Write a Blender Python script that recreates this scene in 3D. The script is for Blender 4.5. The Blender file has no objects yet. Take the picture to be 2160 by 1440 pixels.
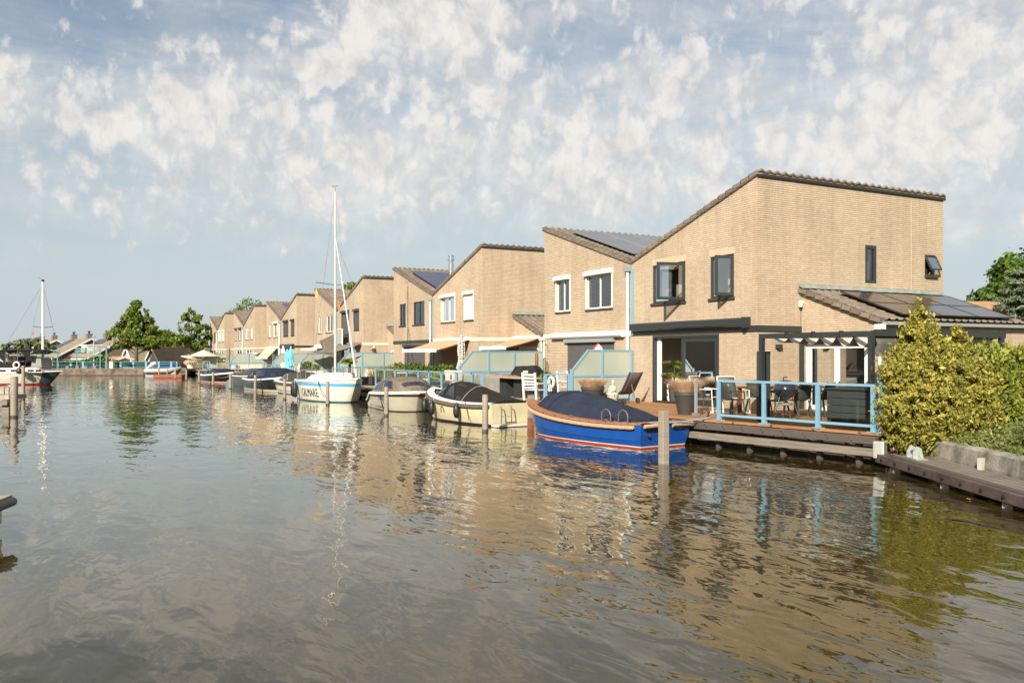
import bpy, bmesh, math, random
import numpy as np
from mathutils import Vector, Matrix
rnd = random.Random(7)
R = math.radians
scene = bpy.context.scene
COL = scene.collection
# ---------------------------------------------------------------- camera
CAMZ = 2.2
cd = bpy.data.cameras.new('camera'); cam = bpy.data.objects.new('camera', cd); COL.objects.link(cam)
cam.location = (0, 0, CAMZ)
cam.rotation_euler = (R(90), 0, math.atan2(.8845, .4665))   # looks along the row of houses
cd.sensor_width = 36; cd.lens = 29.93; cd.shift_y = 30/2160
cd.clip_start = .1; cd.clip_end = 6000
scene.camera = cam
# ---------------------------------------------------------------- sun, sky with clouds, exposure
SUN = Vector((.62, -.70, .50)).normalized()
sd = bpy.data.lights.new('sun', 'SUN'); sun = bpy.data.objects.new('sun', sd); COL.objects.link(sun)
sd.energy = 4.8; sd.angle = R(.6); sd.color = (1.0, .93, .80)
sun.rotation_euler = SUN.to_track_quat('Z', 'Y').to_euler()
w = bpy.data.worlds.new("World"); scene.world = w; w.use_nodes = True
nt = w.node_tree; nt.nodes.clear()
def N(t, **k):
    n = nt.nodes.new(t)
    for a, b in k.items():
        if a == 'i':
            for kk, v in b.items(): n.inputs[kk].default_value = v
        else: setattr(n, a, b)
    return n
def L(a, b): nt.links.new(a, b)
def mth(op, a, b=None, c=None, clamp=False):
    n = N('ShaderNodeMath', operation=op, use_clamp=clamp)
    for k, v in enumerate((a, b, c)):
        if v is None: continue
        if isinstance(v, (int, float)): n.inputs[k].default_value = v
        else: L(v, n.inputs[k])
    return n.outputs[0]
def pxdir(px, py):
    a = px-1080; b = 1796
    return Vector((.4665*a-.8845*b, .8845*a+.4665*b, 750-py)).normalized()
out = N('ShaderNodeOutputWorld'); bg = N('ShaderNodeBackground'); L(bg.outputs[0], out.inputs[0])
sky = N('ShaderNodeTexSky', sky_type='NISHITA', sun_disc=False)
sky.sun_elevation = math.asin(SUN.z); sky.sun_rotation = math.atan2(SUN.x, SUN.y)
sky.air_density = 1.0; sky.dust_density = 1.6; sky.ozone_density = 1.0
SKYS = .085; SKYE = .70
bg.inputs[1].default_value = SKYS
tc = N('ShaderNodeTexCoord'); D = tc.outputs['Generated']
sep = N('ShaderNodeSeparateXYZ'); L(D, sep.inputs[0])
def noise(vec, scale, detail, rough=.5, dist=0, stretch=(1, 1, 1), off=(0, 0, 0)):
    mp = N('ShaderNodeMapping'); mp.inputs['Scale'].default_value = stretch; mp.inputs['Location'].default_value = off
    L(vec, mp.inputs[0])
    n = N('ShaderNodeTexNoise', i={'Scale': scale, 'Detail': detail, 'Roughness': rough, 'Distortion': dist}); L(mp.outputs[0], n.inputs[0])
    return n
# cloud layout: where in the sky the banks of cloud lie (directions), as soft lobes added to the noise
def lobe(px, py, width, amp, asp=1.0):
    """soft lobe of cloud cover around a direction; asp > 1 = wider than tall"""
    d = pxdir(px, py)
    v = N('ShaderNodeVectorMath', operation='SUBTRACT'); L(D, v.inputs[0]); v.inputs[1].default_value = d
    q = N('ShaderNodeVectorMath', operation='MULTIPLY'); L(v.outputs[0], q.inputs[0]); q.inputs[1].default_value = (1/asp, 1/asp, 1.0)
    l2 = N('ShaderNodeVectorMath', operation='DOT_PRODUCT'); L(q.outputs[0], l2.inputs[0]); L(q.outputs[0], l2.inputs[1])
    e = mth('EXPONENT', mth('MULTIPLY', l2.outputs['Value'], -1/(width*width)))
    return mth('MULTIPLY', e, amp)
px = 1/1796
acc = None
for (x, y, wd, am, asp) in [(30, 215, 60, .30, 2.2), (300, 290, 50, .24, 2.0), (520, 270, 90, .20, 1.5), (330, 160, 55, .18, 1), (450, 190, 50, .2, 1.6), (640, 130, 60, .26, 1.8), (830, 75, 60, .30, 1.8), (980, 20, 60, .26, 1.8),
                       (640, 385, 40, .24, 1), (790, 350, 42, .34, 1), (905, 365, 30, .22, 1), (850, 240, 110, .16, 1.6), (1000, 160, 50, .22, 1), (1080, 260, 120, .14, 1.3), (1350, 270, 130, .16, 1.5), (1400, 130, 60, .16, 1.2), (1730, 240, 130, .17, 1.6), (2000, 220, 120, .18, 1.3), (1900, 40, 70, .08, 3), (1180, 380, 60, .12, 2),
                       (1850, 330, 60, .16, 4), (1850, 430, 30, .10, 5), (170, 40, 110, -.26, 2), (560, 40, 60, -.22, 1.6), (1200, 85, 60, -.26, 1.8), (1380, 40, 50, -.16, 2), (870, 150, 40, -.10, 1.6), (1640, 110, 60, -.10, 1.6), (90, 340, 70, -.10, 2),
                       (400, 670, 115, -.8, 6), (1700, 700, 120, -.8, 6), (1950, 500, 50, .16, 4), (300, 430, 50, .10, 5), (1350, 430, 50, .08, 3), (30, 420, 40, .08, 4), (1050, 520, 50, -.2, 6), (1100, 400, 60, .10, 4), (1400, -300, 260, .12, 4)]:
    lb = lobe(x, y, wd*px*1.15, am, asp)
    acc = lb if acc is None else mth('ADD', acc, lb)
n1 = noise(D, 13, 8, .60, .25, (1, 1, 1.15))
n2 = noise(D, 30, 6, .60, .5, (1, 1, .75), (3, 1, 2))
n3 = noise(D, 4.5, 6, .62, .6, (1, 1, 3.2), (7, 2, 1))
n5 = noise(D, 62, 4, .6, .4, (1, 1, .7), (1, 5, 2))
# rounded puffs: cells bent by noise
wv = N('ShaderNodeVectorMath', operation='MULTIPLY_ADD'); L(n2.outputs['Color'], wv.inputs[0]); wv.inputs[1].default_value = (.05, .05, .05); L(D, wv.inputs[2])
def puffs(scale, off):
    mp = N('ShaderNodeMapping'); mp.inputs['Location'].default_value = off; mp.inputs['Scale'].default_value = (1, 1, .8); L(wv.outputs[0], mp.inputs[0])
    v = N('ShaderNodeTexVoronoi', feature='F1', i={'Scale': scale}); L(mp.outputs[0], v.inputs['Vector'])
    return mth('SUBTRACT', 1.0, mth('MULTIPLY', v.outputs['Distance'], 1.2))
pf = mth('ADD', mth('MULTIPLY', puffs(27, (0, 0, 0)), .52), mth('MULTIPLY', puffs(58, (3, 1, 2)), .48))
cov = mth('ADD', mth('ADD', mth('MULTIPLY', n1.outputs[0], .36), mth('MULTIPLY', n2.outputs[0], .30)), mth('MULTIPLY', n5.outputs[0], .20))
cov = mth('ADD', cov, mth('MULTIPLY', pf, .42))
cov = mth('ADD', mth('MULTIPLY', mth('SUBTRACT', cov, .62), 3.0), .40)
cov = mth('ADD', cov, mth('MULTIPLY', acc, 1.0))
mr = N('ShaderNodeMapRange', interpolation_type='SMOOTHSTEP', i={1: .29, 2: .88, 3: 0, 4: 1}); L(cov, mr.inputs[0])
# thin high veil
veil = mth('ADD', n3.outputs[0], mth('MULTIPLY', acc, .5))
mv = N('ShaderNodeMapRange', interpolation_type='SMOOTHSTEP', i={1: .26, 2: .80, 3: .04, 4: .80}); L(veil, mv.inputs[0])
el = N('ShaderNodeMapRange', i={1: .0, 2: .12, 3: 0, 4: 1}); L(sep.outputs[2], el.inputs[0])
m_puff = mth('MULTIPLY', mth('MULTIPLY', mr.outputs[0], el.outputs[0]), .86)
mask = mth('SUBTRACT', 1.0, mth('MULTIPLY', mth('SUBTRACT', 1.0, m_puff), mth('SUBTRACT', 1.0, mv.outputs[0])))
# cloud shade: thin edges bright, thick hearts a little grey
n4 = noise(D, 30, 6, .62, .5, (1, 1, .75), (3.012, 1.006, 1.985))
dens = mth('ADD', mth('MULTIPLY', mr.outputs[0], .34), mth('MULTIPLY', mth('SUBTRACT', n4.outputs[0], mth('MULTIPLY', n2.outputs[0], .7)), 2.2))
cr = N('ShaderNodeValToRGB'); L(dens, cr.inputs[0])
C_ = SKYE/SKYS
cr.color_ramp.elements[0].position = .15; cr.color_ramp.elements[1].position = .78
cr.color_ramp.elements[0].color = (.615, .605, .595, 1); cr.color_ramp.elements[1].color = (.80, .768, .725, 1)
cs = N('ShaderNodeMixRGB', blend_type='MULTIPLY', i={0: 1.0, 2: (C_, C_, C_, 1)}); L(cr.outputs[0], cs.inputs[1])
# the clear sky, greyed by haze towards the horizon
hz = N('ShaderNodeMapRange', interpolation_type='SMOOTHSTEP', i={1: -.02, 2: .42, 3: 1, 4: 0}); L(sep.outputs[2], hz.inputs[0])
skt = N('ShaderNodeMixRGB', blend_type='MULTIPLY', i={0: 1.0, 2: (.98, .93, .86, 1)}); L(sky.outputs[0], skt.inputs[1])
hm = N('ShaderNodeMixRGB', i={2: (.50*C_, .572*C_, .615*C_, 1)}); L(skt.outputs[0], hm.inputs[1]); L(mth('MULTIPLY', hz.outputs[0], .93), hm.inputs[0])
mx = N('ShaderNodeMixRGB'); L(mask, mx.inputs[0]); L(hm.outputs[0], mx.inputs[1]); L(cs.outputs[0], mx.inputs[2])
L(mx.outputs[0], bg.inputs[0])
w.cycles.sampling_method = 'AUTOMATIC'
scene.view_settings.view_transform = 'Standard'; scene.view_settings.look = 'None'
scene.view_settings.exposure = .68; scene.view_settings.gamma = 1
scene.render.engine = 'CYCLES'
cy = scene.cycles; cy.max_bounces = 7; cy.diffuse_bounces = 3; cy.glossy_bounces = 3; cy.transmission_bounces = 5; cy.transparent_max_bounces = 12
cy.caustics_reflective = False; cy.caustics_refractive = False; cy.use_denoising = True; cy.sample_clamp_indirect = 6

# ---------------------------------------------------------------- helpers
def H(px, py, x=None, y=None, z=None):
    """the point of a plane x=, y= or z= that a surveyed photo pixel shows"""
    a = px-1080; b = 1796; dx = .4665*a-.8845*b; dy = .8845*a+.4665*b; dz = 750-py
    t = x/dx if x is not None else y/dy if y is not None else (z-CAMZ)/dz
    return Vector((t*dx, t*dy, CAMZ+t*dz))

class MB:
    """collects shapes into one mesh"""
    def __init__(s, T=None): s.v = []; s.f = []; s.T = T or Matrix.Identity(4)
    def add(s, vs, fs):
        o = len(s.v); s.v += [tuple(s.T @ Vector(v)) for v in vs]; s.f += [tuple(i+o for i in f) for f in fs]; return s
    def box(s, x0, x1, y0, y1, z0, z1):
        if x0 > x1: x0, x1 = x1, x0
        if y0 > y1: y0, y1 = y1, y0
        if z0 > z1: z0, z1 = z1, z0
        return s.add([(x0,y0,z0),(x1,y0,z0),(x1,y1,z0),(x0,y1,z0),(x0,y0,z1),(x1,y0,z1),(x1,y1,z1),(x0,y1,z1)],
                     [(3,2,1,0),(4,5,6,7),(0,1,5,4),(1,2,6,5),(2,3,7,6),(3,0,4,7)])
    def bar(s, a, b, w, h=None, up=(0,0,1), roll=0):
        """box-section bar from a to b, width w (sideways), height h"""
        a = Vector(a); b = Vector(b); h = h or w; d = (b-a)
        if d.length < 1e-6: return s
        d.normalize(); u = Vector(up)
        if abs(d.dot(u)) > .99: u = Vector((1,0,0))
        x = d.cross(u).normalized(); z = x.cross(d)
        vs = []
        for p in (a, b):
            for i, j in ((-1,-1),(1,-1),(1,1),(-1,1)): vs.append(p+x*(i*w/2)+z*(j*h/2))
        return s.add(vs, [(3,2,1,0),(4,5,6,7),(0,1,5,4),(1,2,6,5),(2,3,7,6),(3,0,4,7)])
    def tube(s, pts, r, n=8, caps=True):
        pts = [Vector(p) for p in pts]; rs = r if isinstance(r, (list, tuple)) else [r]*len(pts)
        vs = []; fs = []; m = len(pts); prev = None
        for i, p in enumerate(pts):
            d = (pts[min(i+1, m-1)]-pts[max(i-1, 0)])
            d = d.normalized() if d.length > 1e-9 else Vector((0,0,1))
            if prev is None:
                u = Vector((0,0,1)) if abs(d.z) < .9 else Vector((1,0,0)); x = d.cross(u).normalized()
            else: x = (prev-d*prev.dot(d)); x = x.normalized() if x.length > 1e-6 else Vector((1,0,0))
            prev = x; y = d.cross(x)
            for k in range(n):
                t = 2*math.pi*k/n; vs.append(p+x*(math.cos(t)*rs[i])+y*(math.sin(t)*rs[i]))
        for i in range(m-1):
            for k in range(n):
                a = i*n+k; b = i*n+(k+1) % n; fs.append((a, b, b+n, a+n))
        if caps: fs.append(tuple(range(n-1, -1, -1))); fs.append(tuple(range((m-1)*n, m*n)))
        return s.add(vs, fs)
    def lathe(s, prof, c=(0,0,0), n=20, sx=1, sy=1):
        vs = []; fs = []; m = len(prof)
        for r, z in prof:
            for k in range(n):
                t = 2*math.pi*k/n; vs.append((c[0]+r*sx*math.cos(t), c[1]+r*sy*math.sin(t), c[2]+z))
        for i in range(m-1):
            for k in range(n):
                a = i*n+k; b = i*n+(k+1) % n; fs.append((a, b, b+n, a+n))
        fs.append(tuple(range(n-1, -1, -1))); fs.append(tuple(range((m-1)*n, m*n)))
        return s.add(vs, fs)
    def prism(s, poly, ax, a0, a1):
        """poly = 2D points; ax = axis extruded along ('x': poly in y,z; 'y': poly in x,z; 'z': poly in x,y)"""
        def P(p, a): return {'x': (a, p[0], p[1]), 'y': (p[0], a, p[1]), 'z': (p[0], p[1], a)}[ax]
        n = len(poly); vs = [P(p, a0) for p in poly]+[P(p, a1) for p in poly]
        fs = [tuple(range(n-1, -1, -1)), tuple(range(n, 2*n))]+[(i, (i+1) % n, (i+1) % n+n, i+n) for i in range(n)]
        return s.add(vs, fs)
    def grid(s, rows):
        """rows of equal-length point lists"""
        m = len(rows); n = len(rows[0]); vs = [p for r in rows for p in r]
        return s.add(vs, [(i*n+j, i*n+j+1, (i+1)*n+j+1, (i+1)*n+j) for i in range(m-1) for j in range(n-1)])
    def build(s, name, m, parent=None, smooth=False, bevel=0, origin=None, fixn=True, solid=0):
        me = bpy.data.meshes.new(name)
        o_ = Vector(origin) if origin is not None else (Vector(parent['_o']) if parent is not None and '_o' in parent else Vector((0,0,0)))
        me.from_pydata([(v[0]-o_.x, v[1]-o_.y, v[2]-o_.z) for v in s.v], [], s.f); me.update()
        if fixn:
            bm = bmesh.new(); bm.from_mesh(me); bmesh.ops.recalc_face_normals(bm, faces=bm.faces); bm.to_mesh(me); bm.free()
        if smooth:
            me.polygons.foreach_set('use_smooth', [True]*len(me.polygons))
            if smooth != 2: me.set_sharp_from_angle(angle=R(40))
        me.materials.append(m)
        o = bpy.data.objects.new(name, me); COL.objects.link(o)
        if parent is not None:
            o.parent = parent
            if '_o' in parent and parent.type == 'MESH': pass
        if parent is None: o.location = o_
        if solid:
            md = o.modifiers.new('solid', 'SOLIDIFY'); md.thickness = solid; md.offset = 0
        if bevel:
            md = o.modifiers.new('bevel', 'BEVEL'); md.width = bevel; md.segments = 2; md.limit_method = 'ANGLE'; md.angle_limit = R(40)
        if parent is not None and parent.type == 'EMPTY': o['_o'] = list(o_)
        elif parent is not None: o['_o'] = list(o_)
        return o

def thing(name, label, cat, loc, group=None, rotz=0):
    """an Empty at the thing's base; parts built in world coordinates subtract '_o' (rotz 0) or in local ones"""
    o = bpy.data.objects.new(name, None); COL.objects.link(o); o.empty_display_size = .2
    o.location = loc; o.rotation_euler = (0, 0, rotz); o['label'] = label; o['category'] = cat
    if group: o['group'] = group
    o['_o'] = list(loc)
    return o
def local(name, label, cat, loc, group=None, rotz=0):
    o = thing(name, label, cat, loc, group, rotz); o['_o'] = [0, 0, 0]; return o
def tag(o, label=None, cat=None, group=None, kind=None):
    for k, v in (('label', label), ('category', cat), ('group', group), ('kind', kind)):
        if v: o[k] = v
    return o
def copy_tree(o, parent=None):
    c = o.copy(); COL.objects.link(c); c.parent = parent
    for ch in list(o.children): copy_tree(ch, c)
    return c

# ---------------------------------------------------------------- materials
def lin(c):
    if isinstance(c, str):
        c = tuple(int(c[i:i+2], 16)/255 for i in (0, 2, 4))
        c = tuple(x/12.92 if x <= .04045 else ((x+.055)/1.055)**2.4 for x in c)
    return (c[0], c[1], c[2], 1)
_mats = {}
def M(name, col, rough=.6, metal=0, var=0, vs=4, bump=0, bs=60, spec=.5, coat=0, stretch=(1,1,1), col2=None):
    if name in _mats: return _mats[name]
    m = bpy.data.materials.new(name); m.use_nodes = True; t = m.node_tree; b = t.nodes['Principled BSDF']
    b.inputs['Base Color'].default_value = lin(col); b.inputs['Roughness'].default_value = rough
    b.inputs['Metallic'].default_value = metal; b.inputs['Specular IOR Level'].default_value = spec
    b.inputs['Coat Weight'].default_value = coat; b.inputs['Coat Roughness'].default_value = .08
    if var or bump or col2:
        g = t.nodes.new('ShaderNodeNewGeometry'); mp = t.nodes.new('ShaderNodeMapping'); mp.inputs['Scale'].default_value = stretch
        t.links.new(g.outputs['Position'], mp.inputs[0])
    if var or col2:
        n = t.nodes.new('ShaderNodeTexNoise'); n.inputs['Scale'].default_value = vs; n.inputs['Detail'].default_value = 6; n.inputs['Roughness'].default_value = .65
        t.links.new(mp.outputs[0], n.inputs[0])
        r = t.nodes.new('ShaderNodeValToRGB'); t.links.new(n.outputs[0], r.inputs[0])
        c = lin(col); c2 = lin(col2) if col2 else c
        r.color_ramp.elements[0].position = .32; r.color_ramp.elements[1].position = .68
        r.color_ramp.elements[0].color = tuple(max(0, x*(1-var)) for x in c2[:3])+(1,)
        r.color_ramp.elements[1].color = tuple(x*(1+var*.6) for x in c[:3])+(1,)
        t.links.new(r.outputs[0], b.inputs['Base Color'])
    if bump:
        n = t.nodes.new('ShaderNodeTexNoise'); n.inputs['Scale'].default_value = bs; n.inputs['Detail'].default_value = 4
        t.links.new(mp.outputs[0], n.inputs[0])
        bp = t.nodes.new('ShaderNodeBump'); bp.inputs['Strength'].default_value = bump; bp.inputs['Distance'].default_value = .02
        t.links.new(n.outputs[0], bp.inputs['Height']); t.links.new(bp.outputs[0], b.inputs['Normal'])
    _mats[name] = m; return m

def nodes(name):
    m = bpy.data.materials.new(name); m.use_nodes = True; t = m.node_tree
    return m, t, t.nodes['Principled BSDF']
def nn(t, typ, ins=None, **k):
    n = t.nodes.new(typ)
    for a, b in k.items(): setattr(n, a, b)
    for a, b in (ins or {}).items():
        if hasattr(b, 'is_linked') or isinstance(b, bpy.types.NodeSocket): t.links.new(b, n.inputs[a])
        else: n.inputs[a].default_value = b
    return n
def mm(t, op, a, b=0.0, c=0.0, clamp=False):
    n = nn(t, 'ShaderNodeMath', {0: a, 1: b, 2: c}, operation=op, use_clamp=clamp); return n.outputs[0]

def brick_mat():
    m, t, b = nodes('yellow_brick')
    g = nn(t, 'ShaderNodeNewGeometry'); s = nn(t, 'ShaderNodeSeparateXYZ', {0: g.outputs['Position']})
    u = mm(t, 'ADD', s.outputs[0], s.outputs[1])
    v = nn(t, 'ShaderNodeCombineXYZ', {0: u, 1: s.outputs[2], 2: 0})
    br = nn(t, 'ShaderNodeTexBrick', {'Vector': v.outputs[0], 'Scale': 1.0, 'Mortar Size': .0055, 'Mortar Smooth': .25, 'Bias': 0, 'Brick Width': .22, 'Row Height': .0625,
            'Color1': (.53, .430, .318, 1), 'Color2': (.47, .376, .274, 1), 'Mortar': (.36, .295, .215, 1)}, offset=.5, squash=1)
    # bed joints darkened: the shadow in the raked joints is painted in
    row = mm(t, 'FRACT', mm(t, 'DIVIDE', s.outputs[2], .0625))
    bed = mm(t, 'LESS_THAN', mm(t, 'ABSOLUTE', mm(t, 'SUBTRACT', row, .06)), .09)
    bed2 = mm(t, 'MULTIPLY', bed, .9)
    n = nn(t, 'ShaderNodeTexNoise', {'Vector': g.outputs['Position'], 'Scale': .55, 'Detail': 5, 'Roughness': .6})
    r = nn(t, 'ShaderNodeValToRGB', {0: n.outputs[0]}); e = r.color_ramp.elements
    e[0].position = .3; e[0].color = (.88, .86, .84, 1); e[1].position = .7; e[1].color = (1.07, 1.06, 1.05, 1)
    n2 = nn(t, 'ShaderNodeTexNoise', {'Vector': v.outputs[0], 'Scale': 9, 'Detail': 3})
    r2 = nn(t, 'ShaderNodeValToRGB', {0: n2.outputs[0]}); e = r2.color_ramp.elements
    e[0].position = .3; e[0].color = (.92, .91, .90, 1); e[1].position = .7; e[1].color = (1.06, 1.06, 1.06, 1)
    # vertical rain streaks, faint
    st = nn(t, 'ShaderNodeMapping', {0: v.outputs[0]}); st.inputs['Scale'].default_value = (2.2, .14, 1)
    n3 = nn(t, 'ShaderNodeTexNoise', {'Vector': st.outputs[0], 'Scale': 1.5, 'Detail': 5, 'Roughness': .7})
    r3 = nn(t, 'ShaderNodeValToRGB', {0: n3.outputs[0]}); e = r3.color_ramp.elements
    e[0].position = .33; e[0].color = (.88, .86, .84, 1); e[1].position = .55; e[1].color = (1, 1, 1, 1)
    c = nn(t, 'ShaderNodeMixRGB', {0: bed2, 1: br.outputs[0], 2: (.13, .095, .06, 1)})
    for k in (r, r2, r3): c = nn(t, 'ShaderNodeMixRGB', {0: 1.0, 1: c.outputs[0], 2: k.outputs[0]}, blend_type='MULTIPLY')
    t.links.new(c.outputs[0], b.inputs['Base Color']); b.inputs['Roughness'].default_value = .88; b.inputs['Specular IOR Level'].default_value = .2
    hgt = mm(t, 'SUBTRACT', 1.0, mm(t, 'MAXIMUM', br.outputs['Fac'], bed))
    bp = nn(t, 'ShaderNodeBump', {'Height': hgt, 'Strength': .35, 'Distance': .006}); t.links.new(bp.outputs[0], b.inputs['Normal'])
    return m
BRICK = brick_mat()

def glass_mat(name, tint=(.9, .95, .95), refl=1.0, base=.04, gloss=(.9, .93, .95)):
    """thin pane: see-through, reflecting more at a slant"""
    m, t, b = nodes(name); t.nodes.remove(b); o = t.nodes['Material Output']
    tr = nn(t, 'ShaderNodeBsdfTransparent', {0: tint+(1,)}); gl = nn(t, 'ShaderNodeBsdfGlossy', {0: gloss+(1,), 1: .015})
    fr = nn(t, 'ShaderNodeFresnel', {0: 1.5}); f = mm(t, 'MULTIPLY_ADD', fr.outputs[0], refl, base, True)
    mxn = nn(t, 'ShaderNodeMixShader', {0: f}); t.links.new(tr.outputs[0], mxn.inputs[1]); t.links.new(gl.outputs[0], mxn.inputs[2])
    t.links.new(mxn.outputs[0], o.inputs[0]); return m
GLASS = glass_mat('window_glass', (.82, .86, .86), 1.2, .10)
CLEAR = glass_mat('clear_glass', (.86, .90, .89), 1.1, .03)
VINYL = glass_mat('clear_vinyl', (.45, .47, .52), 1.0, .12)

def frosted_mat():
    m, t, b = nodes('frosted_glass'); o = t.nodes['Material Output']; t.nodes.remove(b)
    g = nn(t, 'ShaderNodeNewGeometry'); n = nn(t, 'ShaderNodeTexNoise', {'Vector': g.outputs['Position'], 'Scale': .8, 'Detail': 3})
    r = nn(t, 'ShaderNodeValToRGB', {0: n.outputs[0]}); e = r.color_ramp.elements
    e[0].position = .3; e[0].color = (.47, .53, .44, 1); e[1].position = .7; e[1].color = (.58, .62, .53, 1)
    d = nn(t, 'ShaderNodeBsdfDiffuse', {0: r.outputs[0]}); tl = nn(t, 'ShaderNodeBsdfTranslucent', {0: (.5, .56, .48, 1)})
    m1 = nn(t, 'ShaderNodeMixShader', {0: .35}); t.links.new(d.outputs[0], m1.inputs[1]); t.links.new(tl.outputs[0], m1.inputs[2])
    gl = nn(t, 'ShaderNodeBsdfGlossy', {0: (1, 1, 1, 1), 1: .18}); fr = nn(t, 'ShaderNodeFresnel', {0: 1.45})
    m2 = nn(t, 'ShaderNodeMixShader', {0: fr.outputs[0]}); t.links.new(m1.outputs[0], m2.inputs[1]); t.links.new(gl.outputs[0], m2.inputs[2])
    t.links.new(m2.outputs[0], o.inputs[0]); return m
FROST = frosted_mat()

def wood_mat(name, c1, c2, axis=0, plank=.14, rough=.75, gap=True, scale=1.0):
    """planks laid side by side along the axis across them"""
    m, t, b = nodes(name); g = nn(t, 'ShaderNodeNewGeometry'); s = nn(t, 'ShaderNodeSeparateXYZ', {0: g.outputs['Position']})
    a = s.outputs[axis]; q = mm(t, 'DIVIDE', a, plank); fl = mm(t, 'FLOOR', q); fr = mm(t, 'FRACT', q)
    wn = nn(t, 'ShaderNodeTexWhiteNoise', {'W': fl}, noise_dimensions='1D')
    st = [7*scale]*3; st[axis] = 40*scale
    mp = nn(t, 'ShaderNodeMapping', {0: g.outputs['Position']}); mp.inputs['Scale'].default_value = [12 if i == axis or i == 2 else 1.2 for i in range(3)]
    n = nn(t, 'ShaderNodeTexNoise', {'Vector': mp.outputs[0], 'Scale': 1.6, 'Detail': 6, 'Roughness': .65})
    f = mm(t, 'ADD', mm(t, 'MULTIPLY', wn.outputs[0], .45), mm(t, 'MULTIPLY', n.outputs[0], .6))
    r = nn(t, 'ShaderNodeValToRGB', {0: f}); e = r.color_ramp.elements
    e[0].position = .25; e[0].color = lin(c2); e[1].position = .8; e[1].color = lin(c1)
    cc = r.outputs[0]
    if gap:
        gp = mm(t, 'LESS_THAN', fr, .06)
        mxn = nn(t, 'ShaderNodeMixRGB', {0: mm(t, 'MULTIPLY', gp, .75), 1: cc, 2: (.03, .02, .015, 1)}); cc = mxn.outputs[0]
    t.links.new(cc, b.inputs['Base Color']); b.inputs['Roughness'].default_value = rough
    bp = nn(t, 'ShaderNodeBump', {'Height': n.outputs[0], 'Strength': .25, 'Distance': .01}); t.links.new(bp.outputs[0], b.inputs['Normal'])
    return m
DECKW = wood_mat('hardwood_decking', (.42, .21, .085), (.28, .13, .05), 1, .145)
DECKG = wood_mat('weathered_decking', (.40, .34, .27), (.26, .22, .17), 1, .145)
BEAMD = wood_mat('dark_fender_beam', (.11, .085, .075), (.05, .04, .035), 2, 3, gap=False)
BEAML = wood_mat('bleached_fender_beam', (.30, .25, .20), (.04, .033, .026), 2, 3, gap=False)
PILE = wood_mat('pile_timber', (.38, .32, .255), (.12, .10, .08), 2, 9, gap=False)
TEAK = wood_mat('teak_planking', (.40, .205, .09), (.29, .14, .06), 1, .06)

def tile_mat(name, c1, c2):
    m, t, b = nodes(name); g = nn(t, 'ShaderNodeNewGeometry')
    n = nn(t, 'ShaderNodeTexNoise', {'Vector': g.outputs['Position'], 'Scale': 1.3, 'Detail': 7, 'Roughness': .7})
    n2 = nn(t, 'ShaderNodeTexWhiteNoise', {'Vector': nn(t, 'ShaderNodeVectorMath', {0: nn(t, 'ShaderNodeVectorMath', {0: g.outputs['Position'], 1: (3.2, 3.2, 5.5)}, operation='MULTIPLY').outputs[0]}, operation='FLOOR').outputs[0]})
    f = mm(t, 'ADD', mm(t, 'MULTIPLY', n.outputs[0], .75), mm(t, 'MULTIPLY', n2.outputs[0], .3))
    r = nn(t, 'ShaderNodeValToRGB', {0: f}); e = r.color_ramp.elements
    e[0].position = .3; e[0].color = lin(c2); e[1].position = .8; e[1].color = lin(c1)
    # yellow-green lichen specks
    v = nn(t, 'ShaderNodeTexNoise', {'Vector': g.outputs['Position'], 'Scale': 14, 'Detail': 3}); k = mm(t, 'GREATER_THAN', v.outputs[0], .66)
    mxn = nn(t, 'ShaderNodeMixRGB', {0: mm(t, 'MULTIPLY', k, .5), 1: r.outputs[0], 2: (.30, .27, .16, 1)})
    t.links.new(mxn.outputs[0], b.inputs['Base Color']); b.inputs['Roughness'].default_value = .85; return m
TILE = tile_mat('concrete_roof_tile', (.24, .19, .145), (.12, .095, .075))
TILER = tile_mat('orange_roof_tile', (.42, .25, .13), (.25, .16, .10))

WHITE = M('white_paint', (.78, .75, .70), .4); CREAM = M('cream_paint', (.68, .62, .52), .5, var=.06, vs=2)
DARK = M('anthracite_paint', (.028, .033, .034), .38); DARKF = M('anthracite_matt', (.04, .046, .048), .6)
BLUE = M('light_blue_paint', (.19, .345, .45), .38, var=.05, vs=3); TURQ = M('turquoise_paint', (.13, .25, .235), .5)
STEEL = M('stainless_steel', (.65, .65, .65), .22, 1); GREYP = M('grey_zinc', (.33, .36, .37), .5, .3)
BLACK = M('black_rubber', (.012, .012, .013), .45); BLACKF = M('black_canvas', (.02, .019, .018), .85, var=.2, vs=3, bump=.4, bs=9)
SOIL = M('soil', (.06, .045, .03), .95, var=.3, vs=8)
CONC = M('weathered_concrete', (.33, .30, .25), .92, var=.35, vs=2.2, bump=.6, bs=30, col2=(.17, .155, .125))
ROPE = M('rope', (.44, .28, .155), .8, var=.1, vs=20); ROPEW = M('white_rope', (.6, .56, .48), .8)
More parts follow.
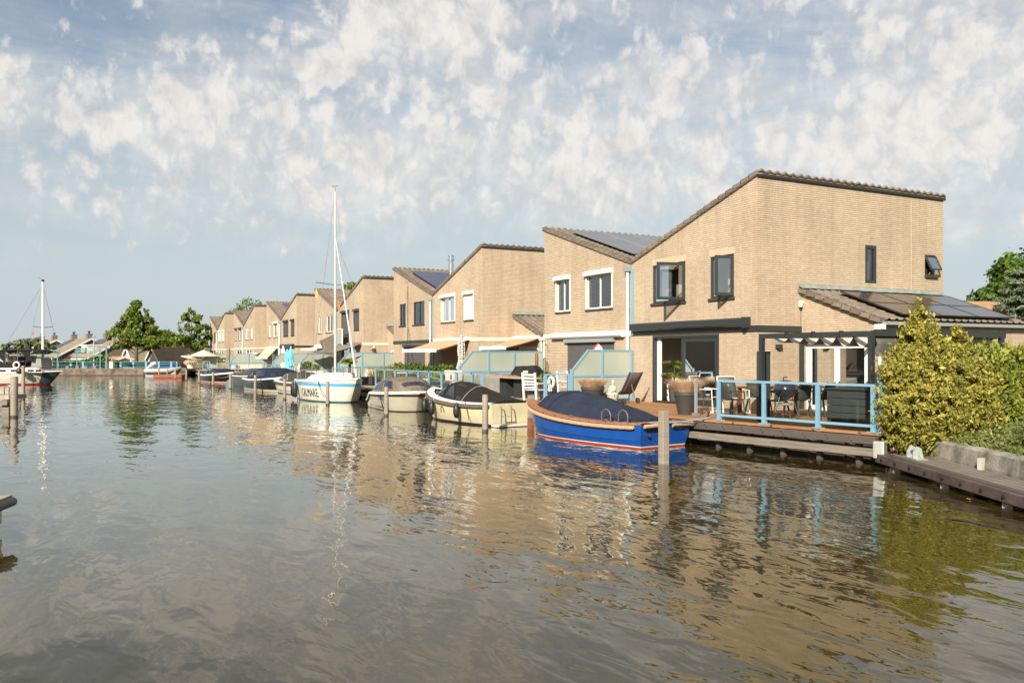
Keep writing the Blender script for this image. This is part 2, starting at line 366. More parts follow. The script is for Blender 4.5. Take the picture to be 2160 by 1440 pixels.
# ================================================================ water, ground
def water_mat():
    m, t, b = nodes('canal_water'); o = t.nodes['Material Output']; t.nodes.remove(b)
    g = nn(t, 'ShaderNodeNewGeometry'); P = g.outputs['Position']
    def nz(scale, rot, st, det=3, rough=.5, dist=0.0):
        mp = nn(t, 'ShaderNodeMapping', {0: P}); mp.inputs['Rotation'].default_value = (0, 0, rot); mp.inputs['Scale'].default_value = st
        return nn(t, 'ShaderNodeTexNoise', {'Vector': mp.outputs[0], 'Scale': scale, 'Detail': det, 'Roughness': rough, 'Distortion': dist}).outputs[0]
    yaw = math.atan2(.8845, .4665)
    a = nz(1.25, -yaw-.25, (.42, 1.0, 1), 2, .45, .3)
    c = nz(3.6, -yaw+.2, (.42, 1.0, 1), 2, .5, .4)
    d = nz(10.0, -yaw-.1, (.5, 1.0, 1), 2, .5, .2)
    big = nz(.11, 0.4, (1, 1, 1), 2)                      # gusts: rougher and calmer patches
    gust = nn(t, 'ShaderNodeMapRange', {0: big, 1: .35, 2: .65, 3: .55, 4: 1.15}).outputs[0]
    h = mm(t, 'ADD', mm(t, 'MULTIPLY', a, .062), mm(t, 'ADD', mm(t, 'MULTIPLY', c, .024), mm(t, 'MULTIPLY', d, .0016)))
    h = mm(t, 'MULTIPLY', h, gust)
    bp = nn(t, 'ShaderNodeBump', {'Height': h, 'Strength': 1.0, 'Distance': WAVE})
    gl = nn(t, 'ShaderNodeBsdfGlossy', {0: (.90, .90, .87, 1), 1: .012, 'Normal': bp.outputs[0]})
    df = nn(t, 'ShaderNodeBsdfDiffuse', {0: (.046, .034, .009, 1), 'Normal': bp.outputs[0]})
    fr = nn(t, 'ShaderNodeFresnel', {0: 1.34, 1: bp.outputs[0]})
    f = mm(t, 'MULTIPLY_ADD', fr.outputs[0], 1.35, .03, True)
    mxn = nn(t, 'ShaderNodeMixShader', {0: f}); t.links.new(df.outputs[0], mxn.inputs[1]); t.links.new(gl.outputs[0], mxn.inputs[2])
    t.links.new(mxn.outputs[0], o.inputs[0]); return m
WAVE = .55
wb = MB().add([(-700, -500, 0), (300, -500, 0), (300, 300, 0), (-700, 300, 0)], [(0, 1, 2, 3)])
tag(wb.build('water', water_mat()), kind='structure')

from mathutils.geometry import tessellate_polygon
GZ = .55
canal = [(-99.9, 14.1), (-16.2, 14.1), (-11.7, 14.8), (-11.08, 15.18), (1.1, 8.28), (40, -13.8), (40, -26), (-30, -24), (-119, -24)]
outer = [(-3000, -3000), (3000, -3000), (3000, 3000), (-3000, 3000)]
tri = tessellate_polygon([[Vector((*p, 0)) for p in outer], [Vector((*p, 0)) for p in canal]])
GRASSG = M('grass_ground', (.10, .13, .035), .95, var=.35, vs=.6, col2=(.07, .08, .03))
gb = MB().add([(x, y, GZ) for x, y in outer+canal], [tuple(f) for f in tri])
go = tag(gb.build('ground', GRASSG), kind='structure')
# vertical bank walls round the canal, dark concrete
qb = MB()
for i in range(len(canal)):
    if i in (4, 5): continue
    a, b = canal[i], canal[(i+1) % len(canal)]
    if i == 8: continue
    qb.add([(a[0], a[1], -1), (b[0], b[1], -1), (b[0], b[1], GZ), (a[0], a[1], GZ)], [(0, 1, 2, 3)])
QDARK = M('wet_quay_concrete', (.07, .06, .05), .85, var=.4, vs=2)
tag(qb.build('canal_bank', QDARK), kind='structure')
# paving between the houses and the decks
PAVE = M('terrace_paving', (.34, .30, .25), .9, var=.15, vs=3)
tag(MB().box(-121, -15.2, 14.1, 26, GZ-.1, GZ+.06).build('terrace_paving', PAVE), kind='structure')

# ================================================================ houses
YF, YB = 17.45, 25.6
ZP, ZV, HW = 7.45, 5.51, 6.05
DZ = .65
def fronts(x0, s):
    """map of a facade: u runs from the outer corner towards the valley"""
    return lambda u, z, t=0: (x0-s*u, YF+t, z)
def panel(mb, P, U, bot, top, holes, depth=.11, z_cuts=()):
    us = sorted({0, U, *[h[0] for h in holes], *[h[1] for h in holes]})
    for a, b in zip(us, us[1:]):
        if b-a < 1e-5: continue
        hs = sorted([h for h in holes if h[0] <= a+1e-6 and h[1] >= b-1e-6], key=lambda h: h[2])
        z = [bot, bot]
        for h in hs:
            if h[2] > z[0]+1e-5: mb.add([P(a, z[0]), P(b, z[1]), P(b, h[2]), P(a, h[2])], [(0, 1, 2, 3)])
            z = [h[3], h[3]]
        mb.add([P(a, z[0]), P(b, z[1]), P(b, top(b)), P(a, top(a))], [(0, 1, 2, 3)])
    for u0, u1, z0, z1 in holes:
        d = depth
        for q in ([P(u0,z0),P(u1,z0),P(u1,z0,d),P(u0,z0,d)], [P(u0,z1),P(u1,z1),P(u1,z1,d),P(u0,z1,d)],
                  [P(u0,z0),P(u0,z1),P(u0,z1,d),P(u0,z0,d)], [P(u1,z0),P(u1,z1),P(u1,z1,d),P(u1,z0,d)]): mb.add(q, [(0,1,2,3)])
def frame_mb(P, u0, u1, z0, z1, t0=.05, t1=.11, w=.06, mull=(), trans=()):
    mb = MB()
    def bx(a, b, c, d, ta=t0, tb=t1):
        vs = [P(a,c,ta),P(b,c,ta),P(b,c,tb),P(a,c,tb),P(a,d,ta),P(b,d,ta),P(b,d,tb),P(a,d,tb)]
        mb.add(vs, [(3,2,1,0),(4,5,6,7),(0,1,5,4),(1,2,6,5),(2,3,7,6),(3,0,4,7)])
    bx(u0, u0+w, z0, z1); bx(u1-w, u1, z0, z1); bx(u0+w, u1-w, z0, z0+w); bx(u0+w, u1-w, z1-w, z1)
    for m_ in mull: bx(m_-w/2, m_+w/2, z0+w, z1-w, t0+.004, t1-.004)
    for z_ in trans: bx(u0+w, u1-w, z_-w/2, z_+w/2, t0+.008, t1-.008)
    return mb
def rect(P, u0, u1, z0, z1, t): return MB().add([P(u0,z0,t),P(u1,z0,t),P(u1,z1,t),P(u0,z1,t)], [(0,1,2,3)])
def pbox(P, u0, u1, z0, z1, t0, t1, mb=None):
    mb = mb or MB()
    return mb.add([P(u0,z0,t0),P(u1,z0,t0),P(u1,z0,t1),P(u0,z0,t1),P(u0,z1,t0),P(u1,z1,t0),P(u1,z1,t1),P(u0,z1,t1)], [(3,2,1,0),(4,5,6,7),(0,1,5,4),(1,2,6,5),(2,3,7,6),(3,0,4,7)])
CURT = M('cream_curtain', (.62, .58, .50), .9, var=.15, vs=9, stretch=(1, 1, .05)); CURTB = M('amber_curtain', (.50, .36, .17), .9, var=.15, vs=9, stretch=(1, 1, .05))
BLIND = M('white_blind', (.72, .72, .68), .6); SHUT = M('white_roller_slats', (.74, .71, .66), .5); SHUTD = M('grey_roller_slats', (.075, .078, .08), .6)
SCREENF = M('dark_screen_fabric', (.085, .08, .078), .8, var=.08, vs=6); SILL = M('dark_brick_sill', (.05, .035, .03), .7)
BOARD = M('dark_room', (.02, .02, .02), .9)  # near-black sheets behind panes stand in for the shade of the rooms
def window(hs, P, u0, u1, z0, z1, fm, style='plain', box=None, mull=None, sill=True, content='dark', near=True):
    ms = mull if mull is not None else [(u0+u1)/2]
    f = frame_mb(P, u0, u1, z0, z1, mull=ms).build('window', fm, hs)
    if style == 'shut':
        mb = MB(); n = int((z1-z0-.05)/.055)
        for k in range(n): pbox(P, u0+.03, u1-.03, z0+.02+k*.055, z0+.02+k*.055+.048, -.012, .012, mb)
        mb.build('roller_shutter', SHUT if box is WHITE else SHUTD, f)
    elif style == 'screen': rect(P, u0+.02, u1-.02, z0+.02, z1, .02).build('roller_screen', SCREENF, f)
    else:
        rect(P, u0+.04, u1-.04, z0+.04, z1-.04, .085).build('pane', GLASS, f, fixn=False)
        if content == 'curtain' or content == 'amber':
            mb = MB(); cm = CURTB if content == 'amber' else CURT; 
            W = u1-u0
            for a, b in ((u0+.05, u0+W*.30), (u1-W*.30, u1-.05)) if content == 'curtain' else ((u0+.05, u1-.05),):
                n = max(4, int((b-a)/.03)); rows = [[P(a+(b-a)*i/n, z, .16+.02*math.sin(i*1.9)) for i in range(n+1)] for z in (z0, z1)]
                mb.grid(rows)
            mb.build('curtain', cm, f)
        elif content == 'blind':
            mb = MB(); n = int((z1-z0)/.05)
            for k in range(n): pbox(P, u0+.05, u1-.05, z0+.05+k*.05, z0+.085+k*.05, .135, .15, mb)
            mb.build('venetian_blind', BLIND, f)
        elif content == 'white': rect(P, u0+.05, u1-.05, z0+.02, z1-.02, .14).build('curtain', BLIND, f)
        rect(P, u0-.1, u1+.1, z0-.1, z1+.1, .6).build('room_shade_sheet', BOARD, f)
    if sill: pbox(P, u0-.05, u1+.05, z0-.06, z0-.002, -.05, .10).build('sill', SILL, f)
    if box is not None:
        mb = MB(); pts = [(-.155, 0), (-.155, .10), (-.10, .165), (-.002, .165), (-.002, 0)]
        a, b = u0-.04, u1+.04; n = len(pts)
        vs = [P(a, z1-.02+q[1], q[0]) for q in pts]+[P(b, z1-.02+q[1], q[0]) for q in pts]
        mb.add(vs, [tuple(range(n)), tuple(range(2*n-1, n-1, -1))]+[(i, (i+1) % n, (i+1) % n+n, i+n) for i in range(n)])
        mb.build('shutter_box', box, f)
        mb = MB()
        for q in (u0-.005, u1+.005): pbox(P, q-.025, q+.025, z0, z1-.02, -.03, -.002, mb)
        mb.build('shutter_guide', box, f)
    return f

def tiles(xl, zl, xh, zh, y0, y1, step=.05, tw=.3, course=.34):
    """pantiled slope from the low edge (xl,zl) to the high edge (xh,zh), as waves with a lip at each course"""
    Lg = math.hypot(xh-xl, zh-zl); n = max(1, round(Lg/course)); dx, dz = (xh-xl)/Lg, (zh-zl)/Lg
    nx, nz = -dz, dx
    if nz < 0: nx, nz = -nx, -nz
    ys = np.arange(y0, y1+step*.5, step); rows = []
    prof = .024*np.cos(2*np.pi*(ys-y0)/tw)+.012*np.cos(4*np.pi*(ys-y0)/tw)
    for r in range(n):
        for q, lift in ((r, .055), (r+1, .02)):
            u = Lg*q/n
            rows.append([(xl+dx*u+nx*(lift+p), y, zl+dz*u+nz*(lift+p)) for y, p in zip(ys, prof)])
    return MB().grid(rows)
def verge(xl, zl, xh, zh, y0, w=.17, course=.34, h=.085):
    """the row of angled tiles that closes a roof at the gable"""
    mb = MB(); Lg = math.hypot(xh-xl, zh-zl); n = round(Lg/course); dx, dz = (xh-xl)/Lg, (zh-zl)/Lg
    nx, nz = -dz, dx
    if nz < 0: nx, nz = -nx, -nz
    for r in range(n):
        a, b = Lg*r/n-.02, Lg*(r+1)/n
        def pt(u, l): return (xl+dx*u+nx*l, zl+dz*u+nz*l)
        poly = [pt(a, -h+.03), pt(b, -h), pt(b, .035), pt(a, .075)]
        mb.prism(poly, 'y', y0, y0+w)
    return mb
def solar(hs, o, u, v, w, h, nu, nv, gap=.02, frame=None, lab=None, cells=None):
    o, u, v = Vector(o), Vector(u).normalized(), Vector(v).normalized(); n = u.cross(v).normalized()
    if n.z < 0: n = -n
    for i in range(nu):
        for j in range(nv):
            c = o+u*(i*(w+gap))+v*(j*(h+gap))+n*.14
            q = [c, c+u*w, c+u*w+v*h, c+v*h]; mb = MB(); vs = [p-n*.035 for p in q]+q
            mb.add(vs, [(3,2,1,0),(4,5,6,7),(0,1,5,4),(1,2,6,5),(2,3,7,6),(3,0,4,7)])
            p = mb.build('solar_panel', cells or PVB, hs)
            if frame:
                fb = MB(); e = n*.004
                for a, b in zip(q, q[1:]+q[:1]): fb.bar(a+e, b+e, .02, .008, up=n)
                fb.build('panel_frame', frame, p)
def pv_mat(name, col, rough, grid=0.0):
    m, t, b = nodes(name); b.inputs['Base Color'].default_value = col+(1,); b.inputs['Roughness'].default_value = rough
    b.inputs['Specular IOR Level'].default_value = .7; b.inputs['Coat Weight'].default_value = .2; b.inputs['Coat Roughness'].default_value = .15
    if grid:
        g = nn(t, 'ShaderNodeNewGeometry'); s = nn(t, 'ShaderNodeSeparateXYZ', {0: g.outputs['Position']})
        fx = mm(t, 'LESS_THAN', mm(t, 'FRACT', mm(t, 'DIVIDE', s.outputs[0], .155)), .1); fy = mm(t, 'LESS_THAN', mm(t, 'FRACT', mm(t, 'DIVIDE', s.outputs[1], .162)), .1)
        k = mm(t, 'MULTIPLY', mm(t, 'MAXIMUM', fx, fy), grid)
        mxn = nn(t, 'ShaderNodeMixRGB', {0: k, 1: col+(1,), 2: (.22, .24, .28, 1)}); t.links.new(mxn.outputs[0], b.inputs['Base Color'])
    return m
PVB = pv_mat('blue_black_cells', (.012, .014, .035), .25); PVG = pv_mat('painted_sheen_cells', (.13, .13, .14), .35); PVC = pv_mat('gridded_cells', (.014, .017, .04), .3, .6)  # grey cells: the sky's sheen is put into their base colour
PVN = pv_mat('navy_cells', (.018, .022, .075), .3); PVK = pv_mat('matt_black_cells', (.022, .019, .017), .2)
FEATH = M('lead_flashing', (.30, .33, .30), .6, .2, var=.3, vs=5)

def house(xo, s, label, c):
    """one dwelling: xo = its outer wall, s = +1 when that wall is on the right; c = its own details"""
    near = c.get('near', False); fine = .05 if near else (.075 if c.get('mid') else .15)
    hs = thing('brick_house', label, 'house', (xo-s*3, YF, DZ), 'butterfly-roofed brick houses along the quay')
    P = fronts(xo, s)
    wn = (.96, 2.0, 3.93, 5.20); ww = (3.17, 4.87, 3.93, 5.20); gd = c.get('ground', (1.6, 4.87, DZ-.02, 2.86))
    holes = [wn, ww]
    if c.get('balcony'): ww = (3.2, 4.87, 2.92, 5.22); holes = [wn, ww]
    if gd: holes.append(gd)
    top = lambda u: ZP-.13-(ZP-ZV)*u/HW
    wb_ = MB(); panel(wb_, P, HW, DZ-.2, top, holes)
    # side wall of the outer gable, with its own holes
    Q = lambda u, z, t=0: (xo-s*t, YF+u, z)
    sh = c.get('side', [])
    panel(wb_, Q, YB-YF, DZ-.2, lambda u: ZP-.13, sh)
    wb_.add([(xo, YB, DZ-.2), (xo-s*HW, YB, DZ-.2), (xo-s*HW, YB, ZV-.2), (xo, YB, ZP-.2)], [(0,1,2,3)])
    wb_.add([(xo-s*HW, YF+.02, DZ-.2), (xo-s*HW, YB, DZ-.2), (xo-s*HW, YB, ZV-.2), (xo-s*HW, YF+.02, ZV-.2)], [(0,1,2,3)])
    wb_.build('wall', BRICK, hs, fixn=False)
    if s > 0: MB().box(xo, xo+.004, YF+6.55 if near else YF+5.2, (YF+6.565 if near else YF+5.215), DZ+3.6, ZP-.3).build('expansion_joint', M('pale_sealant', (.60, .50, .38), .8), hs)
    # floors, so that rooms are rooms
    # roof
    rf = MB(); y0, y1 = YF-.05, YB+.04
    xa, xb = xo+s*.05, xo-s*(HW-.01)
    rf.prism([(xa, ZP-.13), (xb, ZV-.13), (xb, ZV-.04), (xa, ZP-.04)], 'y', y0, y1)
    r = rf.build('roof', TILE, hs)
    if s < 0 or near: tiles(xb, ZV-.05, xa, ZP-.05, y0, y1, fine).build('roof_tiles', c.get('tile', TILE), r, smooth=2)
    verge(xb, ZV-.03, xa, ZP-.03, y0-.02, .2).build('verge_tiles', TILE, r)
    # capping along the high edge: half-round tiles laid in a row
    rb = MB(); n = int((y1-y0)/.3)
    for k in range(n):
        a = y0+(y1-y0)*k/n; b = y0+(y1-y0)*(k+1)/n
        rb.tube([(xa+s*.005, a, ZP-.035), (xa+s*.005, (a+b)/2, ZP+.02), (xa+s*.005, b-.03, ZP-.035)], [.035, .05, .035], 8)
    rb.build('ridge_tiles', TILE, r)
    MB().prism([(xa+s*.012, ZP-.165), (xa+s*.012, ZP-.09), (xa-s*.03, ZP-.09), (xa-s*.03, ZP-.165)], 'y', y0, y1).build('edge_board', BOARD, r)
    fm = c.get('frame', WHITE); bx = c.get('box')
    if c.get('open_windows'): open_windows(hs, P, wn, ww)
    else:
        window(hs, P, *wn, fm, c.get('wn', 'plain'), bx if c.get('wnbox', True) else None, mull=[] if c.get('wn') else None, content=c.get('cn', 'curtain'))
        window(hs, P, *ww, fm, c.get('ww', 'plain'), bx, content=c.get('cw', 'curtain'), mull=[] if c.get('balcony') else None)
    # band beam at first-floor height
    bm_ = c.get('band', CREAM); mb = MB(); pbox(P, -.012 if s > 0 else 0, HW-.02, 2.89, 3.06, -.035, -.002, mb)
    mb.box(xo+s*.002, xo+s*.035, YF-.035, 19.155, 2.891, 3.059)
    mb.build('band_beam', bm_, hs)
    if gd and c.get('gstyle', 'door') == 'screen':
        gw = window(hs, P, *gd, WHITE if fm is WHITE else fm, 'screen', c.get('gbox'), mull=[], sill=False)
        if c.get('gmat'): gw.children[0].data.materials[0] = M('tan_door_screen', (.36, .20, .11), .8)
    elif gd and c.get('gstyle', 'door') == 'door':
        f = frame_mb(P, *gd, mull=[(gd[0]+gd[1])/2], w=.09).build('patio_door', fm, hs)
        rect(P, gd[0]+.06, gd[1]-.06, gd[2], gd[3]-.04, .085).build('pane', GLASS, f, fixn=False)
        mb = MB(); 
        for a, b in ((gd[0]+.1, gd[0]+.9), (gd[1]-.7, gd[1]-.1)):
            k = 20; mb.grid([[P(a+(b-a)*i/k, z, .22+.025*math.sin(i*1.7)) for i in range(k+1)] for z in (gd[2], gd[3])])
        mb.build('curtain', CURT, f)
        rect(P, gd[0]-.1, gd[1]+.1, gd[2], gd[3]+.1, 1.2).build('room_shade_sheet', BOARD, f)
    # annex: low wing set back beside the outer wall
    if c.get('annex', True):
        xw = xo+s*2.68; ya = 19.16; PA = lambda u, z, t=0: (xw-s*u, ya+t, z)
        topa = lambda u: 3.14+u*(4.08-3.14)/2.68-.03
        ah = c.get('adoor', (.3, 2.35, DZ-.02, 2.62)); mb = MB()
        panel(mb, PA, 2.68, DZ-.2, topa, [ah])
        QA = lambda u, z, t=0: (xw-s*t, ya+u, z); al = 6.35 if near else YB-ya
        panel(mb, QA, YB-ya, DZ-.2, lambda u: 3.11, c.get('aholes', []))
        mb.add([(xw, YB, DZ-.2), (xo, YB, DZ-.2), (xo, YB, 4.05), (xw, YB, 3.11)], [(0,1,2,3)])
        mb.build('annex_wall', BRICK, hs, fixn=False)
        rb = MB(); rb.prism([(xo+s*.004, 4.0), (xw+s*.10, 3.02), (xw+s*.10, 3.12), (xo+s*.004, 4.12)], 'y', ya-.08, YB+.05)
        r = rb.build('annex_roof', TILE, hs)
        tiles(xw+s*.14, 3.12, xo+s*.01, 4.13, ya-.08, YB+.05, fine).build('annex_roof_tiles', TILE, r, smooth=2)
        verge(xw+s*.14, 3.13, xo+s*.01, 4.14, ya-.14, .2).build('verge_tiles', TILE, r)
        fl = MB()
        k = 26; rows = []
        for w_, z_ in ((.004, 4.30), (.03, 4.22), (.16, 4.16)): rows.append([(xo+s*(w_+(.02*rnd.random() if w_ > .1 else 0)), ya-.12+(YB-ya+.1)*i/k, z_+.02*rnd.random()) for i in range(k+1)])
        fl.grid(rows); fl.build('lead_flashing', FEATH, r)
        gt = MB().box(xw+s*.10, xw+s*.21, ya-.02, YB+.05, 3.02, 3.10).build('gutter', GREYP, hs)
        if s > 0 or near:
            MB().tube([(xw+s*.12, ya-.10, 3.03), (xw+s*.12, ya-.10, DZ)], .045, 10).build('downpipe', WHITE, hs, smooth=True)
            MB().box(xw+s*.02, xw+s*.24, ya-.2, ya-.01, 2.90, 3.03).build('hopper', WHITE, hs)
        if near or c.get('adoor') is None:
            f = frame_mb(PA, *ah, mull=[(ah[0]+ah[1])/2], w=.15).build('annex_door', c.get('aframe', WHITE), hs)
            rect(PA, ah[0]+.08, ah[1]-.08, ah[2]+.1, ah[3]-.06, .085).build('pane', GLASS, f, fixn=False)
            rect(PA, ah[0]-.05, ah[1]+.05, ah[2], ah[3]+.1, .9).build('room_shade_sheet', BOARD, f)
    return hs, P

def open_windows(hs, P, wn, ww):
    # wide window: fixed left light, right casement swung out; narrow window: casement swung out
    for (u0, u1, z0, z1), uf in ((ww, 4.02), (wn, 1.74)):
        f = frame_mb(P, u0, u1, z0, z1, mull=[uf], w=.07, t0=.03, t1=.1).build('window', DARK, hs)
        rect(P, uf, u1-.05, z0+.05, z1-.05, .07).build('pane', GLASS, f, fixn=False)
        rect(P, uf+.1, u1-.12, z0+.03, z1-.03, .2).build('curtain', BLIND, f)
        rect(P, u0-.1, u1+.1, z0-.1, z1+.1, .8).build('room_wall', M('pale_room_wall', (.42, .40, .36), .9), f)
        pbox(P, u0-.05, u1+.05, z0-.07, z0-.002, -.06, .08).build('sill', SILL, f)
        # the open sash, hinged at u0, swung towards the canal
        an = R(75 if u0 > 3 else 70); W = .94 if u0 > 3 else .56
        hx, hy, _ = P(u0+.03, 0, 0)
        ux, uy = -math.cos(an), -math.sin(an)
        S = lambda u, z, t=0: (hx+ux*u-uy*t, hy+uy*u+ux*t, z)
        sb = frame_mb(S, 0, W, z0+.04, z1-.05, t0=-.03, t1=.03, w=.085).build('open_sash', DARK, f)
        rect(S, .07, W-.07, z0+.1, z1-.12, 0).build('pane', glass_mat('sash_glass', (.75, .80, .80), 1.0, .34), sb, fixn=False)
        for zz in (z0+.25, (z0+z1)/2, z1-.25): MB().box(P(u0+.1, 0)[0]-.02, P(u0+.1, 0)[0]+.02, YF-.05, YF-.01, zz-.012, zz+.012).build('hinge', WHITE, sb)
        # soldier course over the window
        so = MB(); k = int((u1-u0+.1)/.0625)
        for i in range(k): pbox(P, u0-.04+i*.0625, u0-.04+i*.0625+.052, z1+.003, z1+.19, -.007, -.001, so)
        so.build('lintel', SOLD, f)
SOLD = M('soldier_brick', (.52, .41, .28), .88, var=.12, vs=9)

names = []
cfgs = [
 # x outer, side, label, config
 (-18.14, 1, 'nearest house, with an open dark-framed sliding door and a tall bare side wall', dict(near=1, frame=DARK, band=DARK, open_windows=1, gstyle='none', side=[(4.43, 4.96, 4.44, 5.61), (7.23, 7.77, 4.80, 5.47)], adoor=(.34, 2.52, DZ-.02, 2.56), aholes=[(2.9, 4.6, 2.0, 2.75)])),
 (-30.24, -1, 'second house, with grey solar panels on the roof and a closed white awning box', dict(near=1, frame=WHITE, band=CREAM, box=WHITE, cn='blind', cw='blind', gstyle='screen', ground=(1.77, 5.0, DZ-.02, 2.72))),
 (-36.08, 1, 'house behind the striped parasol, one white shutter down beside an amber curtained window', dict(near=1, frame=WHITE, band=CREAM, box=WHITE, wn='shut', cw='amber', gstyle='screen', gmat=1)),
 (-48.2, -1, 'house with a steel flue and black solar panels, behind the leafy hedge and orange awning', dict(mid=1, frame=DARK, band=DARK, gstyle='screen', ground=(1.77, 4.95, DZ-.02, 2.72), cn='dark', cw='dark')),
 (-54.0, 1, 'house with a small grey balcony and dark shutters right of the tall sailing mast', dict(mid=1, frame=DARK, band=CREAM, balcony=1, wn='shut', ww='screen', box=DARK)),
 (-66.1, -1, 'house with plain tiled roof and two white windows left of the tall sailing mast', dict(mid=1, frame=WHITE, band=CREAM, cn='white', cw='white')),
 (-71.95, 1, 'house with two closed dark grey shutters behind the blue closed parasols', dict(mid=1, frame=DARK, band=DARK, wn='shut', ww='shut', box=DARK)),
 (-84.05, -1, 'house with a gridded solar roof behind the green awning', dict(frame=WHITE, band=CREAM, box=WHITE, wnbox=False)),
 (-89.9, 1, 'house with two small white windows between the steel flue and the green awning', dict(frame=WHITE, band=CREAM)),
 (-102.0, -1, '', dict(frame=WHITE, band=CREAM, box=DARK)),
 (-107.85, 1, 'house with pale closed shutters, second from the far end of the row', dict(frame=WHITE, band=CREAM, box=WHITE, wn='shut', ww='shut')),
 (-119.95, -1, 'farthest house of the row, black solar roof, beside the big tree', dict(frame=DARK, band=CREAM, cn='dark', cw='dark')),
]
cfgs[9] = (*cfgs[9][:2], 'house with a small black solar patch, third from the far end of the row', cfgs[9][3])
HS = []
for xo, s, lab, c in cfgs: HS.append(house(xo, s, lab, c))

# pipes in the valleys between the paired houses
for i, xv in enumerate((-24.19, -42.14, -60.05, -78.0, -95.95, -113.9)):
    h_ = HS[2*i+1][0]
    MB().tube([(xv-.10, YF-.10, 5.12), (xv-.10, YF-.10, DZ)], .055, 10).build('downpipe', WHITE, h_, smooth=True)
    MB().box(xv-.21, xv+.0, YF-.21, YF-.01, 5.12, 5.30).build('hopper', GREYP, h_)
    MB().box(xv+.02, xv+.15, YF-.05, YF-.003, 2.9 if i == 0 else DZ, 5.2).build('expansion_strip', BLUE if i == 0 else GREYP, HS[2*i][0])

# ---- solar panels
def slope_pts(xo):   # left houses: high edge at xo, low edge towards the valley
    hi = Vector((xo-.05, 0, ZP)); lo = Vector((xo+HW, 0, ZV)); return hi, lo, (lo-hi).normalized()
hi, lo, dn = slope_pts(-30.24)
solar(HS[1][0], Vector((-30.24+1.05, YF+.45, ZP-.335)), dn, (0,1,0), 1.55, 1.62, 3, 4, frame=GREYP, cells=PVG)
hi, lo, dn = slope_pts(-48.2)
solar(HS[3][0], Vector((-48.2+1.3, YF+.55, ZP-.42)), dn, (0,1,0), 1.45, 1.6, 3, 2, cells=PVN)
solar(HS[3][0], Vector((-48.2+.6, YF+4.1, ZP-.19)), dn, (0,1,0), 1.6, 1.6, 3, 2, cells=PVN)
solar(HS[7][0], Vector((-84.05+.9, YF+1.2, ZP-.29)), dn, (0,1,0), 1.6, 1.0, 3, 5, cells=PVC, frame=GREYP)
solar(HS[9][0], Vector((-102+2.2, YF+3.2, ZP-.70)), dn, (0,1,0), 1.6, 1.0, 2, 3)
solar(HS[11][0], Vector((-119.95+.6, YF+1.3, ZP-.19)), dn, (0,1,0), 1.7, 1.0, 3, 6, cells=PVK)
# annex roof of the nearest house: all-black panels, two rows
sa = (Vector((-18.13, 0, 4.13))-Vector((-15.32, 0, 3.12))).normalized()
solar(HS[0][0], Vector((-15.42, 20.05, 3.19)), sa, (0,1,0), 1.12, 1.62, 2, 3, cells=PVK, frame=DARK)

# ---- flues
for xo, i, (x, y, z) in ((-48.2, 3, (-46.2, 20.3, 6.75)), (-84.05, 9, (-100.6, 20.6, 6.9))):
    MB().lathe([(.16, -.25), (.16, .9), (.13, .92), (.13, 1.05), (.22, 1.07), (.22, 1.12), (.15, 1.16), (.15, 1.3), (.20, 1.32), (.20, 1.36), (.0, 1.38)] if i == 3 else [(.16, -.25), (.16, .55), (.2, .57), (.2, .62), (.0, .68)], (x, y, z), 14).build('flue', STEEL, HS[i][0], smooth=True)
# ================================================================ decks, railings, screens, mooring posts
def deck(label, poly, m, name='timber_deck', grp=None, lower=True, x0=None, x1=None, yf=13.8):
    t = thing(name, label, 'deck', (poly[0][0], poly[0][1], 0), grp)
    MB().prism(poly, 'z', DZ-.05, DZ).build('deck_boards', m, t)
    return t
dk = deck('orange-brown hardwood terrace of the nearest house, with dark fender beams over the water', [(-24.05, 13.8), (-16.2, 13.8), (-11.6, 14.42), (-11.6, 19.14), (-18.10, 19.14), (-18.10, 17.43), (-24.05, 17.43)], DECKW)
def beam(a, b, z0, z1, w, m, name, par, off=0):
    a = Vector((*a, 0)); b = Vector((*b, 0)); d = (b-a).normalized(); n = Vector((d.y, -d.x, 0))
    p = [a+n*off, b+n*off, b+n*(off+w), a+n*(off+w)]
    return MB().prism([(v.x, v.y) for v in p], 'z', z0, z1).build(name, m, par, bevel=.012)
for a, b in (((-24.05, 13.79), (-16.2, 13.79)), ((-16.19, 13.79), (-11.62, 14.41))):
    beam(a, b, .425, .585, .14, BEAMD, 'fender_beam', dk, .0)
    beam(a, b, .19, .345, .16, BEAML, 'lower_fender_beam', dk, .03)
    av, bv = Vector((*a, 0)), Vector((*b, 0)); L_ = (bv-av).length; d = (bv-av)/L_; n = Vector((d.y, -d.x, 0))
    k = int(L_/1.15)
    for i in range(k+1):
        p = av+d*(L_*(i+.5)/(k+1)); MB().bar((p.x-n.x*.06, p.y-n.y*.06, -.3), (p.x-n.x*.06, p.y-n.y*.06, .6), .10, .10).build('beam_bracket', BEAMD, dk)
    mb = MB()
    for i in range(int(L_/.55)):
        p = av+d*(.2+i*.55)+n*.142
        mb.tube([(p.x, p.y, .545), (p.x+n.x*.012, p.y+n.y*.012, .545)], .018, 6); mb.tube([(p.x+d.x*.05, p.y, .49), (p.x+d.x*.05+n.x*.012, p.y+n.y*.012, .49)], .018, 6)
    mb.build('bolt', STEEL, dk)
    # arched sheet-pile bays below
    mb = MB(); k = int(L_/.85)
    for i in range(k):
        r0 = []; r1 = []
        for j in range(9):
            q = av+d*(L_*(i+j/8)/k)-n*(.32+.16*math.sin(math.pi*j/8)); r0.append((q.x, q.y, -.6)); r1.append((q.x, q.y, .48))
        mb.grid([r0, r1])
    mb.build('sheet_piling', M('rusty_sheet_piling', (.13, .105, .085), .8, var=.6, vs=3.5, col2=(.05, .035, .025)), dk, smooth=True)
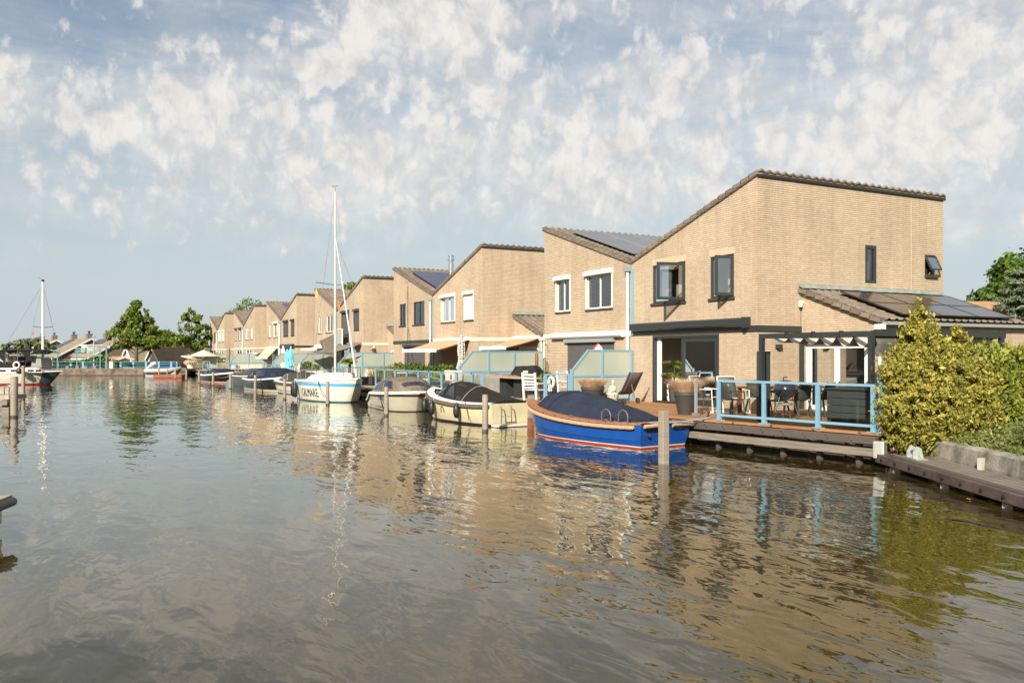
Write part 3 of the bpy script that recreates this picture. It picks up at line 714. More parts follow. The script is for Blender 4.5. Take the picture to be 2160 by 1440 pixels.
# small steel fender block at the deck corner
MB().bar((-11.62, 14.28, .34), (-11.42, 14.36, .34), .22, .34).build('corner_plate', M('galvanised_steel', (.42, .43, .40), .5, .5, var=.15), dk, bevel=.02)

decks = [(-33.1, -24.15, 13.75, 'weathered grey terrace of the second house with covered furniture on it'), (-51.0, -33.2, 13.75, 'grey timber terrace between the white sailing boat and the beige boat'),
         (-69.0, -51.1, 13.6, 'timber terrace with the two blue closed parasols on it'), (-87.0, -69.1, 13.4, 'timber terrace in front of the green awning'), (-105.0, -87.1, 13.3, 'timber terrace carrying the closed brown parasol'), (-122.0, -105.1, 13.2, 'timber terrace at the far end of the row with the white bowl planter')]
for x0, x1, yf, lab in decks:
    t = deck(lab, [(x0, yf), (x1, yf), (x1, 17.3), (x0, 17.3)], DECKG, grp='weathered quay decks along the row')
    MB().box(x0, x1, yf-.12, yf, .42, .60).build('fender_beam', BEAMD, t); MB().box(x0, x1, yf-.14, yf-.02, .14, .32).build('lower_fender_beam', BEAML, t)
    for i in range(int((x1-x0)/2.2)):
        x = x0+.6+i*2.2; MB().box(x-.11, x+.11, yf+.03, yf+.25, -.8, .6).build('pile', BEAMD, t)

def railing(label, pts, zt=1.55, pane=CLEAR, m=BLUE, foot=True, z0=DZ, grp='blue glass railings'):
    t = thing('glass_railing', label, 'railing', (*pts[0], z0), grp)
    for x, y in pts:
        mb = MB().box(x-.045, x+.045, y-.045, y+.045, z0, zt-.03)
        if foot: mb.box(x-.11, x+.11, y-.08, y+.08, z0, z0+.02)
        mb.build('post', m, t)
    tr = MB(); br = MB()
    for a, b in zip(pts, pts[1:]):
        A = Vector((*a, 0)); B = Vector((*b, 0)); d = (B-A).normalized()
        tr.bar((*(A-d*.04).xy, zt), (*(B+d*.04).xy, zt), .07, .05); br.bar((*(A+d*.05).xy, z0+.13), (*(B-d*.05).xy, z0+.13), .05, .055)
        MB().add([(*(A+d*.05).xy, z0+.155), (*(B-d*.05).xy, z0+.155), (*(B-d*.05).xy, zt-.03), (*(A+d*.05).xy, zt-.03)], [(0,1,2,3)]).build('pane', pane, t, fixn=False)
    tr.build('top_rail', m, t); br.build('bottom_rail', m, t)
    return t
railing('clear glass railing with a blue frame on the edge of the nearest terrace', [(-15.75, 13.93), (-14.45, 14.11), (-13.05, 14.29), (-11.78, 14.46)], 1.60)
xr = [H(p, 0, y=13.9).x for p in (793, 812, 834, 858, 883, 905, 932, 963, 996, 1016)]
railing('long blue-framed railing above the beige and cream boats', [(x, 13.9) for x in xr], 1.52)
railing('short blue railing by the white slatted chair, left of the dark grass planter', [(-24.2, 14.0), (-24.2, 14.9)], 1.58)
xr = [H(p, 0, y=13.8).x for p in (702, 716, 727)]
railing('blue railing behind the mast of the white sailing boat', [(x, 13.8) for x in xr], 1.52)
xr = [H(p, 0, y=13.7).x for p in (563, 574, 583, 591)]
railing('blue railing beside the blue closed parasols', [(x, 13.7) for x in xr], 1.52)
xr = [H(p, 0, y=13.5).x for p in (483, 490, 497)]
railing('blue railing between the closed brown parasol and the grey-canopied boat', [(x, 13.5) for x in xr], 1.52)
xr = [H(p, 0, y=13.4).x for p in (428, 442)]
railing('small blue-framed railing under the pink open parasol', [(x, 13.4) for x in xr], 1.6)

def screen(label, x, ys, zt=2.38, zf=1.75, diag=None, m=BLUE, zm=1.52, z0=DZ):
    """frosted privacy screen square to the house fronts; ys = post positions from the water inwards"""
    t = thing('privacy_screen', label, 'screen', (x, ys[0], z0), 'frosted privacy screens between the terraces')
    yd = diag if diag is not None else ys[0]+.62
    for i, y in enumerate(ys):
        MB().box(x-.04, x+.04, y-.045, y+.045, z0, zf if i == 0 else zt+.03).build('post', m, t)
    MB().bar((x, ys[0]+.045, zf-.02), (x, yd, zt), .06, .06).bar((x, yd, zt), (x, ys[-1]-.045, zt), .06, .05).build('top_rail', m, t)
    for a, b in zip(ys, ys[1:]): MB().bar((x, a+.045, zm), (x, b-.045, zm), .06, .07).build('middle_rail', m, t); MB().bar((x, a+.045, z0+.1), (x, b-.045, z0+.1), .06, .05).build('bottom_rail', m, t)
    for i, (a, b) in enumerate(zip(ys, ys[1:])):
        a += .045; b -= .045; g = .008
        up = [(a, zm+.035), (b, zm+.035), (b, zt-.025)]+([(yd, zt-.025), (a, zf)] if i == 0 else [(a, zt-.025)])
        MB().prism(up, 'x', x-g, x+g).build('frosted_pane', FROST, t)
        MB().prism([(a, z0+.125), (b, z0+.125), (b, zm-.035), (a, zm-.035)], 'x', x-g, x+g).build('frosted_pane', FROST, t)
    return t
screen('frosted screen with blue frame between the first and second terraces, nearest one seen whole', -24.1, [14.95, 16.15, 17.36], diag=15.6)
screen('frosted blue-framed screen behind the black covered barbecue', -33.2, [14.95, 16.35, 17.6, 19.1])
screen('frosted blue-framed screen behind the potted palm', -51.05, [14.9, 16.4, 17.8, 19.1])
screen('frosted blue-framed screen behind the boom of the white sailing boat', -60.1, [14.8, 16.4, 17.4])
screen('frosted blue-framed screen behind the two blue closed parasols', -68.95, [14.8, 16.4, 17.8, 19.1])
screen('frosted blue-framed screen left of the green awning', -86.9, [14.6, 16.3, 17.8, 19.1])
screen('grey-framed frosted screen under the pink open parasol', -104.9, [14.6, 16.3, 17.8, 19.1], m=GREYP)
screen('grey-framed frosted screen at the far end of the row, left of the bamboo', -119.5, [14.2, 15.6, 17.2], m=GREYP)
# the one half hidden by the yellow hedge
ts = screen('frosted blue-framed screen at the near end, half hidden in the yellow conifer', -11.62, [14.46, 16.0, 17.6], zf=1.84)

# mooring posts
PG = 'weathered mooring posts in the canal'
def mpost(px, py, ytop, lab, r=.095, sq=False, lean=0):
    b = H(px, py, z=0); zt = CAMZ+(750-ytop)*((b.x**2+b.y**2)**.5)*0
    zt = H(px, ytop, y=b.y).z
    t = thing('mooring_post', lab, 'post', (b.x, b.y, 0), PG)
    mb = MB()
    if sq: mb.box(b.x-r, b.x+r, b.y-r, b.y+r, -1.2, zt)
    else: mb.tube([(b.x, b.y, -1.2), (b.x+lean*.5, b.y, zt*.5), (b.x+lean, b.y, zt-.02), (b.x+lean, b.y, zt)], [r*1.02, r, r*.97, r*.86], 14)
    mb.build('shaft', PILE, t, smooth=not sq, bevel=.018 if sq else 0)
    MB().lathe([(r*1.06, -.3), (r*1.07, .0), (r*1.05, .07), (r*.9, .09)], (b.x+lean*.02, b.y, 0), 14).build('tide_band', M('algae_wet_wood', (.05, .05, .025), .6, var=.4, vs=6), t, smooth=True) if not sq else None
    return t
mpost(1400, 978, 866, 'squared mooring post at the stern of the blue boat', .083, sq=True)
mpost(1023.5, 910, 832, 'round mooring post in front of the cream boat', .088)
mpost(815, 877, 816, 'mooring post in front of the beige boat', .083)
mpost(691, 854, 804, 'dark-topped mooring post in front of the white sailing boat', .082)
mpost(600.5, 842, 799, 'mooring post in front of the white clinker boat', .075)
mpost(538, 827, 791, 'leaning mooring post in front of the navy-canopied boat', .088, lean=.1)
mpost(486, 820, 787, 'mooring post between the grey-green and the navy boats', .085)
mpost(449.5, 813, 785, 'mooring post at the bow of the small black boat', .085)
mpost(420, 808, 782, 'mooring post left of the small black boat', .085)
mpost(393, 802, 779, 'mooring post beside the white bowl planter', .08)
mpost(370, 799, 778, 'rightmost of the three slim posts by the red-brown float', .075)
mpost(353, 795.5, 778, 'middle of the three slim posts by the red-brown float', .075)
mpost(335, 794, 775, 'leftmost of the three slim posts by the red-brown float', .075)
mpost(30, 880, 794, 'thick round mooring post with a rope round it, left foreground', .125)
mpost(49, 842, 771, 'mooring post beside the moored cabin boat at left', .083)
# rusty-footed post between cream and blue boats
b = H(1120, 905, z=0); t = thing('mooring_post', 'slim post with a rust-red foot between the cream and the blue boats', 'post', (b.x, b.y, 0), PG)
MB().bar((b.x, b.y, .35), (b.x, b.y, 1.02), .15, .15).build('shaft', PILE, t); MB().bar((b.x, b.y, -.8), (b.x, b.y, .348), .17, .15).build('foot', M('rust_red_steel', (.26, .10, .05), .8, var=.4, vs=9), t)

# ---- quay at the right: low concrete wall and timber walkway
q0, q1 = Vector((-11.55, 14.35, 0)), Vector((-5.2, 10.75, 0)); d = (q1-q0).normalized(); n = Vector((d.y, -d.x, 0))   # n towards the water
t = thing('timber_walkway', 'low dark timber fender walkway along the right bank', 'walkway', tuple(q0))
for k in range(5):
    o_ = -.02-.155*k
    p = [q0+n*(o_-.13), q1+n*(o_-.13), q1+n*o_, q0+n*o_]
    MB().prism([(v.x, v.y) for v in p], 'z', .215, .262).build('board', BEAML if k else BEAMD, t)
beam(q0.xy, q1.xy, .09, .258, .10, M('purple_brown_beam', (.115, .075, .062), .75, var=.3, vs=3, col2=(.07, .045, .04), bump=.3), 'fender_beam', t, .0)
mb = MB(); nb = MB()
for k in range(12):
    p = q0+d*(.35+k*.62)+n*.10
    if p.x < -5.3: mb.tube([(p.x, p.y, .175), (p.x+n.x*.02, p.y+n.y*.02, .175)], .03, 8)
for k in range(4):
    p = q0+d*(.8+k*1.9)-n*.05; MB().bar((p.x, p.y, -.8), (p.x, p.y, .21), .16, .16).build('pile', CONC, t)
mb.build('bolt', BLACK, t)
w0, w1 = q0-n*.82+d*.3, q1-n*.82
t = thing('retaining_wall', 'low lichened concrete retaining wall below the juniper bank', 'wall', tuple(w0))
mb = MB(); rows = []; K = 40
for i in range(K+1):
    p = w0.lerp(w1, i/K); j = lambda: rnd.uniform(-.012, .012)
    rows.append([p+n*(.02+j())+Vector((0,0,-.5)), p+n*(.02+j())+Vector((0,0,.3)), p+n*(.0+j())+Vector((0,0,.55+j())), p-n*.05+Vector((0,0,.59+j())), p-n*.28+Vector((0,0,.58+j())), p-n*.3+Vector((0,0,.2))])
mb.grid(rows); mb.build('wall_face', CONC, t, bevel=0)
mb = MB()
for q in (.30, .62):
    p = w0.lerp(w1, q)+n*.06; mb.bar((p.x, p.y, .2), (p.x, p.y, .46), .12, .08)
mb.build('concrete_stub', M('pale_concrete', (.45, .40, .32), .9, var=.2), t)
# galvanised bracket lying on the walkway
c = H(1930, 966, z=.265); t = local('mooring_bracket', 'grey galvanised steel bracket bolted on the timber walkway', 'bracket', c, rotz=math.atan2(d.y, d.x))
GALV = M('galvanised', (.50, .53, .50), .45, .6, var=.12, vs=8)
MB().box(-.3, .3, -.11, .11, 0, .015).build('base_plate', GALV, t)
for s_ in (-.13, .13): MB().prism([(-.10, .015), (.10, .015), (.06, .20), (-.03, .24), (-.10, .12)], 'x', s_-.01, s_+.01).build('cheek', GALV, t)
for s_ in (-1, 1): MB().prism([(s_*.14, .015), (s_*.29, .015), (s_*.14, .15)], 'y', -.01, .01).build('gusset', GALV, t)
MB().tube([(-.13, .0, .12), (.13, 0, .12)], .035, 10).build('roller', BLACK, t)

def C0(px, Z, z=0.0):
    X = (px-1080)/1796*Z; return Vector((.4665*X-.8845*Z, .8845*X+.4665*Z, z))
# ---- left foreground: platform corner and jetty
c = H(34, 1046, z=.42)
t = local('jetty', 'end of a plank jetty with a black rubber edge, left foreground', 'jetty', (c.x, c.y, 0), rotz=math.atan2(.8845, .4665)+.15)
mb = MB()
for k in range(6): mb.box(-2.2, -.04, -.02-.2*k-.19, -.02-.2*k, .38, .44)
mb.build('boards', DECKG, t); MB().tube([(-2.2, -.06, .37), (-.02, -.06, .37), (.0, -.1, .37), (.0, -1.3, .37)], .055, 10).build('rubber_edge', BLACK, t, smooth=True)
MB().box(-.5, -.12, -.3, -.12, .10, .33).box(-.75, -.4, -.25, -.1, -.02, .12).build('steel_bracket', GALV, t)
c = C0(20, 30.8)
yaw = math.atan2(.8845, .4665)
t = local('jetty', 'weathered timber jetty with a rope, behind the thick round post', 'jetty', (c.x, c.y, 0), rotz=yaw)
MB().box(-6, .05, -.1, 1.0, .62, .78).build('boards', DECKG, t); MB().box(-6, .0, -.15, -.105, .42, .60).build('side_beam', BEAML, t)
for x in (-.9, -.15): MB().box(x-.12, x+.12, 0, .25, -.8, .61).build('pile', BEAML, t)
lad = thing('steel_ladder', 'curved stainless handrails on the left jetty', 'ladder', tuple(C0(8, 30.9, .78)))
for k in (0, 1):
    p = C0(9+k*10, 30.9, .78); r_ = Vector((.4665, .8845, 0))*.13
    MB().tube([p, p+Vector((0, 0, .22))]+[p+r_*(1-math.cos(a))+Vector((0, 0, .22+.12*math.sin(a))) for a in (.5, 1.0, 1.57, 2.1, 2.6)]+[p+r_*2+Vector((0, 0, .22)), p+r_*2], .022, 8).build('handrail', STEEL, lad, smooth=True)
# ================================================================ boats
def hull_paint(name, stops, rough=.3, coat=.2):
    """paint bands by height above the waterline (object space)"""
    m, t, b = nodes(name); tcn = nn(t, 'ShaderNodeTexCoord'); s = nn(t, 'ShaderNodeSeparateXYZ', {0: tcn.outputs['Object']})
    r = nn(t, 'ShaderNodeValToRGB', {0: nn(t, 'ShaderNodeMapRange', {0: s.outputs[2], 1: -.4, 2: 1.6, 3: 0, 4: 1}).outputs[0]}); r.color_ramp.interpolation = 'CONSTANT'
    e = r.color_ramp.elements
    while len(e) > 1: e.remove(e[0])
    for i, (z, c) in enumerate(stops):
        p = max(0, (z+.4)/2); x = e[0] if i == 0 else e.new(p); x.position = p; x.color = lin(c)
    n = nn(t, 'ShaderNodeTexNoise', {'Vector': tcn.outputs['Object'], 'Scale': 3.0, 'Detail': 5, 'Roughness': .7})
    r2 = nn(t, 'ShaderNodeValToRGB', {0: n.outputs[0]}); r2.color_ramp.elements[0].position = .3; r2.color_ramp.elements[0].color = (.88, .87, .84, 1); r2.color_ramp.elements[1].position = .65
    c = nn(t, 'ShaderNodeMixRGB', {0: 1.0, 1: r.outputs[0], 2: r2.outputs[0]}, blend_type='MULTIPLY')
    t.links.new(c.outputs[0], b.inputs['Base Color']); b.inputs['Roughness'].default_value = rough; b.inputs['Coat Weight'].default_value = coat; b.inputs['Coat Roughness'].default_value = .04; b.inputs['Specular IOR Level'].default_value = .35
    return m
def canvas(name, col, seams=True):
    m, t, b = nodes(name); tcn = nn(t, 'ShaderNodeTexCoord')
    n = nn(t, 'ShaderNodeTexNoise', {'Vector': tcn.outputs['Object'], 'Scale': 2.2, 'Detail': 6, 'Roughness': .6})
    r = nn(t, 'ShaderNodeValToRGB', {0: n.outputs[0]}); c = lin(col); e = r.color_ramp.elements
    e[0].position = .35; e[0].color = tuple(x*.82 for x in c[:3])+(1,); e[1].position = .65; e[1].color = tuple(x*1.12 for x in c[:3])+(1,)
    t.links.new(r.outputs[0], b.inputs['Base Color']); b.inputs['Roughness'].default_value = .85; b.inputs['Specular IOR Level'].default_value = .25
    mp = nn(t, 'ShaderNodeMapping', {0: tcn.outputs['Object']}); mp.inputs['Scale'].default_value = (1, 2.2, .6); mp.inputs['Rotation'].default_value = (0, .5, .3)
    n2 = nn(t, 'ShaderNodeTexNoise', {'Vector': mp.outputs[0], 'Scale': 1.6, 'Detail': 3, 'Distortion': 1.2})
    bp = nn(t, 'ShaderNodeBump', {'Height': n2.outputs[0], 'Strength': .8, 'Distance': .12}); t.links.new(bp.outputs[0], b.inputs['Normal']); return m

class Boat:
    def __init__(s, name, label, stern, bow, B, zs, ts=.8, group='boats moored along the quay', pw=.62, chine=None, rake=.25, srake=.0, nb=2.3, z_drop=None):
        a = Vector(stern).xy; b = Vector(bow).xy; s.L = (b-a).length; s.B = B; s.zs = zs; s.ts = ts; s.pw = pw; s.chine = chine; s.rake = rake; s.srake = srake; s.nb = nb; s.drop = z_drop
        s.t = local(name, label, 'boat', (a.x, a.y, 0), group, math.atan2(b.y-a.y, b.x-a.x))
    def half(s, q):
        if q < .42: f = s.ts+(1-s.ts)*math.sin(q/.42*math.pi/2)
        else: f = max(0, 1-((q-.42)/.58)**s.nb)**.85
        return s.B/2*f
    def sheer(s, q):
        z0, z1, z2 = s.zs      # stern, middle, bow heights
        z = z0*(1-q)*(1-2*q)+4*z1*q*(1-q)+z2*q*(2*q-1)
        if s.drop and q < s.drop[0]: z = max(s.drop[1], z-(1-(q/s.drop[0])**1.5)*(z-s.drop[1]))
        return z
    def p(s, q, side=1, ins=0, dz=0):
        return Vector((s.L*q, side*max(0, s.half(q)-ins), s.sheer(q)+dz))
    def hull(s, m, name='hull', deckm=None, n=44, lap=0):
        mb = MB(); rows = []; T = s.chine or [i/9 for i in range(10)]
        for i in range(n+1):
            q = i/n; q = 1-(1-q)**1.25; b = s.half(q); zt = s.sheer(q); row = []
            zk = -.42+(.40*max(0, (q-.75)/.25)**2)
            for t_ in T:
                if isinstance(t_, tuple): yy, zz = t_
                else: yy = math.sin(t_*math.pi/2)**s.pw; zz = 1-math.cos(t_*math.pi/2)**1.15
                tip = max(0, (q-.8)/.2)
                y = b*yy*(1-.25*tip*(1-zz)) ; z = zk+(zt-zk)*zz
                x = s.L*q-s.rake*(1-zz)*q**5*1.0-s.srake*(1-zz)*(1-q)**5*-1
                row.append(Vector((x, y, z)))
            rows.append(row)
        for sd in (1, -1): mb.grid([[Vector((p.x, p.y*sd, p.z)) for p in r] for r in rows])
        st = rows[0]; k = len(st)
        for j in range(k-1): mb.add([st[j], st[j+1], Vector((st[j+1].x, -st[j+1].y, st[j+1].z)), Vector((st[j].x, -st[j].y, st[j].z))], [(0,1,2,3)])
        s.st = st
        h = mb.build(name, m, s.t, smooth=False if s.chine else True)
        if deckm is not None:
            mb = MB(); N = 36; mb.grid([[s.p(i/N, sd, .0, -.015) for sd in (1, .5, 0, -.5, -1)] for i in range(N+1)]); mb.build('side_deck', deckm, s.t)
        return h
    def rub(s, m, r=.045, name='rubbing_strake', q0=0, q1=1, dz=-.03, out=.01, n=40, stern=False, rope=False):
        pts = [s.p(q0+(q1-q0)*i/n, 1, -out, dz) for i in range(n+1)]
        pts += [Vector((p.x, -p.y, p.z)) for p in pts[::-1]][(1 if q1 >= 1 else 0):]
        if rope: return s.rope3(pts, r, m, name)
        return MB().tube(pts, r, 8).build(name, m, s.t, smooth=True)
    def rope3(s, pts, r, m, name):
        mb = MB(); dense = []
        for a, b in zip(pts, pts[1:]):
            k = max(1, int((b-a).length/.014))
            for i in range(k): dense.append(a.lerp(b, i/k))
        for ph in range(3):
            q = []; ds = 0
            for i, p in enumerate(dense):
                d = (dense[min(i+1, len(dense)-1)]-dense[max(i-1, 0)])
                if d.length < 1e-6: continue
                d.normalize(); x = d.cross(Vector((0,0,1))).normalized(); y = d.cross(x)
                if i: ds += (p-dense[i-1]).length
                an = ds/.16*2*math.pi+ph*2.094; q.append(p+x*(math.cos(an)*r*.52)+y*(math.sin(an)*r*.52))
            mb.tube(q, r*.56, 5)
        return mb.build(name, m, s.t, smooth=True)
    def cap(s, m, w=.14, q0=0, q1=1, name='gunwale', dz=.0, n=40):
        mb = MB()
        for sd in (1, -1):
            mb.grid([[s.p(q0+(q1-q0)*i/n, sd, -.02, dz-.02), s.p(q0+(q1-q0)*i/n, sd, -.02, dz+.02), s.p(q0+(q1-q0)*i/n, sd, w*.5, dz+.035), s.p(q0+(q1-q0)*i/n, sd, w, dz+.02)] for i in range(n+1)])
        return mb.build(name, m, s.t, smooth=True)
    def cover(s, m, prof, ins=.12, pw=2.2, name='canvas_cover', wr=.012, base=.035, nq=50, nw=24, sl=0, hs=None):
        """prof = [(q, ridge height above the waterline)]; returns a function giving points of the surface"""
        qs = [p[0] for p in prof]; hsr = [p[1] for p in prof]
        def S(q, w_, off=0):
            h = float(np.interp(q, qs, hsr)); b = max(.02, s.half(q)-ins); z0 = s.sheer(q)+base
            h = max(h, z0+.01); a = abs(w_)
            if pw >= 10:       # upright sides with a rounded top
                an = w_*math.pi/2; y = b*math.copysign(abs(math.sin(an))**.55, w_)*(1-.10*(1-a)); z = z0+(h-z0)*math.cos(an)**.75
            else: y = b*w_; z = z0+(h-z0)*(1-a**pw)
            o = Vector((s.L*q, y, z)); 
            o.z += wr*math.sin(q*23+w_*7)*(1-a)+wr*.7*math.sin(q*9-w_*13+1)*(1-a)
            if off: o += Vector((0, math.copysign(1, w_)*.8, .6)).normalized()*off
            return o
        q0, q1 = qs[0], qs[-1]; rows = [[S(q0+(q1-q0)*i/nq, -1+2*j/nw) for j in range(nw+1)] for i in range(nq+1)]
        mb = MB().grid(rows)
        for r in (rows[0], rows[-1]):
            c = [Vector((p.x, p.y, s.sheer(p.x/s.L)+base-.01)) for p in r]; mb.grid([r, c])
        o = mb.build(name, m, s.t, smooth=True); s.S = S; s.cov = o; return S
    def pane(s, quad, m, n=8, off=.02, name='vinyl_window', rim=None, par=None):
        """quad = four (q, w) corners"""
        def f(u, v):
            a = [quad[0][k]*(1-u)+quad[1][k]*u for k in (0, 1)]; b = [quad[3][k]*(1-u)+quad[2][k]*u for k in (0, 1)]
            return s.S(a[0]*(1-v)+b[0]*v, a[1]*(1-v)+b[1]*v, off)
        o = MB().grid([[f(i/n, j/n) for j in range(n+1)] for i in range(n+1)]).build(name, m, par or s.cov, smooth=2)
        if rim:
            e = [f(i/n, 0) for i in range(n)]+[f(1, j/n) for j in range(n)]+[f(1-i/n, 1) for i in range(n)]+[f(0, 1-j/n) for j in range(n+1)]
            MB().tube(e, .014, 5, False).build('window_seam', rim, o)
        return o
    def fender(s, q, sd, m=BLACK, r=.11, h=.5, z=.45):
        p = s.p(q, sd, -r-.02); mb = MB().lathe([(.03, h/2+.05), (.035, h/2), (r*.75, h/2-.06), (r, h/2-.16), (r, -h/2+.16), (r*.75, -h/2+.05), (.03, -h/2)], (p.x, p.y, z), 14)
        o = mb.build('fender', m, s.t, smooth=True)
        MB().tube([(p.x, p.y, z+h/2), s.p(q, sd, .02, .03)], .012, 5).build('fender_line', ROPEW, o); return o
    def W(s, v): return s.t.matrix_basis @ Vector(v)
def ropeline(label, a, b, sag=.2, r=.014, m=None):
    a, b = Vector(a), Vector(b); pts = [a.lerp(b, i/14)+Vector((0, 0, -sag*4*(i/14)*(1-i/14))) for i in range(15)]
    o = MB().tube(pts, r, 6).build('mooring_line', m or BLACK, None, smooth=True, origin=a); return tag(o, label, 'rope')
def hoop(bt, q, sd, w=.16, h=.34, m=STEEL):
    c = bt.p(q, sd, .02); d = .12
    pts = [(c.x-w, c.y, c.z)]+[(c.x-w*math.cos(math.pi*i/8), c.y, c.z+h-.14+.14*math.sin(math.pi*i/8)) for i in range(9)]+[(c.x+w, c.y, c.z)]
    return MB().tube(pts, .017, 8).build('grab_rail', m, bt.t, smooth=True)
def outboard(t, x, z=.5, m=BLACK, s=1.0):
    mb = MB().prism([(x-.5*s, z+.1), (x-.1*s, z+.1), (x-.05*s, z+.42*s), (x-.3*s, z+.55*s), (x-.55*s, z+.4*s)], 'y', -.16*s, .16*s); o = mb.build('outboard_motor', m, t, bevel=.04)
    MB().box(x-.35*s, x-.2*s, -.05, .05, -.5, z+.1).build('motor_leg', m, o)

# 1 ---- blue sloop in front of the nearest terrace
bt = Boat('open_boat', 'royal blue launch with teak rim, rope fender and navy cover, nearest to the camera', (-16.25, 12.75), (-21.75, 12.05), 1.98, (.58, .60, .90), ts=.84,
          chine=[(0, 0), (.62, .16), (.84, .33), (.855, .36), (.93, .60), (.945, .62), (1.0, 1.0)], rake=.55, nb=2.5, srake=0.22)
BLUEP = hull_paint('royal_blue_hull', [(-.4, (.42, .06, .035)), (.03, (.72, .68, .60)), (.06, (.010, .075, .32))], .18)
bt.hull(BLUEP)
NAVY = canvas('navy_canvas', (.020, .026, .048)); BRWN = canvas('brown_canvas', (.055, .048, .040)); TAUPE = canvas('taupe_canvas', (.17, .145, .115)); NAVY2 = canvas('blue_canvas', (.016, .020, .042)); OLIVE = canvas('olive_canvas', (.09, .078, .06)); BLK = canvas('black_canopy', (.016, .015, .014))
TEAKB = wood_mat('teak_side_deck', (.36, .165, .075), (.26, .115, .05), 1, .055)
mb = MB()
for sd in (1, -1): mb.grid([[bt.p(i/40, sd, -.015, .0), bt.p(i/40, sd, -.015, .035), bt.p(i/40, sd, .27, .05)] for i in range(41)])
mb.grid([[bt.p(q, sd, .2, .045) for sd in (1, .33, -.33, -1)] for q in [.70+.3*i/12 for i in range(13)]])
mb.add([bt.p(0, 1, 0, .03), bt.p(0, -1, 0, .03), bt.p(.07, -1, .2, .05), bt.p(.07, 1, .2, .05)], [(0, 1, 2, 3)])
mb.build('side_deck', TEAKB, bt.t, smooth=True)
bt.rub(ROPE, .05, 'rope_fender', q0=.035, dz=-.06, out=.045, rope=True)
bt.rope3([Vector((-.06, -.82, .54)), Vector((-.07, -.3, .555)), Vector((-.06, -.12, .55))], .05, ROPE, 'stern_rope')
bt.rope3([Vector((-.06, .12, .55)), Vector((-.07, .3, .555)), Vector((-.06, .80, .54))], .05, ROPE, 'stern_rope')
bt.cover(NAVY, [(.085, .66), (.18, .80), (.36, 1.05), (.55, 1.22), (.74, 1.22), (.81, 1.10), (.85, .90)], ins=.22, pw=2.3, wr=.02, base=.06)
bt.pane([(.81, .15), (.84, .6), (.81, .86), (.775, .5)], VINYL, off=.02); bt.pane([(.81, -.15), (.84, -.6), (.81, -.86), (.775, -.5)], VINYL, off=.02)
MB().tube([bt.S(.60+.10*abs(w_), w_, .012) for w_ in [-1+.1*i for i in range(21)]], .012, 5).build('cover_seam', NAVY2, bt.cov)
for q in [.12+.06*i for i in range(12)]:
    mb = MB().lathe([(.016, 0), (.016, .012), (.0, .014)], bt.p(q, 1, .17, .055), 8); mb.build('snap_stud', STEEL, bt.t)
for q in (.105, .205): hoop(bt, q, 1)
bt_blue = bt
for q, sd in ((.22, 1), (.45, 1), (.9, .2), (.16, -1)):
    c = bt.p(q, sd, .08, .04); MB().tube([c+Vector((-.09, 0, .03)), c+Vector((0, 0, .05)), c+Vector((.09, 0, .03))], .014, 6).box(c.x-.02, c.x+.02, c.y-.012, c.y+.012, c.z, c.z+.05).build('cleat', STEEL, bt.t)
MB().tube([(-.02, .6, .33), (.05, .6, .33)], .04, 10).build('drain_fitting', STEEL, bt.t)
ropeline('light blue mooring line from the stern of the blue launch to the terrace', bt.W((.05, .55, .62)), (-16.1, 13.95, .70), .04, .018, BLUE)

# 2 ---- cream launch
bt = Boat('open_boat', 'cream launch with black spray cover, brown rope rim and black fenders', (-23.55, 12.55), (-29.1, 12.05), 2.15, (.72, .72, 1.02), ts=.82, rake=.5, nb=2.6, srake=.15, pw=.5)
CREAMP = hull_paint('cream_hull', [(-.4, (.03, .025, .02)), (.06, (.6, .56, .48)), (.10, (.62, .56, .36))], .25)
bt.hull(CREAMP); bt.cap(WHITE, .26); bt.rub(M('dark_brown_rope', (.10, .075, .055), .8), .06, 'rope_fender', dz=-.09, out=.03, rope=True, q0=.02)
mb = MB(); mb.grid([[bt.p(q, sd, .22, -.06) for sd in (1, .33, -.33, -1)] for q in [.62+.34*i/12 for i in range(13)]]); mb.build('foredeck', TEAKB, bt.t)
bt.cover(BLK, [(.03, .80), (.2, .95), (.42, 1.20), (.52, 1.30), (.66, 1.30), (.72, 1.16), (.765, .94)], ins=.24, pw=2.0, wr=.01)
SEAM = M('pale_piping', (.45, .42, .36), .7); PURP = M('clear_vinyl_sheen', (.20, .18, .22), .08, spec=.8)
for sd in (1, -1):
    bt.pane([(.60, .97*sd), (.725, .93*sd), (.70, .55*sd), (.665, .45*sd)], VINYL, rim=BLK); bt.pane([(.44, .97*sd), (.575, .97*sd), (.61, .5*sd), (.58, .45*sd)], VINYL, rim=BLK)
    bt.pane([(.36, .98*sd), (.42, .98*sd), (.44, .88*sd), (.39, .88*sd)], VINYL)
bt.pane([(.69, .35), (.745, .5), (.745, -.5), (.69, -.35)], VINYL)
for q in (.40, .64): MB().tube([bt.S(q+.10*abs(w_)*(-1 if q < .5 else 1)*.5, w_, .012) for w_ in [-1+.1*i for i in range(21)]], .008, 5).build('cover_seam', SEAM, bt.cov)
for w_ in (.35, -.05): MB().grid([[bt.S(.44+.05*i, w_+.06*j, .02+.015*(i == 1)) for j in (0, 1, 2)] for i in (0, 1, 2)]).build('vent_flap', BLACKF, bt.cov)
for q in (.3, .62, .86): bt.fender(q, 1, z=.42, h=.46)
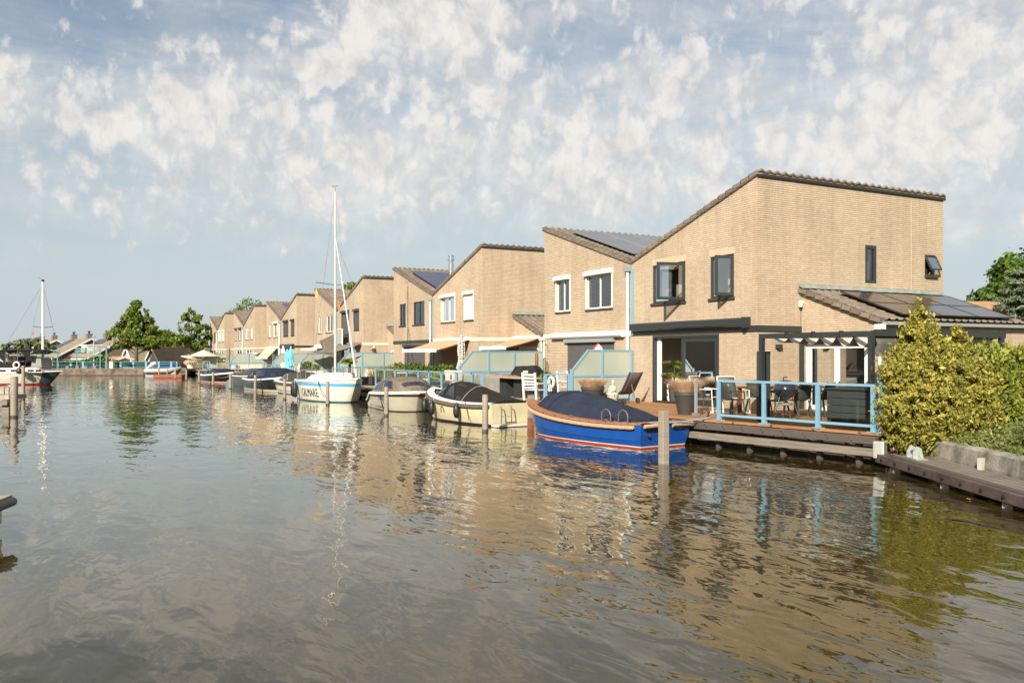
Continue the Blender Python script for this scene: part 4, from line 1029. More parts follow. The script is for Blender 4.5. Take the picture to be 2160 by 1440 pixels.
# swim ladder on the stern quarter
ld = MB()
for y in (.25, .62): ld.tube([(-.06, y, .62), (-.13, y, .64), (-.15, y, .55), (-.15, y, .02)], .017, 6)
for z in (.08, .32): ld.tube([(-.15, .25, z), (-.15, .62, z)], .017, 6)
ld.build('swim_ladder', STEEL, bt.t, smooth=True)
MB().box(-.32, -.01, -.7, .9, .02, .07).build('swim_platform', CREAM, bt.t)
def onhull(bt, x, z, off=.012):
    q = x/bt.L; b = bt.half(q); zt = bt.sheer(q); zk = -.42; zz = (z-zk)/(zt-zk); t_ = math.acos(max(0, 1-zz)**(1/1.15))*2/math.pi
    return b*math.sin(t_*math.pi/2)**bt.pw+off
arc = [(2.9+.11*math.cos(a), 0, .34+.17*math.sin(a)) for a in [math.pi*i/8-.2 for i in range(10)]]
yv = bt.half(.52)*.965
MB().tube([(x, onhull(bt, x, z), z) for x, y, z in arc], .012, 5).build('hull_emblem', BLACK, bt.t)
bt_cream = bt
ropeline('dark mooring line hanging from the cream launch', bt.W(bt.p(.24, 1, -.03, .05)), bt.W((bt.L*.2, bt.half(.2)+.03, .15)), -.02, .012)

# 3 ---- beige tender with taupe canopy, bow towards the camera
bt = Boat('tender_boat', 'beige tender under a tall taupe canopy with dark blue windows', (-35.3, 12.5), (-30.9, 12.2), 2.05, (.66, .70, .80), ts=.88, rake=.35, nb=4.2, pw=.36, z_drop=(.16, .35))
BEIGEP = hull_paint('beige_hull', [(-.4, (.05, .04, .03)), (.03, (.42, .385, .30))], .22)
bt.hull(BEIGEP); bt.cap(CREAM, .2); bt.rub(BLACK, .04, dz=-.12, out=.0); bt.rub(WHITE, .05, dz=-.04, out=.02, name='white_rim')
bt.cover(TAUPE, [(.05, .72), (.15, .86), (.30, 1.18), (.46, 1.34), (.68, 1.34), (.84, 1.22), (.95, .92)], ins=.1, pw=10, wr=.008)
WIN = M('dark_blue_window', (.010, .012, .035), .12, spec=.8)
for sd in (1, -1):
    bt.pane([(.30, .93*sd), (.53, .93*sd), (.49, .55*sd), (.40, .55*sd)], WIN, rim=TAUPE); bt.pane([(.61, .93*sd), (.80, .93*sd), (.74, .52*sd), (.555, .52*sd)], WIN, rim=TAUPE)
bt.pane([(.86, .5), (.91, .6), (.91, -.6), (.86, -.5)], VINYL)
MB().tube([bt.S(.53, w_, .012) for w_ in [-1+.1*i for i in range(21)]], .008, 5).build('cover_seam', BLACKF, bt.cov)
MB().tube([(bt.L*.12+i*.15, -bt.half(.12+i*.02)*.93-.01, .14) for i in range(20)], .018, 6).build('hull_trim', BLACK, bt.t)
MB().box(-.35, .05, -.8, .8, .16, .24).build('swim_platform', CREAM, bt.t)
def lettering(text, size, m, parent, loc, rot, ext=.004, name='lettering', shear=0, sx=1):
    cu = bpy.data.curves.new(name, 'FONT'); cu.body = text; cu.size = size; cu.extrude = ext; cu.shear = shear; cu.align_x = 'LEFT'; cu.resolution_u = 3
    o = bpy.data.objects.new(name, cu); COL.objects.link(o); dg = bpy.context.evaluated_depsgraph_get(); me = bpy.data.meshes.new_from_object(o.evaluated_get(dg))
    bpy.data.objects.remove(o); me.materials.clear(); me.materials.append(m)
    for v in me.vertices:      # wrap the letters onto the boat's side
        x = loc[0]+v.co.x*sx; z = loc[2]+v.co.y; q = x/bt.L; b = bt.half(q); zt = bt.sheer(q); zk = -.42+(.40*max(0, (q-.75)/.25)**2); zz = (z-zk)/(zt-zk)
        t_ = math.acos(max(0, 1-zz)**(1/1.15))*2/math.pi; yy = math.sin(t_*math.pi/2)**bt.pw; tip = max(0, (q-.8)/.2)
        v.co = (x, -b*yy*(1-.25*tip*(1-zz))-.016-v.co.z*.5, z)
    o = bpy.data.objects.new(name, me); COL.objects.link(o); o.parent = parent; return o
lettering('ROMANCE', .15, M('grey_lettering', (.12, .11, .09), .5), bt.t, (bt.L*.52, -bt.half(.5)-.012, .44), (R(90), 0, 0))
ropeline('dark mooring line slung from the beige tender to its post', bt.W(bt.p(.60, -1, -.04, -.1)), (-29.7, 10.55, .25), .25, .016)
ropeline('second dark mooring line slung from the beige tender to its post', bt.W(bt.p(.60, -1, -.04, -.1)), (-29.75, 10.55, .30), .33, .016)
bt_beige = bt

# 4 ---- white sailing boat
bt = Boat('sailing_boat', 'white sailing boat with light blue stripe and tall mast, named on its side', (-44.1, 11.4), (-38.25, 12.05), 2.5, (.98, .96, 1.12), ts=.66, rake=.75, nb=2.1, pw=.42)
WHITEP = hull_paint('white_sail_hull', [(-.4, (.02, .018, .016)), (.02, (.10, .30, .30)), (.055, (.70, .66, .56)), (.74, (.11, .36, .58)), (.89, (.72, .69, .60))], .3, .3)
bt.hull(WHITEP, deckm=WHITE); bt.rub(WHITE, .035, dz=.0)
cb = MB(); rows = []
for q, h, w_ in ((.22, .02, .62), (.235, .20, .62), (.33, .34, .62), (.55, .40, .62), (.70, .36, .56), (.80, .22, .46), (.86, .03, .36)):
    b = bt.half(q)*w_; z = bt.sheer(q); rows.append([(bt.L*q, -b*1.05, z-.02), (bt.L*q, -b, z+h*.5), (bt.L*q, -b*.86, z+h*.92), (bt.L*q, 0, z+h*1.08), (bt.L*q, b*.86, z+h*.92), (bt.L*q, b, z+h*.5), (bt.L*q, b*1.05, z-.02)])
cb.grid(rows); cb.build('cabin', WHITE, bt.t, smooth=True)
def cab(q, v, off=.012):
    i = [.22, .235, .33, .55, .70, .80, .86]; w_ = np.interp(q, i, [.62, .62, .62, .62, .56, .46, .36]); h = np.interp(q, i, [.02, .20, .34, .40, .36, .22, .03])
    b = bt.half(q)*w_; return Vector((bt.L*q, -(b*(1.05-.19*v)+off), bt.sheer(q)+h*(.0+.92*v)))
MB().grid([[cab(.40+.42*i/10, .35+.4*j) for j in (0, 1)] for i in range(11)]).build('blue_stripe', BLUE, bt.t)
MB().add([cab(.245, .2), cab(.35, .2), cab(.36, .75), cab(.29, .75)], [(0, 1, 2, 3)]).build('cabin_window', M('smoked_window', (.06, .055, .05), .15), bt.t)
mx_, mz = bt.L*.56, 1.42
m_ = MB().tube([(mx_, 0, mz-.1), (mx_, 0, 5), (mx_, 0, 10.2)], [.062, .055, .042], 12).build('mast', M('anodised_mast', (.62, .60, .56), .35, .4), bt.t, smooth=True)
MB().tube([(mx_-.9, 0, 3.55+2.2), (mx_, 0, 3.5+2.2), (mx_+.0, 0, 3.5+2.2)], .02, 6).build('spreader', STEEL, m_) if False else None
for sd in (-1, 1): MB().tube([(mx_, 0, 5.65), (mx_-.1, sd*.95, 5.75)], .022, 6).build('spreader', STEEL, m_)
mb = MB().tube([(mx_, 0, 10.2), (mx_, 0, 10.45)], .01, 5).tube([(mx_-.25, 0, 10.5), (mx_+.28, 0, 10.44)], .012, 5).prism([(mx_-.33, 10.45), (mx_-.18, 10.49), (mx_-.33, 10.56)], 'y', -.004, .004); mb.build('wind_vane', BLACK, m_)
bo = MB().tube([(mx_-.05, 0, 2.33), (mx_-2.75, 0, 2.40)], .045, 8).build('boom', STEEL, bt.t, smooth=True)
MB().add([(mx_-.1, 0, 3.25), (mx_-2.0, 0, 2.95), (mx_-1.9, .04, 2.75), (mx_-1.35, .05, 2.28), (mx_-.1, .03, 2.1)], [(0, 1, 2, 3, 4)]).build('folded_sail', TAUPE, bo, solid=.06)
fs = MB().tube([(mx_+.05, 0, 7.9), (bt.L*.985, 0, 1.25)], [.018, .045], 8).build('furled_jib', M('furled_sail', (.62, .60, .58), .7), bt.t, smooth=True)
mb = MB()
for a, b in (((mx_, 0, 10.1), (.1, 0, 1.2)), ((mx_, 0, 7.9), (mx_-.1, .95, 5.75)), ((mx_-.1, .95, 5.75), (mx_-.2, 1.15, 1.05)), ((mx_, 0, 7.9), (mx_-.1, -.95, 5.75)), ((mx_-.1, -.95, 5.75), (mx_-.2, -1.15, 1.05)), ((mx_, 0, 5.6), (mx_-.6, -1.1, 1.05)), ((mx_, 0, 10.1), (bt.L, 0, 1.3))): mb.tube([a, b], .009, 4)
mb.build('rigging', M('rigging_wire', (.18, .18, .18), .5), bt.t)
mb = MB()
for sd in (-1, 1):
    pts = [bt.p(q, sd, .08, .55 if i else .02) for i, q in enumerate((.80, .82, .9, .98))]; mb.tube(pts+[Vector((bt.L+.05, 0, bt.sheer(1)+.55))], .016, 6)
    for q in (.9, .97): mb.tube([bt.p(q, sd, .06, 0), bt.p(q, sd, .06, .55)], .014, 6)
mb.build('pulpit_rail', STEEL, bt.t, smooth=True)
mb = MB()
for sd in (-1, 1):
    mb.tube([bt.p(.14, sd, .06, 0), bt.p(.13, sd, .08, .5), bt.p(.01, sd, .1, .5), bt.p(.005, sd, .08, 0)], .016, 6)
mb.tube([bt.p(.01, 1, .1, .5), bt.p(.01, -1, .1, .5)], .016, 6); mb.build('stern_rail', STEEL, bt.t, smooth=True)
mb = MB()
for q in (.26, .42, .62): mb.tube([bt.p(q, -1, .06), bt.p(q, -1, .06, .5)], .012, 5)
mb.tube([bt.p(q, -1, .06, .5) for q in (.14, .26, .42, .62, .82)], .007, 4); mb.build('guard_rail', STEEL, bt.t)
for q in (.05, .21): bt.fender(q, -1, BLACK, .12, .72, .48)
LET = M('black_lettering', (.015, .015, .02), .4)
pts = bt.p(.30, -1)
ng = (bt.half(.30)-bt.half(.62)); 
lettering('CALMARE', .56, LET, bt.t, (bt.L*.33, 0, .24), (0, 0, 0), name='boat_name', shear=.0, sx=.74)
for lx, col, z, cn in ((mx_-.1, 'orange', 4.45, 'x'),): pass
MB().add([(mx_+.6, -.1, 4.9), (mx_+.85, -.1, 4.5), (mx_+.62, -.1, 4.4)], [(0, 1, 2)]).build('orange_pennant', M('orange_cloth', (.72, .20, .05), .8), bt.t, solid=.01)
MB().add([(mx_-.15, -.93, 5.5), (mx_+.1, -.93, 5.2), (mx_+.05, -.93, 4.95), (mx_-.25, -.93, 5.05)], [(0, 1, 2, 3)]).build('yellow_pennant', M('yellow_cloth', (.75, .48, .08), .8), bt.t, solid=.01)
ropeline('dark mooring line looping down from the white sailing boat', bt.W(bt.p(.66, -1, -.02, .0)), (-38.3, 10.72, .42), .35, .016)
bt_sail = bt

# 5 ---- white clinker boat behind
bt = Boat('open_boat', 'white clinker boat with open bow and brown cover, left of the white sailing boat', (-46.6, 12.4), (-53.0, 11.8), 2.15, (.72, .70, .88), ts=.8,
          chine=[(0, 0), (.45, .12), (.66, .25), (.66, .28), (.80, .42), (.80, .45), (.90, .62), (.90, .65), (1.0, 1.0)], rake=.55, nb=2.5)
bt.hull(hull_paint('white_clinker_hull', [(-.4, (.04, .035, .03)), (.04, (.60, .57, .50))], .3)); bt.cap(WHITE, .3); bt.rub(M('dark_brown_rope', 'x' if False else (.10, .075, .055), .8), .07, 'rope_fender', dz=-.08, out=.02)
MB().grid([[bt.p(q, sd, .28, -.2) for sd in (1, -1)] for q in [.5+.42*i/10 for i in range(11)]]).build('inner_floor', BRWN, bt.t)
bt.cover(BRWN, [(.02, .8), (.1, 1.1), (.3, 1.28), (.5, 1.24), (.62, 1.05), (.70, .85)], ins=.24, pw=10, wr=.01)
for sd in (1, -1): bt.pane([(.38, .93*sd), (.55, .93*sd), (.49, .52*sd), (.44, .5*sd)], VINYL, rim=SEAM)
# 6 ---- navy canopied boat
bt = Boat('cabin_boat', 'glossy black launch with a tall navy canopy, left of the white clinker boat', (-57.3, 11.2), (-50.2, 12.2), 2.4, (.74, .74, 1.0), ts=.72, rake=.7, nb=2.4, pw=.42)
bt.hull(hull_paint('black_hull', [(-.4, (.05, .03, .02)), (.02, (.62, .56, .44)), (.09, (.012, .014, .02)), (.11, (.62, .58, .48)), (.14, (.012, .013, .016))], .22, .25)); bt.cap(WHITE, .2); bt.rub(WHITE, .05, dz=-.02)
bt.cover(NAVY2, [(.02, .85), (.1, .98), (.2, 1.25), (.34, 1.42), (.55, 1.46), (.7, 1.38), (.8, 1.15), (.86, .98)], ins=.12, pw=10, wr=.01)
for sd in (1, -1):
    bt.pane([(.22, .93*sd), (.38, .93*sd), (.31, .55*sd), (.24, .55*sd)], WIN, rim=NAVY2); bt.pane([(.43, .93*sd), (.62, .93*sd), (.61, .5*sd), (.37, .5*sd)], WIN, rim=NAVY2)
    bt.pane([(.70, .93*sd), (.82, .93*sd), (.76, .5*sd), (.69, .5*sd)], VINYL, rim=NAVY2)
MB().tube([(bt.L*.25+i*.2, -bt.half(.25+i*.024)*.99, .52+.008*i) for i in range(14)], .03, 6).build('hull_trim', STEEL, bt.t)
# 7 ---- grey-green boat
bt = Boat('cabin_boat', 'grey-green boat with an olive canopy, between the navy-canopied and the small black boats', (-64.6, 11.9), (-57.4, 12.7), 2.3, (.78, .80, .95), ts=.86, rake=.6, nb=2.8, pw=.34)
bt.hull(hull_paint('grey_green_hull', [(-.4, (.03, .035, .035)), (.02, (.05, .062, .06))], .3)); bt.cap(STEEL, .16); bt.rub(WHITE, .04)
bt.cover(OLIVE, [(.08, .88), (.2, 1.15), (.38, 1.32), (.55, 1.34), (.7, 1.25), (.8, 1.05)], ins=.14, pw=10, wr=.01)
for sd in (1, -1): bt.pane([(.20, .93*sd), (.36, .93*sd), (.33, .55*sd), (.26, .55*sd)], WIN, rim=OLIVE); bt.pane([(.41, .93*sd), (.62, .93*sd), (.62, .5*sd), (.38, .5*sd)], WIN, rim=OLIVE)
MB().prism([(-1.6, .0), (.0, .0), (.0, .62), (-.5, .5), (-1.6, .28)], 'y', -1.0, 1.0).build('stern_platform', M('pale_grey_green', (.17, .22, .21), .4), bt.t)
# 8 ---- small black boat
bt = Boat('open_boat', 'small black boat with a white rim and low navy hood, near the pink parasol', (-76.5, 11.1), (-70.6, 12.0), 2.3, (.62, .64, .85), ts=.8, rake=.6, nb=2.4, pw=.4)
bt.hull(hull_paint('black_boat_hull', [(-.4, (.04, .02, .015)), (.0, (.50, .16, .10)), (.05, (.6, .56, .5)), (.09, (.3, .07, .045)), (.12, (.010, .010, .012))], .2)); bt.cap(WHITE, .22); bt.rub(WHITE, .07)
bt.cover(NAVY2, [(.15, .72), (.28, 1.0), (.5, 1.14), (.68, 1.10), (.82, .85)], ins=.18, pw=10, wr=.01)
for sd in (1, -1): bt.pane([(.26, .93*sd), (.42, .93*sd), (.36, .55*sd), (.33, .55*sd)], VINYL, rim=NAVY2); bt.pane([(.48, .93*sd), (.76, .93*sd), (.7, .5*sd), (.44, .5*sd)], VINYL, rim=NAVY2)
ropeline('pale rope from the bow of the small black boat to its post', bt.W(bt.p(.98, 0, 0, -.05)), H(450, 790, y=9.9), .3, .03, ROPEW)
ropeline('dark line from the cream launch to the slim rusty-footed post', bt_cream.W(bt_cream.p(.05, -1, 0, .05)), tuple(H(1120, 905, z=0).xy)+(.9,), .03, .012)

# 9 ---- motor sailer at the left
bw = H(118, 812, z=0); st = H(-40, 812, z=0); A = st.xy; B_ = bw.xy; dd = (B_-A).normalized(); off = Vector((-dd.y, dd.x))*1.4
bt = Boat('motor_cruiser', 'white motor sailer with black canopy, red boot stripe and a stubby mast, far left', tuple(B_-dd*10.9+off), tuple(B_-dd*.3+off), 3.1, (.98, .94, 1.05), ts=.8, rake=.9, nb=2.6, pw=.36)
bt.hull(hull_paint('white_cruiser_hull', [(-.4, (.30, .035, .03)), (.12, (.60, .57, .50)), (.18, (.50, .49, .44))], .35), deckm=CREAM); bt.rub(WHITE, .05)
Lb = bt.L; mxx = Lb-1.45
TEAL = M('teal_bow_shade', (.03, .075, .075), .3)  # teal laid on the bow; its dark tone paints in the shaded side
def hp(q, f, sd, o=.012):
    b = bt.half(q); zt = bt.sheer(q); zk = -.42+(.40*max(0, (q-.75)/.25)**2); z = .12+(zt-.12)*f; zz = (z-zk)/(zt-zk); t_ = math.acos(max(0, 1-zz)**(1/1.15))*2/math.pi; yy = math.sin(t_*math.pi/2)**bt.pw; tip = max(0, (q-.8)/.2)
    return Vector((Lb*q-bt.rake*(1-zz)*q**5, sd*(b*yy*(1-.25*tip*(1-zz))+o), z))
for sd in (1, -1): MB().grid([[hp(.90+.098*i/8, f/6, sd) for f in range(7)] for i in range(9)]).build('teal_bow', TEAL, bt.t, smooth=True)
def tr(x0, x1, y, z0, z1, dx0=0, dx1=0, m=WHITE, name='cabin', tap=.85):
    vs = [(x0, -y, z0), (x1, -y, z0), (x1, y, z0), (x0, y, z0), (x0+dx0, -y*tap, z1), (x1+dx1, -y*tap, z1), (x1+dx1, y*tap, z1), (x0+dx0, y*tap, z1)]
    return MB().add(vs, [(3,2,1,0),(4,5,6,7),(0,1,5,4),(1,2,6,5),(2,3,7,6),(3,0,4,7)]).build(name, m, bt.t, bevel=.03)
cbn = tr(.4, Lb-.8, 1.25, .93, 1.30, 0, -.5, CREAM)
for x in (Lb-6.3, Lb-5.4, Lb-4.4, Lb-4.0, Lb-3.2, Lb-1.9, Lb-1.35): MB().box(x, x+.42, -1.24, -1.20, 1.0, 1.15).build('porthole', WIN, cbn)
tr(.4, Lb-2.8, 1.15, 1.31, 1.70, .1, -.1, BLK, 'spray_dodger', .95)
tr(.6, Lb-4.4, 1.1, 1.71, 2.0, .1, -.4, WHITE, 'roof_coaming', .9)
wh = tr(Lb-3.3, Lb-2.3, 1.0, 1.71, 2.15, .1, -.1, M('mahogany', (.10, .035, .02), .35), 'wheelhouse', .9); MB().box(Lb-2.9, Lb-2.4, -1.02, -.97, 1.85, 2.1).build('pane', WIN, wh)
tr(Lb-1.95, Lb-1.1, .8, 1.28, 2.0, .1, -.1, M('grey_cockpit', (.20, .20, .19), .6), 'cockpit_screen', .9)
cp = MB().grid([[(Lb-4.7+i*.64, y, 2.62+.10*math.sin(i/6*math.pi)-.10*(y/1.2)**2-(.10 if i in (0, 6) else 0)) for y in (-1.3, -.65, 0, .65, 1.3)] for i in range(7)]).build('canopy_top', BLK, bt.t, smooth=True, solid=.05)
for q4 in ([(-4.35, 2.6), (-3.55, 2.62), (-3.6, 1.72), (-3.75, 1.72)], [(-2.6, 2.62), (-1.75, 2.6), (-1.75, 1.9), (-1.95, 1.9)], [(-4.9, 2.3), (-4.7, 2.42), (-4.35, 2.5), (-4.3, 2.42)]):
    MB().add([(Lb+x, -1.2, z) for x, z in q4], [(0,1,2,3)]).build('canopy_side', BLK, cp, solid=.03)
for x in (-3.6, -2.7): MB().tube([(Lb+x, -1.2, 1.6), (Lb+x, -1.2, 2.62)], .025, 6).build('canopy_pole', STEEL, cp)
MB().tube([(Lb-6.0, -1.15, 1.75), (Lb-5.6, -1.15, 2.35), (Lb-4.8, -1.15, 2.25), (Lb-3.75, -1.15, 1.72)], .03, 5).build('windscreen_frame', WHITE, bt.t); MB().add([(Lb-5.95, -1.1, 1.75), (Lb-5.6, -1.1, 2.3), (Lb-4.8, -1.1, 2.2), (Lb-3.8, -1.1, 1.75)], [(0,1,2,3)]).build('windscreen', VINYL, bt.t, fixn=False)
MB().add([(Lb-3.5, -1.12, 1.75), (Lb-3.45, -1.12, 2.5), (Lb-2.6, -1.12, 2.5), (Lb-2.1, -1.12, 2.0), (Lb-2.2, -1.12, 1.75)], [(0,1,2,3,4)]).build('clear_panel', VINYL, cp, fixn=False)
ms = MB().tube([(mxx, 0, 1.2), (mxx, 0, 7.85)], [.10, .08], 10).build('mast', WHITE, bt.t, smooth=True)
MB().lathe([(.13, 0), (.12, .6), (.0, .61)], (mxx, 0, 1.45), 10).build('sail_tie', M('bright_blue_cloth', (.04, .15, .45), .7), ms)
for sd in (-1, 1): MB().tube([(mxx, 0, 4.35), (mxx+.45*sd, sd*.5, 4.42)], .03, 5).build('spreader', STEEL, ms)
mb = MB()
for a, b in (((mxx, 0, 7.7), (mxx-.5, -.5, 4.4)), ((mxx-.5, -.5, 4.4), (mxx-.7, -1.3, 1.0)), ((mxx, 0, 7.7), (mxx-3.0, 0, 2.7)), ((mxx, 0, 7.7), (mxx+.5, .5, 4.4)), ((mxx+.5, .5, 4.4), (mxx+1.2, 1.0, 1.0)), ((mxx, 0, 7.7), (Lb, 0, 1.2))): mb.tube([a, b], .010, 4)
mb.build('rigging', M('rigging_wire', (.18, .18, .18), .5), bt.t)
MB().tube([(mxx+.5, 0, 2.05), (mxx-.6, -.2, 2.05), (mxx-1.4, -.3, 1.75)], .05, 7).build('boom', STEEL, bt.t); MB().tube([(mxx, 0, 7.85), (mxx, 0, 8.0)], .10, 8).build('mast_head', BLACK, ms); MB().tube([(mxx-.35, 0, 8.15), (mxx, 0, 8.0), (mxx+.15, 0, 7.95)], .014, 5).build('wind_vane', BLACK, ms)
MB().add([(mxx-.45, -.52, 4.2), (mxx-.38, -.52, 3.95), (mxx-.42, -.52, 3.7), (mxx-.52, -.52, 3.8)], [(0,1,2,3)]).build('small_flag', M('red_flag', (.5, .10, .08), .8), bt.t, solid=.01)
MB().lathe([(0, -.22), (.2, -.15), (.26, 0), (.2, .16), (0, .24)], (Lb-2.2, -1.78, 1.05), 12).build('fender', BLACK, bt.t, smooth=True)
MB().tube([(Lb-2.6+.22*math.cos(a), -1.5, 1.50+.22*math.sin(a)) for a in [2*math.pi*i/18 for i in range(19)]], .065, 8, False).build('lifebuoy', M('lifebuoy_white', (.70, .60, .52), .6), bt.t, smooth=True)
mb = MB().tube([(Lb-2.05, -1.5, .95), (Lb-2.05, -1.5, 1.35), (Lb-.9, -1.1, 1.4), (Lb-.5, -.7, 1.3)], .02, 6)
for x in (Lb-1.7, Lb-1.3): mb.tube([(x, -1.3, .95), (x, -1.25, 1.38)], .016, 5)
mb.build('guard_rail', STEEL, bt.t); mb = MB()
for x in (Lb-2.1, Lb-1.75): mb.tube([(x, -1.62, .2), (x, -1.62, 1.05)], .018, 5)
for z in (.25, .5, .75, 1.0): mb.tube([(Lb-2.1, -1.62, z), (Lb-1.75, -1.62, z)], .016, 5)
mb.build('boarding_ladder', STEEL, bt.t)
ropeline('dark mooring line from the motor sailer to its post', bt.W((Lb-1.9, -1.6, .25)), H(50, 798, y=H(49, 842, z=0).y), .1, .03)

# 10 ---- grey inflatable boat with a tilted outboard by the far bank
a, b = H(312, 793, z=0), H(380, 793, z=0)
t = local('inflatable_boat', 'light grey rigid inflatable with a tilted outboard by the far bank', 'boat', (a.x, a.y, 0), rotz=math.atan2(b.y-a.y, b.x-a.x)); Lr = (b-a).length
GR = M('grey_inflatable', (.34, .34, .33), .5)
for sd in (-1, 1): MB().tube([(0, sd*.8, .55), (Lr*.7, sd*.8, .6), (Lr*.92, sd*.45, .75), (Lr, 0, .85)], [.26, .28, .24, .18], 10).build('side_tube', GR, t, smooth=True)
MB().prism([(0, 0), (Lr*.85, .05), (Lr*.95, .6), (0, .45)], 'y', -.6, .6).build('hull', GR, t)
mb = MB()
for sd in (-.7, .7): mb.tube([(Lr*.12, sd, .8), (Lr*.15, sd, 1.25), (Lr*.9, sd, 1.35), (Lr*.98, sd*.3, 1.0)], .03, 5)
mb.build('guard_rail', STEEL, t)
MB().tube([(-.3, 0, .3), (-.1, 0, .8), (.5, 0, 1.25), (.9, 0, 1.42)], [.08, .12, .26, .18], 10).build('outboard_motor', M('pale_grey_cowl', (.50, .50, .48), .4), t, smooth=True)
MB().box(-.5, -.1, -.06, .06, -.2, .5).build('motor_leg', BLACK, t)
# red-brown float
a, b = H(328, 797, z=0), H(388, 797, z=0)
t = tag(MB().bar((a.x, a.y, .18), (b.x, b.y, .18), 1.2, .34).build('float', M('red_brown_float', (.24, .075, .04), .7, var=.2), origin=(a.x, a.y, 0), bevel=.03), 'red-brown floating pontoon between slim posts by the far bank', 'pontoon')
# ================================================================ vegetation
from mathutils import noise as mnoise
def C(px, Z, z=0.0):
    """point seen at photo column px, Z metres in front of the camera, at height z"""
    X = (px-1080)/1796*Z; return Vector((.4665*X-.8845*Z, .8845*X+.4665*Z, z))
def leaf_mat(name, c1, c2, c3=None, trans=.35, rough=.55):
    m, t, b = nodes(name); g = nn(t, 'ShaderNodeNewGeometry')
    n = nn(t, 'ShaderNodeTexNoise', {'Vector': g.outputs['Position'], 'Scale': 1.3, 'Detail': 3})
    f = mm(t, 'ADD', mm(t, 'MULTIPLY', g.outputs['Random Per Island'], .6), mm(t, 'MULTIPLY', n.outputs[0], .5))
    r = nn(t, 'ShaderNodeValToRGB', {0: f}); e = r.color_ramp.elements
    e[0].position = .2; e[0].color = lin(c2); e[1].position = .85; e[1].color = lin(c1)
    if c3: x = e.new(.98); x.color = lin(c3)
    o = t.nodes['Material Output']; t.links.new(r.outputs[0], b.inputs['Base Color']); b.inputs['Roughness'].default_value = rough; b.inputs['Specular IOR Level'].default_value = .3
    tl = nn(t, 'ShaderNodeBsdfTranslucent', {0: r.outputs[0]}); mxn = nn(t, 'ShaderNodeMixShader', {0: trans}); t.links.new(b.outputs[0], mxn.inputs[1]); t.links.new(tl.outputs[0], mxn.inputs[2]); t.links.new(mxn.outputs[0], o.inputs[0])
    return m
def foliage(name, blobs, n, size, m, parent, origin, shell=.62, asp=1.5, clump=.9, thr=-.05, up=.35, seed=1, flat=0, out=.6):
    """many small leaf-shaped faces spread in clumps through lobes (cx,cy,cz,rx,ry,rz)"""
    rs = np.random.RandomState(seed); B = np.array(blobs, float); area = (B[:, 3]*B[:, 4]+B[:, 3]*B[:, 5]+B[:, 4]*B[:, 5]); 
    pts = []; nor = []; need = n; tries = 0
    while need > 0 and tries < 8:
        tries += 1; k = int(need*2.2)+50; i = rs.choice(len(B), k, p=area/area.sum()); d = rs.normal(size=(k, 3)); d /= np.linalg.norm(d, axis=1)[:, None]
        r = shell+(1-shell)*rs.rand(k)**.6; r *= 1+.10*rs.normal(size=k)
        p = B[i, :3]+d*B[i, 3:6]*r[:, None]
        keep = np.array([mnoise.noise(Vector(q)/clump) > thr+rs.uniform(-.12, .12) for q in p])
        p, d = p[keep][:need], d[keep][:need]; pts.append(p); nor.append(d); need -= len(p)
    p = np.vstack(pts); d = np.vstack(nor); n = len(p)
    nr = d*out+rs.normal(size=(n, 3))*.6; nr[:, 2] += .15; nr /= np.linalg.norm(nr, axis=1)[:, None]
    ax = d*.6+rs.normal(size=(n, 3))*.7; ax[:, 2] += up
    ax -= nr*(ax*nr).sum(1)[:, None]; ax /= np.linalg.norm(ax, axis=1)[:, None]; sx = np.cross(nr, ax)
    s = size*(.5+1.25*rs.rand(n)**2)[:, None]; o = np.array(origin)
    p = p-o
    v = np.stack([p-ax*s*asp*.5, p+sx*s*.5, p+ax*s*asp*.5, p-sx*s*.5], 1).reshape(-1, 3)
    return raw(name, v, n, m, parent, origin)
def raw(name, v, n, m, parent, origin=None):
    me = bpy.data.meshes.new(name); me.vertices.add(len(v)); me.vertices.foreach_set('co', v.astype(np.float32).ravel())
    me.loops.add(4*n); me.loops.foreach_set('vertex_index', np.arange(4*n, dtype=np.int32)); me.polygons.add(n)
    me.polygons.foreach_set('loop_start', np.arange(0, 4*n, 4, dtype=np.int32)); me.polygons.foreach_set('loop_total', np.full(n, 4, dtype=np.int32)); me.update(calc_edges=True); me.validate()
    me.materials.append(m); o = bpy.data.objects.new(name, me); COL.objects.link(o)
    if parent: o.parent = parent
    elif origin is not None: o.location = origin
    return o
BARK = M('bark', (.10, .08, .06), .9, var=.4, vs=4)
def tree(label, base, H_, lobes, n, size, m, seed, grp=None, tr=.22, name='broadleaf_tree', **kw):
    """lobes relative to the base: (dx, dy, z, r, rz)"""
    t = thing(name, label, 'tree', base, grp); b = Vector(base); rs = random.Random(seed)
    mb = MB(); top = max(l[2] for l in lobes)
    mb.tube([b+Vector((0, 0, -.3)), b+Vector((.05, .03, H_*.25)), b+Vector((-.06, .1, H_*.5)), b+Vector((.0, 0, H_*.85))], [tr, tr*.8, tr*.5, tr*.12], 9)
    for l in lobes:
        e = b+Vector((l[0], l[1], l[2]-b.z)); z0 = max(H_*.18, (l[2]-b.z)*.55); s_ = b+Vector((0, 0, z0)); mid = s_.lerp(e, .5)+Vector((0, 0, -.2))
        mb.tube([s_, mid, e], [tr*.4, tr*.28, tr*.08], 6)
        for _ in range(3):
            q = e+Vector((rs.uniform(-1, 1)*l[3], rs.uniform(-1, 1)*l[3], rs.uniform(-.6, .8)*l[4]))*.7; mb.tube([mid.lerp(e, .6), q], [tr*.14, tr*.04], 5)
    mb.build('trunk', BARK, t, smooth=True)
    foliage('crown', [(b.x+l[0], b.y+l[1], l[2], l[3], l[3], l[4]) for l in lobes], n, size, m, t, b, seed=seed, **kw)
    return t
